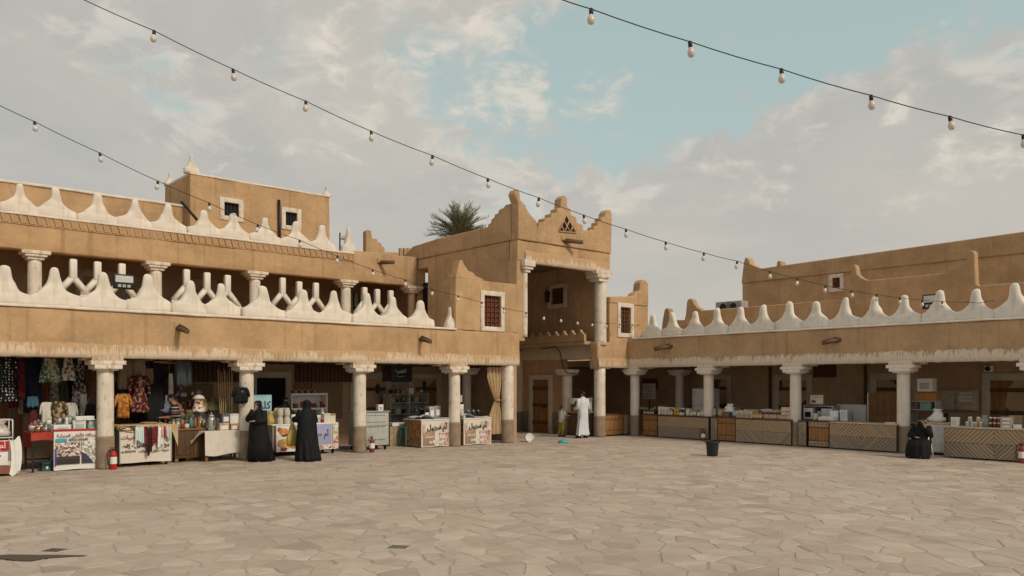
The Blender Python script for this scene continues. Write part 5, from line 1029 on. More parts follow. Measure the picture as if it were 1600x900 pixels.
kb = T('chalkboard', 'black chalkboard with white chalk script hung over the shelf unit', 'sign', L, L.u(626, 1.6), 1.6, L.z(626, 597, 1.6)); bw, bh = L.u(640, 1.6) - L.u(611, 1.6), L.z(626, 567, 1.6) - L.z(626, 597, 1.6)
MB().rbox((-bw / 2, 0, 0), (bw / 2, .03, bh), .01).part('board', P('slate', (.015, .022, .022), .7), kb); text('القهوة', .2, P('chalk', (.5, .52, .5), .9), kb, (0, -.004, bh * .58), width=bw * .6); MB().tube([(-bw * .2, -.004, bh * .3), (0, -.004, bh * .27), (bw * .25, -.004, bh * .32)], .006, 4).part('chalk_line', P('chalk', (.5, .52, .5), .9), kb)
for s_ in (-1, 1): MB().tube([(s_ * bw * .35, .01, bh), (s_ * bw * .35, .01, bh + .3)], .006, 5).part('hanging_wire', M_IRON, kb)
for i, p in enumerate((663, 590)):
    o = T('wall_lantern', ('small iron lantern hanging next to the chalkboard', 'small iron lantern standing on the tall shelf end')[i], 'lantern', L, L.u(p, 2.0), 2.0, (1.75, 1.65)[i]); MB().lathe([(.07, 0), (.08, .03), (.06, .2), (.1, .22), (.02, .32)], 6).part('cage', M_IRON, o); MB().lathe([(.05, .03), (.05, .2)], 8).part('glass', M_PAPERBOX, o); MB().tube([(0, 0, .3), (0, 0, .42)], .006, 5).part('hook', M_IRON, o)
o = T('wooden_crate', 'upright plank crate with papers on it in front of the shelf unit', 'crate', L, L.u(621, 1.2), 1.2)
for k in range(4): MB().rbox((-.28 + .142 * k, 0, 0), (-.145 + .142 * k, .4, .62), .006).part('plank', M_SLAT, o)
folded('crumpled white papers on the plank crate', None, L, L.u(622, 1.2), 1.35, .62, .45, .35, .12, M_PLASW)
def stool(label, fr, u, v, mat, h=.45, rot=0.0, name='plastic_stool', cat='stool'):
    o = T(name, label, cat, fr, u, v, 0, rot); MB().rbox((-.18, -.18, h - .04), (.18, .18, h), .02).part('seat', mat, o)
    for x in (-1, 1):
        for y in (-1, 1): MB().tube([(x * .14, y * .14, h - .03), (x * .19, y * .19, 0)], [.03, .022], 6).part('leg', mat, o)
    return o
stool('teal plastic stool beside the nearest coffee stall', L, L.u(637, .9), .9, M_TEAL, .62)
# the two alike coffee stalls
def coffee_stall(label, u0, u1, v, sidepr):
    o = T('coffee_stall', label, 'stall', L, (u0 + u1) / 2, v, 0, 0, 'stalls with brown and white name banners'); w = (u1 - u0) / 2
    MB().rbox((-w, .012, .03), (w, .95, .84), .01).part('body', P('stall board', (.2, .13, .1), .8), o); banner_panel(o, -w - .005, w + .005, .02, .86, 0, M_BANC, wob=.014)
    print_rect(o, -w + .06, w * -.15, .06, .50, -.016, P('cocoa print', (.34, .22, .16), .6, .2, 3)); print_rect(o, w * .16, w - .04, .06, .48, -.0155, PR_BRN); print_rect(o, -w + .04, -w + .12, .4, .72, -.0165, PR_BRN); blob(o, w * .55, .66, .2, .12, -.016, P('pale rose print', (.52, .41, .35), .6, .2, 5)); print_rect(o, w * .1, w - .02, .40, .415, -.018, M_INKM)
    text('أم سهيل', .3, M_INKB, o, (.0, -.022, .62), width=w * 1.35, bold=.008); text('قهوة وشاي', .10, M_INKW, o, (-w * .5, -.022, .34), width=w * .55, bold=.004); text('بليلة', .10, M_INKW, o, (w * .35, -.022, .34), width=w * .4, bold=.004); text('٠٥٠١٤٩١٦٥٧', .10, M_INKW, o, (-w * .05, -.022, .17), False, w * 1.0, .004)
    MB().sheet(lambda a, b: (-w - .008, .93 * (1 - a), .03 + .8 * b), 6, 6).part('side_banner', sidepr, o)
    MB().rbox((-w - .03, -.02, .84), (w + .02, .97, .87), .008).part('counter', M_WHITE, o)
    MB().sheet(lambda a, b: (-w * 1.0 + 1.9 * w * a, .02 + .8 * b, .885 + .13 * max(0, math.sin(a * 6.0 + .4)) * (1 - .6 * b) + .02 * math.sin(b * 9)), 18, 6).part('dust_sheet', P('white sheet', (.6, .61, .58), .8), o); return o
SIDEP = printed('orange jar print', [(.06, .05, .04), (.40, .16, .04), (.5, .24, .08), (.14, .1, .08), (.3, .3, .28)], 3.0, 'noise')
coffee_stall('coffee stall with torn brown and white banner, fourth column beside it, crate and stool behind', -9.57, -8.42, .02, SIDEP); coffee_stall('coffee stall with brown and white banner next to the tied curtain', -8.02, -6.9, -.08, SIDEP)
for i, (x, y, w, h, m) in enumerate(((-9.05, .6, .2, .24, M_IRON), (-8.85, .6, .2, .34, M_GREY), (-8.62, .6, .22, .36, M_STEEL))): box(('black coffee machine box on the first coffee stall', 'grey carton between the machines on the first coffee stall', 'tall steel box at the column end of the first coffee stall')[i], None, L, x, y, .9, w, .25, h, m, M_PLASW)
for i, (x, y, z, w, h, m) in enumerate(((-7.95, .5, .87, .22, .5, P('teal grey box', (.28, .33, .32), .6)), (-7.7, .6, .87, .2, .42, M_PLASW), (-7.85, .5, 1.37, .24, .22, M_GREY))): box(('tall grey machine on the second coffee stall', 'white boxed machine on the second coffee stall', 'pale carton on top of the tall grey machine')[i], None, L, x, y, z, w, .25, h, m, PR_BRN)
for i in range(5): pot('dark coffee pot on the second coffee stall', 'coffee pots on the second coffee stall', L, -7.45 + .11 * i, .45 + .1 * (i % 2), .89, .055, .22, (M_IRON, P('dull copper', (.3, .13, .07), .4, metal=.7))[i % 2])
folded('blue and white checked cloth at the corner of the second coffee stall', None, L, -7.98, .05, .88, .22, .2, .12, printed('blue checks', [(.6, .62, .64), (.08, .14, .28)], 22))
# tied curtain
cu = T('tied_curtain', 'sand coloured curtain tied in the middle next to the gate end pillar', 'curtain', L, -6.58, .12, 0); z0, z1, zt = .30, 2.52, 1.42
def cf(k): return lambda a, b: (lambda z: (lambda q: ((-.33 + .62 * a) * q + .12 * (1 - q) + .02, .05 * math.sin(a * 26) * (.5 + .5 * q) + k, z))(.25 + .75 * min(1, abs(z - zt) / .75) ** .8))(z0 + (z1 - z0) * b)
MB().sheet(cf(0), 40, 20).sheet(cf(.015), 40, 20).part('cloth', M_SAND, cu); MB().lathe([(.10, -.03), (.11, 0), (.10, .03)], 12).part('tie', M_CARD, cu, (.12, .0, zt)); MB().tube([(-.4, .0, z1), (.4, .0, z1)], .015, 6).part('curtain_rod', M_IRON, cu)
# bits lying on the plaza
o = T('white_bucket', 'white round bucket lying on its side by the gate end pillar', 'bucket', L, -5.35, -.25, .15); r = .15
bk = MB().rings([[(q * r * math.cos(6.283 * j / 20), y, q * r * math.sin(6.283 * j / 20)) for j in range(20)] for y, q in ((0, .2), (0, .93), (-.01, 1.0), (.02, 1.02), (.26, .86))]).part('tub', M_PLASW, o, rot=(0, 0, -.55)); MB().tube([(-r, .02, 0), (-r * .6, -.05, -r * .75), (r * .6, -.05, -r * .75), (r, .02, 0)], .006, 5).part('handle', M_IRON, bk)
o = T('teal_dish', 'upturned teal plastic basin lying on the paving in front of the gate', 'dish', L, -4.75, -1.25, .012); MB().lathe([(.17, 0), (.165, .02), (.13, .07), (.12, .075)], 18).part('bowl', P('turquoise plastic', (.03, .40, .44), .4), o); MB().lathe([(.175, 0), (.185, .008), (.17, .016)], 18, cap=False).part('rim', P('turquoise plastic', (.03, .40, .44), .4), o)
o = T('black_bucket', 'large black plastic tub standing alone on the open paving', 'bucket', R, 7.36, -5.07, .012); MB().lathe([(.135, 0), (.145, .01), (.175, .36), (.18, .37), (.165, .37), (.16, .3), (.02, .29)], 20, cap=False).part('tub', P('black plastic', (.022, .03, .03), .5), o); MB().lathe([(.18, .345), (.205, .35), (.205, .385), (.17, .385)], 20, cap=False).part('rim', P('black plastic', (.022, .03, .03), .5), o)
def gpx(px, py): Y = EYE * F / (py - HZ); return (px - 800) / F * Y, Y
for i, (px, py) in enumerate(((623, 856), (85, 861))):
    x, y = gpx(px, py); o = T('drain_grate', ('small slotted drain grate in the paving near the middle of the plaza', 'slotted drain grate in the paving beside the dark puddle')[i], 'drain', None, x, y, .004); MB().rbox((-.14, -.12, -.02), (.14, .12, .006), .004).part('plate', P('drain plate', (.42, .35, .28), .7), o)
    for k in range(6): MB().box(-.105 + .038 * k, -.085 + .038 * k, -.09, .09, .0, .0085).part('slot', M_BLACK, o, rot=(0, 0, -.25))
x, y = gpx(45, 872); pm, N, b_, t_ = newmat('dark wet film'); b_.inputs['Base Color'].default_value = (.075, .052, .036, 1); b_.inputs['Roughness'].default_value = .45; b_.inputs['Specular IOR Level'].default_value = .3
pud = MB().hprism([(x_ + mnoise.noise((x_ * 6, y_ * 6, 1)) * .03, y_ * (.8 + .5 * mnoise.noise((x_ * 5, 3, y_ * 5)))) for x_, y_ in ((-.9, -.08), (-.5, -.10), (-.25, -.08), (-.12, -.17), (.02, -.21), (.14, -.19), (.22, -.09), (.36, .0), (.52, .07), (.62, .12), (.40, .12), (.2, .13), (.05, .16), (-.1, .18), (-.3, .13), (-.6, .12), (-.9, .10))], 0, .003).part('puddle', pm, None, (x, y, .0075)); pud['kind'] = 'structure'
# ------------------------------------------------------------------ plank fronted counters
def clip_rect(poly, x0, x1, z0, z1):
    for (px_, pz_, nx, nz) in ((x0, 0, -1, 0), (x1, 0, 1, 0), (0, z0, 0, -1), (0, z1, 0, 1)):
        poly = polygon_clip(poly, px_, pz_, nx, nz)
        if len(poly) < 3: return []
    return poly
def herring(root, w, z0, z1, sw=.078, grey=.5, y=0.0):
    zc_ = (z0 + z1) / 2
    for qx in (-1, 1):
        for qz in (-1, 1):
            x0, x1 = (-w / 2, 0) if qx < 0 else (0, w / 2); a0, a1 = (z0, zc_) if qz < 0 else (zc_, z1)
            s_ = 1 if qx * qz < 0 else -1; dx, dz = .7071, .7071 * s_
            cx, cz = (x0 + x1) / 2, (a0 + a1) / 2; R_ = (x1 - x0 + a1 - a0) * .75; n = int(R_ / sw) + 1
            for k in range(-n, n + 1):
                ox, oz = cx + -dz * sw * k, cz + dx * sw * k; h = sw / 2 - .005
                p = [(ox - dx * R_ + dz * h, oz - dz * R_ - dx * h), (ox + dx * R_ + dz * h, oz + dz * R_ - dx * h), (ox + dx * R_ - dz * h, oz + dz * R_ + dx * h), (ox - dx * R_ - dz * h, oz - dz * R_ + dx * h)]
                p = clip_rect(p, x0 + .004, x1 - .004, a0 + .004, a1 - .004)
                if len(p) < 3: continue
                mx, mz = sum(q[0] for q in p) / len(p), sum(q[1] for q in p) / len(p)
                g = grey + (.35 if qz < 0 else -.25) + jit(.25); m = M_SLATG if g > .72 else M_SLAT if g > .36 else M_SLATB
                MB().prism([((q[0] - mx) * dx + (q[1] - mz) * dz, -(q[0] - mx) * dz + (q[1] - mz) * dx) for q in p], -.012 - rnd.random() * .008, .01).part('slat', m, root, (mx, y, mz), (0, -math.atan2(dz, dx), 0))
def counter(label, fr, px0, px1, v, top, mat_top, grey, kind='herring', depth=.6, overhang=.03, rot=0.0):
    u0, u1 = fr.u(px0, v), fr.u(px1, v); w = u1 - u0
    o = T('plank_counter' if kind == 'herring' else 'carved_counter', label, 'counter', fr, (u0 + u1) / 2, v, 0)
    MB().box(-w / 2, w / 2, .012, depth, .03, top - .04).part('carcass', M_DOORD, o)
    MB().rbox((-w / 2 - .01, -overhang, top - .04), (w / 2 + .01, depth + .03, top), .008).part('countertop', mat_top, o)
    if kind == 'herring': herring(o, w, .035, top - .045, grey=grey)
    else:
        k = max(3, int(w / .17)); zt, zb = top - .2, .2
        for i in range(k): MB().rbox((-w / 2 + w * i / k + .003, -.012, zb), (-w / 2 + w * (i + 1) / k - .003, .012, zt), .005).part('plank', M_PANEL, o)
        for z0, z1 in ((.05, zb - .005), (zt + .005, top - .05)):
            MB().rbox((-w / 2 + .002, -.025, z0), (w / 2 - .002, .01, z1), .008).part('rail', M_PANEL if grey < .4 else M_SLAT, o)
            for i in range(5): MB().ball((-w * .4 + w * .2 * i, -.026, (z0 + z1) / 2 + .01), .022, 8).part('stud', M_DOORD, o)
            for i in range(7): MB().prism([(-w * .45 + w * .15 * i - .035, 0), (-w * .45 + w * .15 * i + .035, 0), (-w * .45 + w * .15 * i, .05 * (1 if z0 < .2 else -1))], -.02, .01).part('tooth', M_DOORD, o, (0, 0, zb + .002 if z0 < .2 else zt - .002))
    return o
TOPD = wood('dark counter top', (.16, .075, .045), .6, axis=0); TOPL = P('pale counter edge', (.5, .40, .29), .6)
counter('carved orange counter front just past the gate column', L, 946, 974, -.02, .82, TOPD, .2, 'carved', .5); counter('narrow grey plank counter tucked into the inner corner', L, 975, 1000, -.02, .82, TOPD, .9, 'herring', .5)
counter('carved orange counter front right after the corner column', R, 1005, 1027, -.12, .83, TOPD, .2, 'carved'); counter('grey and honey herringbone counter with a maroon top edge, nearest the corner', R, 1028.5, 1107, -.25, .83, P('maroon edge', (.10, .03, .02), .6), .62)
counter('slatted grey end post counter beside the second column', R, 1111, 1121, -.22, .83, TOPD, .9, 'herring', .4); counter('carved orange counter front between straw basket and the pale herringbone counter', R, 1122, 1149, -.25, .84, TOPD, .2, 'carved'); counter('pale brown herringbone counter loaded with cartons and capped bottles', R, 1150, 1236, -.28, .83, TOPD, .3)
counter('slatted grey end post counter beside the third column', R, 1248, 1260, -.22, .83, TOPD, .9, 'herring', .4); counter('dull brown carved counter front with a row of dark studs', R, 1264, 1295, -.28, .84, TOPD, .6, 'carved'); counter('herringbone counter with a bare pale top and grey lower slats', R, 1296.5, 1401, -.32, .82, TOPL, .55); counter('widest herringbone counter nearest the viewer beside the seated woman', R, 1475, 1640, -.75, .84, TOPL, .42)
# goods on those counters
rnd.seed(21)
CJ = P('cream jar', (.62, .56, .46), .4); YJ = P('saffron jar', (.55, .33, .05), .35); HON = P('honey', (.30, .13, .03), .25, spec=.5); DRK = P('syrup', (.10, .035, .015), .2, spec=.5)
def rowj(fn, label, group, fr, px0, px1, n, v, z, **k):
    a, b = fr.u(px0, v), fr.u(px1, v)
    for i in range(n): fn(label, group, fr, a + (b - a) * (i + .5) / n, v + jit(.02), z, **k)
rowj(jar, 'cream jar in the two high row on the maroon edged counter', 'cream jars on the maroon edged counter', R, 1029, 1052, 5, -.1, .83, r=.06, h=.15, body=CJ, lid=CJ); rowj(jar, 'cream jar in the two high row on the maroon edged counter', 'cream jars on the maroon edged counter', R, 1029, 1045, 4, -.1, .98, r=.06, h=.13, body=CJ, lid=M_PLASW)
rowj(jar, 'saffron yellow jar stacked on the maroon edged counter', 'yellow jars on the maroon edged counter', R, 1053, 1061, 2, -.1, .83, r=.06, h=.14, body=YJ, lid=YJ); rowj(jar, 'saffron yellow jar stacked on the maroon edged counter', 'yellow jars on the maroon edged counter', R, 1054, 1061, 2, -.1, .97, r=.055, h=.13, body=YJ, lid=P('orange lid', (.5, .14, .02), .5))
rowj(jar, 'dark jar with white lid behind the yellow jars', 'dark jars on the maroon edged counter', R, 1050, 1070, 4, .15, .83, r=.07, h=.26, body=P('ink jar', (.03, .035, .05), .3), lid=M_PLASW); rowj(jar, 'white lidded tub after the yellow jars', 'white tubs on the maroon edged counter', R, 1062, 1069, 2, -.1, .83, r=.055, h=.1, body=CJ, lid=M_PLASW)
for i, (p, h, m) in enumerate(((1077, .24, M_PAPERBOX), (1083, .16, PR_BRN), (1088, .2, M_CARD), (1094, .14, PR_CUPS), (1100, .22, M_GREY), (1104, .3, PR_BRN))): box(f'{("cream", "brown print", "tan", "glassy", "grey", "tall print")[i]} food box near the end of the maroon edged counter', 'food boxes at the counter end', R, R.u(p, 0), .0, .83, .14, .2, h, m, M_PLASW)
rowj(jar, 'honey jar along the back of the maroon edged counter', 'honey jars at the back of the maroon edged counter', R, 1072, 1104, 8, .2, .83, r=.055, h=.2, body=HON, lid=M_PLASW)
for i, (p, v_) in enumerate(((1008, .1), (1020, .12))):
    o = T('produce_basket', ('black basket of greens next to the corner column', 'green basket of herbs before the cream jars')[i], 'basket', R, R.u(p, v_), v_, .83); MB().lathe([(.17, 0), (.21, .17), (.2, .17), (.17, .03)], 14).part('basket', (M_IRON, P('dark green plastic', (.03, .06, .04), .5))[i], o)
    for k in range(9): MB().ball((jit(.11), jit(.11), .19 + jit(.03)), .06, 7, (1, 1, .7)).part('leaf_bundle', P('dried herbs', (.30, .27, .18), .9), o)
rowj(bottle, 'thin red capped bottle on the carved counter after the corner column', 'bottles on the carved corner counter', R, 1006, 1022, 5, -.05, .83, r=.04, h=.16, body=HON, lid=M_RED)
o = T('straw_basket', 'round straw basket on the carved counter beside the second column', 'basket', R, R.u(1128, 0), .0, .84); MB().lathe([(.12, 0), (.15, .1), (.14, .22), (.15, .24)], 16).part('basket', P('straw', (.48, .36, .2), .8), o); MB().lathe([(.15, .235), (.165, .25), (.15, .265)], 16, cap=False).part('rim', M_CARD, o)
box('brown carton next to the straw basket', None, R, R.u(1136, -.1), -.1, .84, .26, .2, .16, P('umber carton', (.16, .1, .08), .8), None); sack('white plastic bag slumped over the brown carton', R, R.u(1139, .15), .15, .95, .2, .32, M_PLASW); sack('pale blue plastic bag behind the cream cartons', R, R.u(1148, .2), .2, .84, .2, .3, P('icy bag', (.5, .56, .58), .35)); box('squat steel till at the back of the pale herringbone counter', None, R, R.u(1180, .3), .3, .83, .4, .3, .27, M_GREY, None); bottle('grey grinder with glass top near the second column', None, R, R.u(1117, .1), .1, .83, .07, .34, M_STEEL, M_IRON)
for i in range(7): box('upright cream carton in the row on the pale herringbone counter', 'cream cartons on the pale herringbone counter', R, R.u(1153 + 3.6 * i, -.1), -.1 + .04 * (i % 2), .83, .085, .12, .22 + .03 * (i % 3 == 1), M_PAPERBOX, PR_BRN)
rowj(bottle, 'amber yellow bottle on the pale herringbone counter', 'amber bottles on the pale herringbone counter', R, 1176, 1191, 4, -.12, .83, r=.05, h=.2, body=YJ, lid=P('orange lid', (.5, .14, .02), .5))
rowj(bottle, 'dark bottle with white cap in the double row on the pale herringbone counter', 'white capped bottles', R, 1188, 1222, 10, .12, .83, r=.045, h=.29, body=DRK, lid=M_PLASW); rowj(jar, 'brown labelled jar in front of the white capped bottles', 'brown labelled jars', R, 1193, 1222, 7, -.12, .83, r=.05, h=.15, body=PR_BRN, lid=M_CARD); rowj(bottle, 'dark bottle with white cap in the double row on the pale herringbone counter', 'white capped bottles', R, 1190, 1220, 9, .0, .83, r=.042, h=.25, body=DRK, lid=M_PLASW)
for i in range(6): box('tan food packet stacked before the third column', 'tan packets before the third column', R, R.u(1226 + 7 * (i % 2), -.05), -.05, .83 + .13 * (i // 2), .16, .15, .125, PR_BRN if i % 3 else M_CARD, M_PAPERBOX)
for k in range(2): box('stacked white and clear tray by the third column on the dull carved counter', 'trays on the dull carved counter', R, R.u(1291 + 6 * k, .0), .0, .84 + .0 * k, .38, .3, .1 + .02 * k, M_PLASW, None, .2 - .3 * k, 'tray', 'food_tray')
fp = T('framed_notice', 'framed notice propped on the steel shelf behind the dull carved counter', 'picture', R, R.u(1276, .6), .6, 1.28); MB().rbox((-.26, 0, 0), (.26, .03, .36), .008).part('frame', M_DOOR, fp); MB().box(-.22, .22, -.006, .0, .04, .32).part('paper', M_BANC, fp); print_rect(fp, -.17, -.02, .08, .16, -.008, M_INKM); text('قائمة الأسعار', .05, M_INKB, fp, (.02, -.008, .26), width=.3)
sr = shelf('low steel shelf behind the dull carved counter', R, R.u(1278, .5), .5, 1.0, .45, (.5, 1.26), M_STEEL, 'steel_shelf'); box('white coffee machine under the steel shelf', None, R, R.u(1266, .55), .56, .84, .3, .3, .34, M_PLASW, M_IRON); box('black machine with round dial under the steel shelf', None, R, R.u(1284, .55), .56, .84, .22, .3, .38, M_IRON, M_STEEL); box('pale blue grey machine beyond the steel shelf', None, R, R.u(1297, .5), .45, .84, .36, .3, .34, P('icy metal', (.42, .47, .48), .5), None); jar('cream tub in front of the steel shelf', None, R, R.u(1272, .1), .2, .84, .09, .2, CJ, CJ)
cb = T('white_cabinet', 'low white two door cabinet behind the bare pale topped counter', 'cabinet', R, R.u(1330, 1.6), 1.6); cw, chh = R.u(1353, 1.6) - R.u(1307, 1.6), R.z(1330, 632, 1.6); MB().rbox((-cw / 2, .02, 0), (cw / 2, .55, chh), .01).part('body', M_WHITE, cb)
for s_ in (-1, 1): d_ = MB().rbox((min(0, s_ * cw / 2) + .006, 0, .1), (max(0, s_ * cw / 2) - .006, .022, chh - .03), .006).part('door', M_WHITE, cb); MB().rbox((s_ * .05 - .012, -.03, chh - .5), (s_ * .05 + .012, 0, chh - .25), .006).part('handle', M_STEEL, d_)
wc = T('wooden_wardrobe', 'tall brown panelled cupboard behind the bare pale topped counter', 'cupboard', R, R.u(1378, 1.3), 1.3); ww, wh = R.u(1400, 1.3) - R.u(1357, 1.3), R.z(1378, 614, 1.3); MB().rbox((-ww / 2, .02, 0), (ww / 2, .5, wh), .01).part('body', M_DOOR, wc)
for z0, z1 in ((.1, wh * .58), (wh * .6, wh - .03)): MB().rbox((-ww / 2 + .03, 0, z0), (ww / 2 - .03, .022, z1), .008).part('door', wood('carved brown door', (.27, .14, .06), .5, axis=2), wc)
MB().box(-ww / 2 - .03, -ww / 2 - .003, 0, .03, 0, wh + .0).part('edge_strip', M_WHITE, wc)
folded('stack of white paper sheets on the bare pale counter top', None, R, R.u(1393, .0), -.02, .82, .3, .22, .035, M_PLASW)
fr_ = T('refrigerator', 'white two door refrigerator behind the maroon edged counter', 'refrigerator', R, R.u(1095, 1.5), 1.5); fw_, fh_ = .78, R.z(1095, 607, 1.5); MB().rbox((-fw_ / 2, .03, .05), (fw_ / 2, .65, fh_), .02).part('body', M_WHITE, fr_)
for z0, z1 in ((.07, fh_ * .62), (fh_ * .64, fh_ - .01)): d_ = MB().rbox((-fw_ / 2, 0, z0), (fw_ / 2, .032, z1), .012).part('door', M_WHITE, fr_); MB().rbox((-fw_ * .4, -.03, z1 - .3), (-fw_ * .36, 0, z1 - .08), .008).part('handle', M_STEEL, d_)
sb = T('menu_board', 'grey paper menu board leaning behind the corner counters', 'sign', R, R.u(1014, 1.2), 1.2, 1.35, 0.1); MB().rbox((-.3, 0, 0), (.3, .02, .62), .005).part('board', P('grey paper', (.30, .28, .26), .8), sb)
for k in range(5): print_rect(sb, -.22, .2 - .05 * (k % 2), .1 + .1 * k, .13 + .1 * k, -.003, P('grey lines', (.14, .13, .12), .8), 'printed_line')
MB().box(-.02, .02, .02, .04, -1.35, .3).part('stand', M_IRON, sb)
wcab = T('hatch_cabinet', 'cream wall cabinet with a printed notice hung behind the seated woman', 'cabinet', R, (R.u(1460, 2.9) + R.u(1526, 2.9)) / 2, 2.9, R.z(1490, 641, 2.9)); w_, h_ = R.u(1526, 2.9) - R.u(1460, 2.9), R.z(1490, 609, 2.9) - R.z(1490, 641, 2.9); MB().rbox((-w_ / 2, .03, 0), (w_ / 2, .28, h_), .012).part('body', P('grey cabinet', (.36, .32, .27), .6), wcab)
for s_ in (-1, 1): MB().rbox((min(0, s_ * w_ / 2) + .02, 0, .03), (max(0, s_ * w_ / 2) - .02, .032, h_ - .03), .01).part('door', P('cabinet door', (.42, .36, .28), .6), wcab)
MB().box(.1, w_ / 2 - .12, -.006, .0, h_ * .42, h_ - .08).part('notice', M_BANC, wcab); text('مغلق للصلاة', .1, M_INKB, wcab, (w_ * .24, -.009, h_ * .76), width=w_ * .34); text('ممنوع التدخين', .09, M_INKB, wcab, (w_ * .24, -.009, h_ * .58), width=w_ * .3)
lc = T('white_counter_unit', 'plain white floor unit behind the seated woman', 'cabinet', R, R.u(1462, -.1), -.25); MB().rbox((-.4, .02, .08), (.4, .6, .86), .01).part('body', M_WHITE, lc); MB().rbox((-.42, -.01, .86), (.42, .62, .9), .008).part('countertop', TOPL, lc); MB().box(-.38, .38, .0, .02, .12, .82).part('door', P('pale grey door', (.55, .55, .54), .5), lc); MB().box(-.36, .36, .08, .5, 0, .08).part('plinth', M_IRON, lc)
shelf('grey shelf stacked with boxes beside the last column', R, R.u(1440, 1.2), 1.2, .8, .45, (.4, .8, 1.2, 1.45), M_GREY, 'box_shelf'); box('white carton on top of the ochre box', None, R, R.u(1444, 1.2), 1.4, 1.74, .42, .35, .38, M_PLASW, M_GREY); box('long ochre box on the grey shelf', None, R, R.u(1445, 1.2), 1.4, 1.46, .6, .35, .24, P('ochre carton', (.40, .20, .05), .7), None); box('teal grey carton on a lower board of the grey shelf', None, R, R.u(1445, 1.2), 1.4, 1.21, .3, .3, .22, P('teal carton', (.22, .36, .34), .7), None); sack('white plastic bag slumped on the white floor unit', R, R.u(1463, .2), .2, .9, .2, .36, M_PLASW); box('black till box on the white floor unit', None, R, R.u(1468, .3), .3, .9, .36, .3, .25, M_IRON, None)
box('white upright napkin box on the widest counter', None, R, R.u(1493, -.5), -.5, .84, .18, .14, .23, M_PLASW, M_PAPERBOX)
for nm, px, m in (('pale', 1516, P('pale syrup', (.42, .44, .44), .3)), ('golden', 1529, P('golden jar', (.44, .34, .18), .3))):
    for dx, dz in ((-.06, 0), (.06, 0), (0, .13)): jar(f'{nm} jar in the small pyramid on the widest counter', f'{nm} jar pyramid', R, R.u(px, -.5) + dx, -.5, .84 + dz, .055, .13, m, M_PLASW)
for i in range(4):
    for k in range(2): jar('red and white jar in the two high block on the widest counter', 'red and white jars', R, R.u(1548, -.5) + .1 * i, -.5, .84 + .135 * k, .048, .13, P('red jar', (.36, .03, .02), .4) if k and i > 1 else DRK, M_PLASW)
for k in range(3): box('flat clear box stacked three high on the widest counter', 'clear boxes on the widest counter', R, R.u(1574, -.5), -.5, .84 + .095 * k, .26, .2, .09, P('clear box', (.42, .37, .30), .3), M_PLASW)
box('squat white tub at the picture edge on the widest counter', None, R, R.u(1590, -.5), -.5, .84, .16, .15, .09, M_PLASW, None); box('tall plain brown carton standing behind the flat clear boxes', None, R, R.u(1590, .1), .1, .84, .3, .3, .3, M_CARD, None)
fan = T('wall_speaker', 'small white speaker above the last wide door', 'speaker', R, R.u(1545, 3.1), 3.1, 2.32); MB().rbox((-.12, -.08, 0), (.12, .08, .2), .02).part('housing', M_WHITE, fan); MB().lathe([(.07, 0), (.08, .01)], 12).part('cone', M_IRON, fan, (0, -.085, .1), (math.pi / 2, 0, 0))
CLUT = [M_CARD, M_PLASW, P('icy bag', (.5, .56, .58), .35), M_GREY, P('umber carton', (.16, .1, .08), .8), M_PAPERBOX, M_STEEL, P('ochre carton', (.40, .20, .05), .7)]
NCL = ['tan', 'white', 'pale blue', 'grey', 'dark brown', 'cream', 'steel', 'ochre']
for i, p in enumerate((1034, 1046, 1058, 1068, 1154, 1164, 1200, 1212, 1225, 1305, 1320, 1540, 1556)):
    wh = 'maroon edged' if p < 1100 else 'pale herringbone' if p < 1240 else 'bare topped' if p < 1400 else 'widest'
    v_ = .22 if p < 1500 else -.2; u_ = R.u(p, v_)
    if i % 3 == 2: sack(f'{NCL[i % 8]} bag slumped at the back of the {wh} counter' + (' nearer the corner' if i in (2,) else ''), R, u_, v_, .83, .13, .24 + .1 * rnd.random(), CLUT[i % 8])
    else: box(f'{NCL[i % 8]} carton at the back of the {wh} counter' + (' beside the fridge' if i == 3 else ''), None, R, u_, v_, .83, .16 + .1 * rnd.random(), .2, .2 + .16 * rnd.random(), CLUT[i % 8], M_PLASW if i % 2 else None, jit(.3))
# gate counter with a drinks machine
gc = T('gate_counter', 'brown counter with cups and machines inside the gate beside the man in white', 'counter', L, -1.45, .95, 0); MB().rbox((-.35, -.62, 0), (.3, .55, .86), .015).part('body', P('brown counter', (.13, .08, .05), .7), gc); MB().rbox((-.4, -.66, .86), (.33, .58, .9), .01).part('countertop', TOPL, gc)
for i, (x, y, w, d, h, m) in enumerate(((-.15, .45, .25, .2, .5, M_PLASW), (.0, .2, .3, .25, .4, M_IRON), (.05, -.1, .25, .3, .52, M_STEEL), (-.2, .05, .2, .3, .22, M_CARD), (-.22, .32, .22, .2, .28, M_DOOR))): box(('white water dispenser at the inner end of the gate counter', 'black machine in the middle of the gate counter', 'steel drinks machine on the gate counter behind the man', 'brown carton at the edge of the gate counter', 'small wooden chest on the gate counter by the boy')[i], None, L, -1.45 + x, .95 + y, .9, w, d, h, m, M_GREY)
for i in range(6): jar('small cup lined up on the gate counter', 'cups on the gate counter', L, -1.7 + .0 * i, .42 + .09 * i, .9, .035, .11, M_STEEL if i % 2 else M_PLASW, M_PLASW)
ln = T('loggia_lantern', 'black iron lantern on the loggia wall beside its small window', 'lantern', L, UW - .18, L.v_at(856, UW - .15)[0], EYE + (HZ - 473) * L.v_at(856, UW - .15)[1] / F); MB().lathe([(.06, 0), (.09, .05), (.11, .34), (.14, .36), (.03, .5)], 6).part('cage', M_IRON, ln); MB().lathe([(.07, .06), (.085, .33)], 8).part('glass', M_PAPERBOX, ln); MB().tube([(0, 0, .5), (0, 0, .6), (.16, 0, .6)], .012, 6).part('bracket', M_IRON, ln)
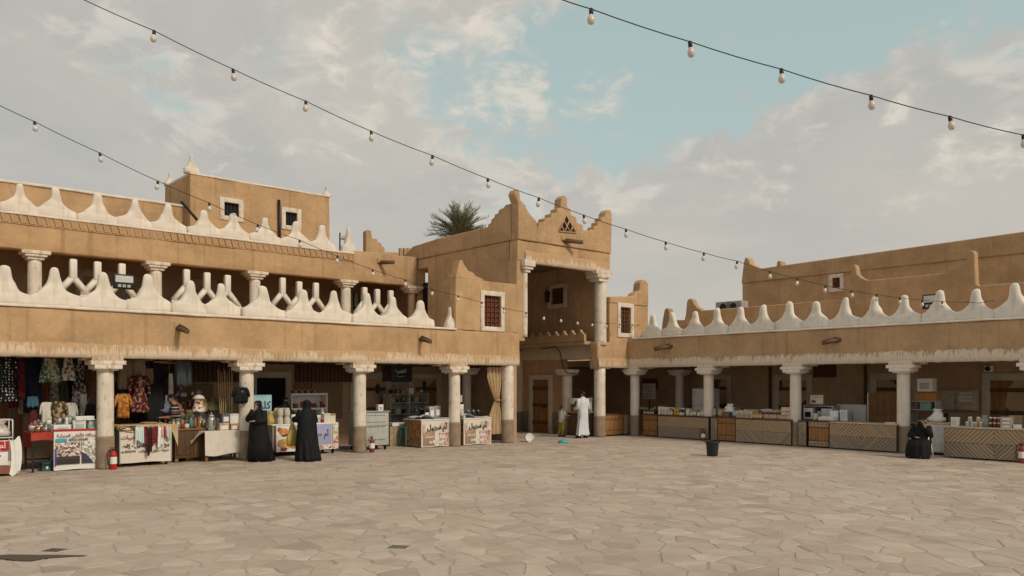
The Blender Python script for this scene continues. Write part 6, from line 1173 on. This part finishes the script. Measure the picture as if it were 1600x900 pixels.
# floodlights
def flood(label, fr, px, py, v, w, h, rot=0.0, tilt=-.5):
    o = T('floodlight', label, 'floodlight', fr, fr.u(px, v), v, fr.z(px, py, v), rot, 'floodlights on the roofs'); b = MB().rbox((-w / 2, 0, -h / 2), (w / 2, .1, h / 2), .02).part('housing', M_IRON, o, rot=(tilt * 0, 0, 0)); MB().box(-w / 2 + .04, w / 2 - .04, -.006, .0, -h * .05, h / 2 - .04).part('glass', P('floodlight glass', (.55, .57, .55), .2), b)
    for k in range(3): MB().box(-w * .3 + w * .22 * k, -w * .15 + w * .22 * k, -.012, 0, -h * .38, -h * .2).part('driver', M_GREY, b)
    MB().box(-.03, .03, .04, .07, -h / 2 - .35, -h / 2).part('bracket', M_IRON, o); return o
flood('large floodlight on the terrace between the white horns and balusters', L, 194, 440, .55, .48, .36); flood('floodlight on the market roof behind a round topped horn', R, 1455, 471, .7, .5, .42); fo = flood('small floodlight tilted on the crown of the gate tower', L, 819, 326, .3, .32, .3, .5)
for i, (p, y) in enumerate(((1130, 480), (1146, 479))):
    o = T('cooling_unit', ('grey air cooling unit on the far roof', 'second grey air cooling unit next to the mud house corner')[i], 'cooling unit', R, R.u(p, 5.2), 5.2, R.z(p, y + 7, 5.2)); MB().rbox((-.38, 0, 0), (.38, .5, .42), .02).part('housing', P('grey unit', (.33, .32, .30), .7), o); MB().lathe([(.14, 0), (.15, .015)], 14).part('fan', M_IRON, o, (0, -.01, .2), (math.pi / 2, 0, 0)); MB().box(-.3, .3, .1, .4, -.9, 0).part('stand', M_IRON, o)
hs_ = T('horn_speaker', 'small grey horn speaker behind the last upper horn of the arcade', 'speaker', L, L.u(531, 6.3), 6.3, L.z(531, 372, 6.3)); MB().lathe([(.05, 0), (.06, .1), (.14, .28)], 12, cap=False).part('horn', M_GREY, hs_, rot=(0, 1.4, 0)); MB().tube([(0, 0, -.5), (0, 0, .2)], .03, 6).part('pole', M_IRON, hs_)
# ------------------------------------------------------------------ strings of bulbs
BULB = MB().lathe([(.008, -.165), (.028, -.155), (.041, -.125), (.038, -.098), (.022, -.066), (.018, -.055)], 12).mesh('bulb', P('frosted bulb', (.62, .57, .50), .25, .05, spec=.5)); SOCK = MB().lathe([(.02, -.062), (.023, -.05), (.023, -.005), (.012, .008)], 10).mesh('socket', M_IRON)
def strand(label, pts, depth, bulbs, extra):
    """pts and bulbs are sight lines to the cable; depth(px) is its distance"""
    W_ = lambda px, py: Vector(((px - 800) / F * depth(px), depth(px), EYE + (HZ - py) * depth(px) / F))
    al = sorted([(p[0], p[1]) for p in bulbs] + extra); P3 = [W_(*p) for p in al]; cp = []
    for i in range(len(P3) - 1):
        a, b = P3[i], P3[i + 1]
        for k in range(4): t = k / 4; cp.append(a.lerp(b, t) - Vector((0, 0, .04 * (a - b).length * t * (1 - t))))
    cp.append(P3[-1]); o = T('string_light', label, 'string light', None, *P3[0]); MB().tube([p - P3[0] for p in cp], .0062, 5).part('cable', M_IRON, o)
    for px, py in bulbs:
        q = W_(px, py) - P3[0]; tl = (jit(.16), jit(.16), 0); s_ = obj('socket', SOCK, o, q, tl); obj('bulb', BULB, s_)
strand('bulb string sweeping from above the viewer down to the gate and the inner corner', None, lambda px: 31 * 680 / (1680 - px), [(54, 190), (156, 239), (247, 283), (327, 317), (403, 351), (468, 375), (527, 400), (582, 421), (633, 437), (676, 452), (716, 462), (753, 472), (787, 481), (822, 488), (850, 492), (876, 496), (902, 500), (926, 503), (948, 505), (968, 506), (988, 507)], [(-160, 88), (0, 165), (1003, 508)])
strand('longest bulb string crossing in front of the gate crown to a market horn', None, lambda px: 21.7 * 1250 / (2770 - px), [(241, 48), (364, 108), (478, 158), (580, 205), (676, 243), (762, 279), (842, 309), (912, 336), (978, 358), (1040, 378), (1100, 395), (1152, 408), (1203, 424), (1246, 435), (1290, 446), (1330, 454), (1370, 460), (1406, 465), (1441, 469), (1472, 471)], [(60, -38), (132, 0), (1524, 472)])
strand('shortest bulb string high over the market wing', None, lambda px: 8.2 * 4078 / (5000 - px), [(924, 14), (1078, 65), (1221, 108), (1361, 149), (1484, 182), (1599, 211)], [(800, -30), (880, 0), (1760, 252)])
ed = MB().tube([(0, 0, 0), (.35, 0, -.06), (.7, 0, -.02)], .008, 5).part('wire_loop', M_IRON); tag(ed, 'dark cable looped round a market horn', 'cable'); place(ed, R, R.u(1508, -.2), -.2, R.z(1516, 471, -.2))
cbl = MB().tube([(0, 0, 0), (.2, -.03, -.04), (.9, -.02, .02), (1.1, 0, -.2), (1.25, .0, -.75), (1.5, 0, -1.0), (2.0, 0, -1.02)], .022, 6).part('power_cable', M_IRON); tag(cbl, 'black power cable sagging under the balcony of the gate', 'cable'); cbl.location = L.w(UG - .6, 2.6, 3.36); cbl.rotation_euler = (0, 0, L.ang - math.pi / 2)
# ------------------------------------------------------------------ date palm
def palm():
    o = T('date_palm', 'date palm crown of grey green fronds showing over the gate wall', 'palm tree'); Y = 48.0; x = (719 - 800) / F * Y; zc_ = EYE + (HZ - 374) * Y / F; o.location = (x, Y, 0)
    MB().lathe([(.34, 0), (.26, 1.0), (.22, zc_ * .6), (.24, zc_ - .3), (.3, zc_)], 12).part('trunk', M_BEAM, o)
    r3 = random.Random(4); fm = P('palm frond green', (.165, .155, .085), .75, .35, 3, spec=.15)
    def frond(s_):
        mb = MB(); n = 30; pts = []; bend = (.45, .8, .3, .6)[s_]
        for i in range(n + 1): t = i / n; pts.append(Vector((2.35 * t, 0, .25 * t - bend * t ** 2.6)))
        mb.tube(pts[::2], [.032 * (1 - .8 * i / (n / 2)) + .006 for i in range(len(pts[::2]))], 5)
        for i in range(3, n + 1):
            t = i / n; ln_ = .46 * math.sin(min(1, t * 1.2 + .12) * math.pi * .78) + .12
            for s2 in (-1, 1):
                p = pts[i]; d = Vector((.75 + r3.uniform(-.12, .12), s2 * (.62 + r3.uniform(-.15, .15)), .32 + r3.uniform(-.2, .2))).normalized() * ln_ * r3.uniform(.8, 1.15); wv = Vector((.03, 0, 0)); mb.add([p - wv, p + wv, p + d * .6 + wv * .7, p + d - Vector((0, 0, .03))], [(0, 1, 2, 3)])
        return mb.mesh('frond', fm)
    ms = [frond(i) for i in range(4)]
    for i in range(84):
        el = math.radians(r3.choice((82, 70, 62, 55, 48, 40, 32, 24, 15, 5, -8))) + r3.uniform(-.1, .1); obj('frond', ms[i % 4], o, (0, 0, zc_ + r3.uniform(-.1, .2)), (r3.uniform(-.4, .4), -el, i * 2.399 + r3.uniform(-.5, .5)), (r3.uniform(.66, .90),) * 3)
palm()
# ------------------------------------------------------------------ people
def skin_body(vs, es, rs, mat, name='body'):
    me = bpy.data.meshes.new(name); me.from_pydata(vs, es, []); o = bpy.data.objects.new(name, me); COL.objects.link(o)
    m = o.modifiers.new('s', 'SKIN'); m.use_smooth_shade = True
    for i, d in enumerate(me.skin_vertices[0].data): d.radius = rs[i] if isinstance(rs[i], tuple) else (rs[i], rs[i]); d.use_root = (i == 0)
    o.modifiers.new('d', 'SUBSURF').levels = 1; bpy.context.view_layer.update()
    out = bpy.data.meshes.new_from_object(o.evaluated_get(bpy.context.evaluated_depsgraph_get())); bpy.data.objects.remove(o)
    out.materials.clear(); out.materials.append(mat); return out
def figure(root, s, pose, mat=None, hands=True, curl=.5):
    """one continuous body; pose overrides joint positions (metres for a 1.70 m adult, facing -y)"""
    J = dict(pelvis=(0, 0, .94), waist=(0, 0, 1.08), chest=(0, 0, 1.28), base=(0, .01, 1.43), neck=(0, 0, 1.49), chin=(0, -.02, 1.555), head=(0, -.005, 1.61), top=(0, .01, 1.675), nose=(0, -.105, 1.60),
             shL=(.17, 0, 1.40), elL=(.22, .03, 1.12), wrL=(.24, -.06, .88), shR=(-.17, 0, 1.40), elR=(-.22, .03, 1.12), wrR=(-.24, -.06, .88),
             hipL=(.09, 0, .90), knL=(.10, -.01, .50), anL=(.10, .03, .08), toL=(.12, -.14, .035), hipR=(-.09, 0, .90), knR=(-.10, -.01, .50), anR=(-.10, .03, .08), toR=(-.12, -.14, .035))
    J.update(pose); RD = dict(pelvis=(.15, .11), waist=(.13, .10), chest=(.15, .11), base=.065, neck=.052, chin=(.062, .07), head=(.075, .092), top=(.055, .065), nose=.014, shL=.06, elL=.043, wrL=.028, shR=.06, elR=.043, wrR=.028, hipL=.085, knL=.058, anL=.04, toL=.032, hipR=.085, knR=.058, anR=.04, toR=.032)
    names = list(J); vs = [Vector(J[n]) * s for n in names]; rs = [tuple(x * s for x in RD[n]) if isinstance(RD[n], tuple) else RD[n] * s for n in names]; ix = {n: i for i, n in enumerate(names)}
    es = [(ix[a], ix[b]) for a, b in (('pelvis', 'waist'), ('waist', 'chest'), ('chest', 'base'), ('base', 'neck'), ('neck', 'chin'), ('chin', 'head'), ('head', 'top'), ('head', 'nose'), ('chest', 'shL'), ('shL', 'elL'), ('elL', 'wrL'), ('chest', 'shR'), ('shR', 'elR'), ('elR', 'wrR'), ('pelvis', 'hipL'), ('hipL', 'knL'), ('knL', 'anL'), ('anL', 'toL'), ('pelvis', 'hipR'), ('hipR', 'knR'), ('knR', 'anR'), ('anR', 'toR'))]
    if hands:
        for S_ in 'LR':
            w = Vector(J['wr' + S_]); d = (w - Vector(J['el' + S_])).normalized(); side = Vector((1, 0, 0)) - d * d.x; side = side.normalized() if side.length > .2 else Vector((0, 1, 0)); nrm = d.cross(side) * (1 if S_ == 'L' else -1)
            def add(p, r, par): vs.append(p * s); rs.append(r * s); es.append((par, len(vs) - 1)); return len(vs) - 1
            pm = add(w + d * .045, .026, ix['wr' + S_])
            for k, ln_ in enumerate((.068, .08, .074, .058)):
                b = w + d * .085 + side * (.027 - .018 * k); i1 = add(b, .0105, pm); c = b + d * ln_ * .55 - nrm * curl * .02; i2 = add(c, .009, i1); add(c + d * ln_ * .4 - nrm * curl * .045, .007, i2)
            t = add(w + d * .035 + side * .032, .012, pm); t2 = add(w + d * .07 + side * .05 - nrm * .012, .0105, t); add(w + d * .098 + side * .048 - nrm * .022, .008, t2)
    obj('body', skin_body(vs, es, rs, mat or M_SKIN), root); J['s'] = s; return J
def head_detail(root, J, hair=True, face=True, cover=.55):
    s = J['s']; h = Vector(J['head'])
    if face:
        for x in (-.031, .031):
            MB().ball((h.x + x) and ((h.x + x) * s, (h.y - .083) * s, (h.z + .012) * s), .0125 * s, 8).part('eye', M_INKB, root); MB().tube([((h.x + x - .02) * s, (h.y - .088) * s, (h.z + .034) * s), ((h.x + x + .02) * s, (h.y - .088) * s, (h.z + .036) * s)], .0045 * s, 5).part('eyebrow', M_HAIR, root)
        MB().tube([((h.x - .022) * s, (h.y - .086) * s, (h.z - .058) * s), (h.x * s, (h.y - .093) * s, (h.z - .056) * s), ((h.x + .022) * s, (h.y - .086) * s, (h.z - .058) * s)], .006 * s, 5).part('mouth', P('lips', (.25, .10, .08), .5), root)
    for x in (-1, 1): MB().ball(((h.x + x * .082) * s, (h.y + .012) * s, (h.z - .005) * s), .03 * s, 8, (.35, .6, 1)).part('ear', M_SKIN, root)
    if hair:
        rs = []; n = 16
        for i in range(7):
            t = i / 6; a = t * 1.5; rs.append([((h.x + .088 * math.cos(a) * math.cos(6.283 * j / n)) * s, (h.y + .012 + .105 * math.cos(a) * math.sin(6.283 * j / n)) * s, (h.z + .012 - .055 * max(0, math.sin(6.283 * j / n)) * (1 - t) + .042 * max(0, -math.sin(6.283 * j / n)) * (1 - t) + .098 * math.sin(a) + mnoise.noise((j, i * .7, h.x)) * .006) * s) for j in range(n)])
        MB().rings(rs).part('hair', M_HAIR, root)
def robe(root, name, rings, mat, n=56, fold=.10, k=9, seed=0.0, label=None, s=1.0):
    rs = []; z0 = rings[0][0]; z1 = rings[-1][0]; fine = []
    for a, b in zip(rings, rings[1:]):
        for t in (0, .25, .5, .75): q = t * t * (3 - 2 * t) * .5 + t * .5; fine.append(tuple(a[i] + (b[i] - a[i]) * (t if i == 0 else q) for i in range(5)))
    fine.append(rings[-1])
    for (z, cx, cy, rx, ry) in fine:
        t = (z - z0) / (z1 - z0); f = fold * (1 - t) ** 1.2 + .008; r = []
        for j in range(n):
            a = 6.283185 * j / n; w = 1 + f * math.sin(a * k + seed + 1.2 * math.sin(a * 2 + seed) + z * 1.5) + f * .7 * mnoise.noise((math.cos(a) * 2.3 + seed, math.sin(a) * 2.3, z * 1.7))
            r.append(((cx + rx * w * math.cos(a)) * s, (cy + ry * w * math.sin(a)) * s, (z + (.012 * math.sin(a * 5 + seed) if z == z0 else 0)) * s))
        rs.append(r)
    return MB().rings(rs).part(name, mat, root, label=label)
def sleeve(root, J, S_, mat, r=(.085, .08, .075), upto=1.0, name='sleeve'):
    s = J['s']; a, b, c = (Vector(J[k + S_]) for k in ('sh', 'el', 'wr')); pts = [a + (Vector((0, 0, .02))), a.lerp(b, .5), b]
    rr = [r[0], r[0] * .97, r[1]]
    if upto > 0: pts += [b.lerp(c, .5 * upto), b.lerp(c, .92 * upto)]; rr += [(r[1] + r[2]) / 2, r[2]]
    return MB().tube([p * s for p in pts], [q * s for q in rr], 12).part(name, mat, root)
def veil(root, J, mat, slit=True, long=False):
    s = J['s']; h = Vector(J['head']); n = 48; rs = []
    for dz, rx, ry, oy in (((-1.52, .335, .32, .06), (-1.2, .305, .275, .05), (-.92, .285, .24, .03)) if long else ()) + ((-.66, .275, .215, .02), (-.52, .262, .203, .02), (-.38, .25, .185, .02), (-.28, .233, .158, .02), (-.21, .195, .13, .015), (-.155, .135, .112, .008), (-.10, .098, .107, -.002), (-.03, .097, .118, -.002), (.03, .100, .122, .002), (.075, .090, .110, .008), (.105, .062, .078, .012), (.118, .02, .025, .014)):
        fo = 1 + (.07 * min(1, max(0, -dz - .3)) * math.sin(j * 6.283 / n * 9 + 1.3 * math.sin(j * .6) + h.y * 40))
        rs.append([((h.x + rx * fo * math.cos(6.283 * j / n)) * s, (h.y + oy + ry * fo * math.sin(6.283 * j / n)) * s, (h.z + dz + mnoise.noise((math.cos(6.283 * j / n) * 2, math.sin(6.283 * j / n) * 2, dz * 9)) * .012) * s) for j in range(n)])
    MB().rings(rs).part('headscarf', mat, root)
    if slit:
        MB().sheet(lambda a, b: ((h.x + .098 * math.sin((a - .5) * 1.7)) * s, (h.y - .002 - .123 * math.cos((a - .5) * 1.7)) * s, (h.z - .006 + .032 * b) * s), 8, 2).part('eye_slit', M_SKIN, root)
        for x in (-.034, .034): MB().ball(((h.x + x) * s, (h.y - .118) * s, (h.z + .012) * s), .011 * s, 8).part('eye', M_INKB, root)
ABAYA = [(.015, 0, .06, .30, .30), (.35, 0, .03, .27, .25), (.75, 0, 0, .235, .20), (1.0, 0, 0, .215, .175), (1.22, 0, 0, .21, .15), (1.36, 0, .0, .20, .125), (1.43, 0, .005, .13, .10), (1.47, 0, .005, .07, .07)]
def shoes(root, J, mat, name='shoe'):
    s = J['s']
    for k in 'LR':
        a, t = Vector(J['an' + k]) * s, Vector(J['to' + k]) * s; d = (t - a); d.z = 0; d.normalize(); b = a - d * .06 * s
        MB().tube([Vector((b.x, b.y, .035 * s)), Vector((a.x, a.y, .045 * s)), Vector(((a.x + t.x) / 2, (a.y + t.y) / 2, .04 * s)), Vector((t.x, t.y, .03 * s)) + d * .05 * s], [.034 * s, .046 * s, .046 * s, .026 * s], 10).part(name, mat, root)
# woman at the cloth table, hand to her face
W1 = T('person', 'woman in long black robe raising a hand to her face by the cloth table', 'person', L, -15.05, -.68, 0, math.radians(-62)); s_ = .90
J = figure(W1, s_, dict(wrR=(-.03, -.15, 1.45), elR=(-.20, -.16, 1.20), wrL=(.08, -.27, 1.15), elL=(.24, -.06, 1.14), head=(0, -.03, 1.60), chin=(0, -.05, 1.545), nose=(0, -.13, 1.59)))
robe(W1, 'robe', [(z, cx, cy + (.07 if z < .5 else 0), rx * 1.12, ry * 1.25 if z < .8 else ry) for z, cx, cy, rx, ry in ABAYA], M_BLACKC, seed=1, s=s_); sleeve(W1, J, 'R', M_BLACKC, (.1, .105, .085)); sleeve(W1, J, 'L', M_BLACKC, (.1, .105, .09)); veil(W1, J, M_BLACKC, False, True)
h = Vector(J['head']); MB().sheet(lambda a, b: ((h.x + .088 * math.sin((a - .5) * 2.0)) * s_, (h.y - .002 - .122 * math.cos((a - .5) * 2.0)) * s_, (h.z - .075 + .125 * b) * s_), 10, 5).part('face', M_SKIN, W1)
for x in (-.034, .034): MB().ball(((h.x + x) * s_, (h.y - .118) * s_, (h.z + .012) * s_), .011 * s_, 8).part('eye', M_INKB, W1)
MB().tube([((h.x - .022) * s_, (h.y - .118) * s_, (h.z - .05) * s_), ((h.x + .022) * s_, (h.y - .118) * s_, (h.z - .05) * s_)], .006 * s_, 5).part('mouth', P('lips', (.25, .10, .08), .5), W1); shoes(W1, J, M_PLASW)
# woman buying at the sweets cart
W2p = T('person', 'woman in a black robe seen from behind holding a yellow bag at the sweets cart', 'person', L, -14.02, -1.28, 0, math.radians(172)); s_ = .905
J = figure(W2p, s_, dict(wrL=(.27, -.30, 1.16), elL=(.25, -.06, 1.18), wrR=(-.10, -.34, 1.12), elR=(-.24, -.04, 1.14)))
robe(W2p, 'robe', [(z, cx, cy + (.05 if z < .5 else 0), rx * 1.18, ry * 1.2 if z < .8 else ry) for z, cx, cy, rx, ry in ABAYA], M_BLACKC, seed=4, s=s_); sleeve(W2p, J, 'L', M_BLACKC, (.1, .105, .09)); sleeve(W2p, J, 'R', M_BLACKC, (.1, .105, .09)); veil(W2p, J, M_BLACKC, True, True); shoes(W2p, J, M_IRON)
hp = W2p.matrix_basis @ (Vector((.30, -.41, 1.16)) * s_); u_, v_ = L.uv(hp.x, hp.y)
yb = T('carrier_bag', 'yellow carrier bag with white knot held by the woman at the sweets cart', 'bag', L, u_ - .0, v_ - .03, hp.z - .68)
rs = []
for i, (z, rx, ry) in enumerate(((0, .13, .05), (.03, .16, .08), (.2, .155, .09), (.4, .10, .07), (.54, .05, .045), (.6, .03, .03))): rs.append([(rx * math.cos(6.283 * j / 18) * (1 + .22 * mnoise.noise((j * .8, i, 3))), ry * math.sin(6.283 * j / 18) * (1 + .3 * mnoise.noise((j * .8, i, 8))), z + .012 * math.sin(j * 2.1)) for j in range(18)])
MB().rings(rs).part('bag_body', P('yellow plastic film', (.52, .38, .10), .45), yb); MB().tube([(-.03, 0, .58), (-.05, 0, .66), (0, 0, .70), (.05, 0, .66), (.03, 0, .58)], .014, 6).ball((0, 0, .6), .045, 8).part('bag_handle', M_PLASW, yb)
# vendor behind the sweets cart
W3p = T('person', 'veiled vendor in black leaning over the sweets cart from behind', 'person', L, L.u(441, 1.35), 1.35, 0, math.radians(28)); s_ = .93
J = figure(W3p, s_, dict(wrL=(.22, -.46, 1.10), elL=(.26, -.18, 1.16), wrR=(-.1, -.38, 1.02), elR=(-.25, -.1, 1.1), head=(0, -.07, 1.60), chin=(0, -.08, 1.55), nose=(0, -.17, 1.58), top=(0, -.05, 1.67)))
robe(W3p, 'robe', ABAYA, M_BLACKC, seed=7, s=s_); sleeve(W3p, J, 'L', M_BLACKC, (.1, .1, .085)); sleeve(W3p, J, 'R', M_BLACKC, (.1, .1, .085)); veil(W3p, J, M_BLACKC, True)
# shopper in the striped polo
PM = T('person', 'dark haired man in a striped polo shirt looking at the clothes behind the cream cart', 'person', L, L.u(272, .95), .95, 0, math.radians(-105)); s_ = .995
J = figure(PM, s_, dict(wrR=(-.14, -.30, 1.10), elR=(-.25, -.02, 1.13), wrL=(.12, -.32, 1.12), elL=(.26, -.02, 1.13), head=(0, -.05, 1.60), chin=(0, -.07, 1.545), nose=(0, -.15, 1.585), top=(0, -.03, 1.665)))
POLO = printed('polo stripes', [(.02, .02, .045), (.02, .02, .045), (.40, .36, .33), (.03, .025, .05), (.03, .025, .05), (.22, .07, .05), (.025, .022, .045), (.34, .25, .16)], 4.6, 'stripe')
robe(PM, 'polo_shirt', [(.80, 0, 0, .235, .20), (1.0, 0, 0, .225, .185), (1.2, 0, 0, .225, .165), (1.34, 0, 0, .21, .13), (1.42, 0, .005, .14, .10), (1.46, 0, .005, .075, .075)], POLO, fold=.02, k=6, s=s_); sleeve(PM, J, 'L', POLO, (.095, .085, .08), .0); sleeve(PM, J, 'R', POLO, (.095, .085, .08), .0); head_detail(PM, J)
for k in 'LR': MB().tube([Vector(J['hip' + k]) * s_ + Vector((0, 0, .02)), Vector(J['kn' + k]) * s_, Vector(J['an' + k]) * s_ + Vector((0, 0, .0))], [.115, .085, .07], 12).part('trouser_leg', P('dark trousers', (.02, .02, .025), .85), PM)
shoes(PM, J, M_IRON)
# man in the white thobe
MT = T('person', 'man in a long white robe seen from behind walking up to the gate counter', 'person', L, -2.50, .02, 0, math.radians(168)); s_ = 1.0
J = figure(MT, s_, dict(wrL=(.20, -.24, 1.04), elL=(.235, .03, 1.10), wrR=(-.16, -.24, 1.04), elR=(-.235, .03, 1.10), knL=(.09, -.05, .50), anL=(.10, -.06, .08), toL=(.12, -.22, .035), anR=(-.09, .10, .09), toR=(-.11, -.06, .035), head=(-.02, -.02, 1.60), nose=(-.03, -.12, 1.59)))
THB = P('white thobe cotton', (.61, .64, .655), .8, .05, 4)
robe(MT, 'thobe', [(.10, .05, .07, .25, .20), (.35, .03, .04, .215, .18), (.7, .0, .02, .195, .165), (.92, 0, .015, .20, .17), (1.1, 0, 0, .205, .155), (1.28, 0, 0, .215, .15), (1.38, 0, .0, .19, .12), (1.44, 0, .01, .11, .09), (1.485, 0, .01, .066, .066)], THB, fold=.075, k=7, seed=2, s=s_); sleeve(MT, J, 'L', THB, (.072, .07, .06)); sleeve(MT, J, 'R', THB, (.072, .07, .06))
MB().sheet(lambda a, b: (.16 + .20 * a * (1 - b) - .02 * b, .18 + .10 * a * (1 - b) - .10 * b + .02 * math.sin(a * 12), .10 + .75 * b + .02 * math.sin(a * 7)), 8, 8).part('robe_tail', THB, MT); head_detail(MT, J); shoes(MT, J, M_INKB)
# the boy
KD = T('person', 'small boy in a white T-shirt and mustard trousers reaching to the gate counter', 'person', L, -2.62, .98, 0, math.radians(78)); s_ = .66
J = figure(KD, s_, dict(wrR=(-.10, -.36, 1.16), elR=(-.22, -.12, 1.18), wrL=(.12, -.32, 1.08), elL=(.24, -.02, 1.12), anL=(.10, .13, .09), toL=(.12, -.03, .035), knL=(.1, .03, .5), head=(0, -.015, 1.63), top=(0, 0, 1.72), chin=(0, -.03, 1.55), nose=(0, -.125, 1.61)))
robe(KD, 't_shirt', [(.82, 0, 0, .20, .17), (1.0, 0, 0, .195, .16), (1.2, 0, 0, .20, .15), (1.34, 0, 0, .195, .12), (1.42, 0, .005, .12, .09), (1.46, 0, .005, .07, .07)], P('white cotton tee', (.68, .66, .62), .85, .05), fold=.03, k=6, s=s_); sleeve(KD, J, 'L', P('white cotton tee', (.68, .66, .62)), (.085, .075, .07), 0); sleeve(KD, J, 'R', P('white cotton tee', (.68, .66, .62)), (.085, .075, .07), 0); head_detail(KD, J)
for k in 'LR': MB().tube([Vector(J['hip' + k]) * s_ + Vector((0, 0, .03)), Vector(J['kn' + k]) * s_, Vector(J['an' + k]) * s_ + Vector((0, 0, .02))], [.085, .062, .05], 12).part('trouser_leg', P('mustard cotton', (.42, .30, .05), .85), KD)
shoes(KD, J, M_INKB)
# seated woman on the phone
pch = T('plastic_chair', 'white plastic chair carrying the seated woman in black', 'chair', R, 11.32, -1.30, 0, math.radians(4)); pch.scale = (.86, .86, 1)
MB().rbox((-.24, -.22, .36), (.24, .22, .40), .015).part('seat', M_PLASW, pch); MB().sheet(lambda a, b: (-.23 + .46 * a, .22 + .05 * b - .04 * math.sin(a * 3.14), .40 + .30 * b), 8, 5).part('backrest', M_PLASW, pch)
for x in (-1, 1):
    for y in (-1, 1): MB().tube([(x * .21, y * .18, .37), (x * .27, y * .24, 0)], [.03, .022], 6).part('leg', P('icy plastic leg', (.52, .58, .60), .45), pch)
    MB().tube([(x * .25, -.18, .38), (x * .26, -.16, .55), (x * .26, .2, .56)], .02, 6).part('armrest', M_PLASW, pch)
SW = T('person', 'seated woman in a black robe and face veil holding a phone to her ear', 'person', R, 11.32, -1.30, 0, math.radians(2)); s_ = .90
J = figure(SW, s_, dict(pelvis=(0, .05, .47), waist=(0, .05, .60), chest=(0, .03, .80), base=(0, .02, .93), neck=(0, .01, .985), chin=(0, -.01, 1.04), head=(0, 0, 1.095), top=(0, .01, 1.16), nose=(0, -.10, 1.085), shL=(.17, .02, .90), shR=(-.17, .02, .90), elL=(.27, -.08, .68), wrL=(.13, -.12, .96), elR=(-.27, -.05, .66), wrR=(-.05, -.24, .61),
    hipL=(.1, 0, .46), knL=(.14, -.38, .44), anL=(.13, -.36, .08), toL=(.14, -.5, .035), hipR=(-.1, 0, .46), knR=(-.14, -.38, .44), anR=(-.13, -.36, .08), toR=(-.14, -.5, .035)))
robe(SW, 'robe', [(.02, 0, -.26, .33, .27), (.2, 0, -.24, .335, .28), (.40, 0, -.20, .33, .30), (.50, 0, -.12, .31, .27), (.60, 0, -.0, .27, .19), (.76, 0, .02, .24, .15), (.88, 0, .02, .21, .125), (.94, 0, .015, .13, .095), (.98, 0, .01, .07, .07)], M_BLACKC, fold=.05, seed=9, s=s_); sleeve(SW, J, 'L', M_BLACKC, (.1, .11, .095), .86); sleeve(SW, J, 'R', M_BLACKC, (.1, .11, .09), .9); veil(SW, J, M_BLACKC, True); shoes(SW, J, M_IRON)
hp = SW.matrix_basis @ (Vector((.118, -.055, 1.035)) * s_); ph = MB().rbox((-.035, -.006, -.07), (.035, .006, .07), .005).part('mobile_phone', M_PLASW); MB().box(-.03, .03, -.008, -.0065, -.06, .06).part('screen', M_GLASSD, ph); tag(ph, 'white mobile phone held to the ear of the seated woman', 'phone'); ph.location = hp; ph.rotation_euler = (0.3, .25, R.ang + .9)
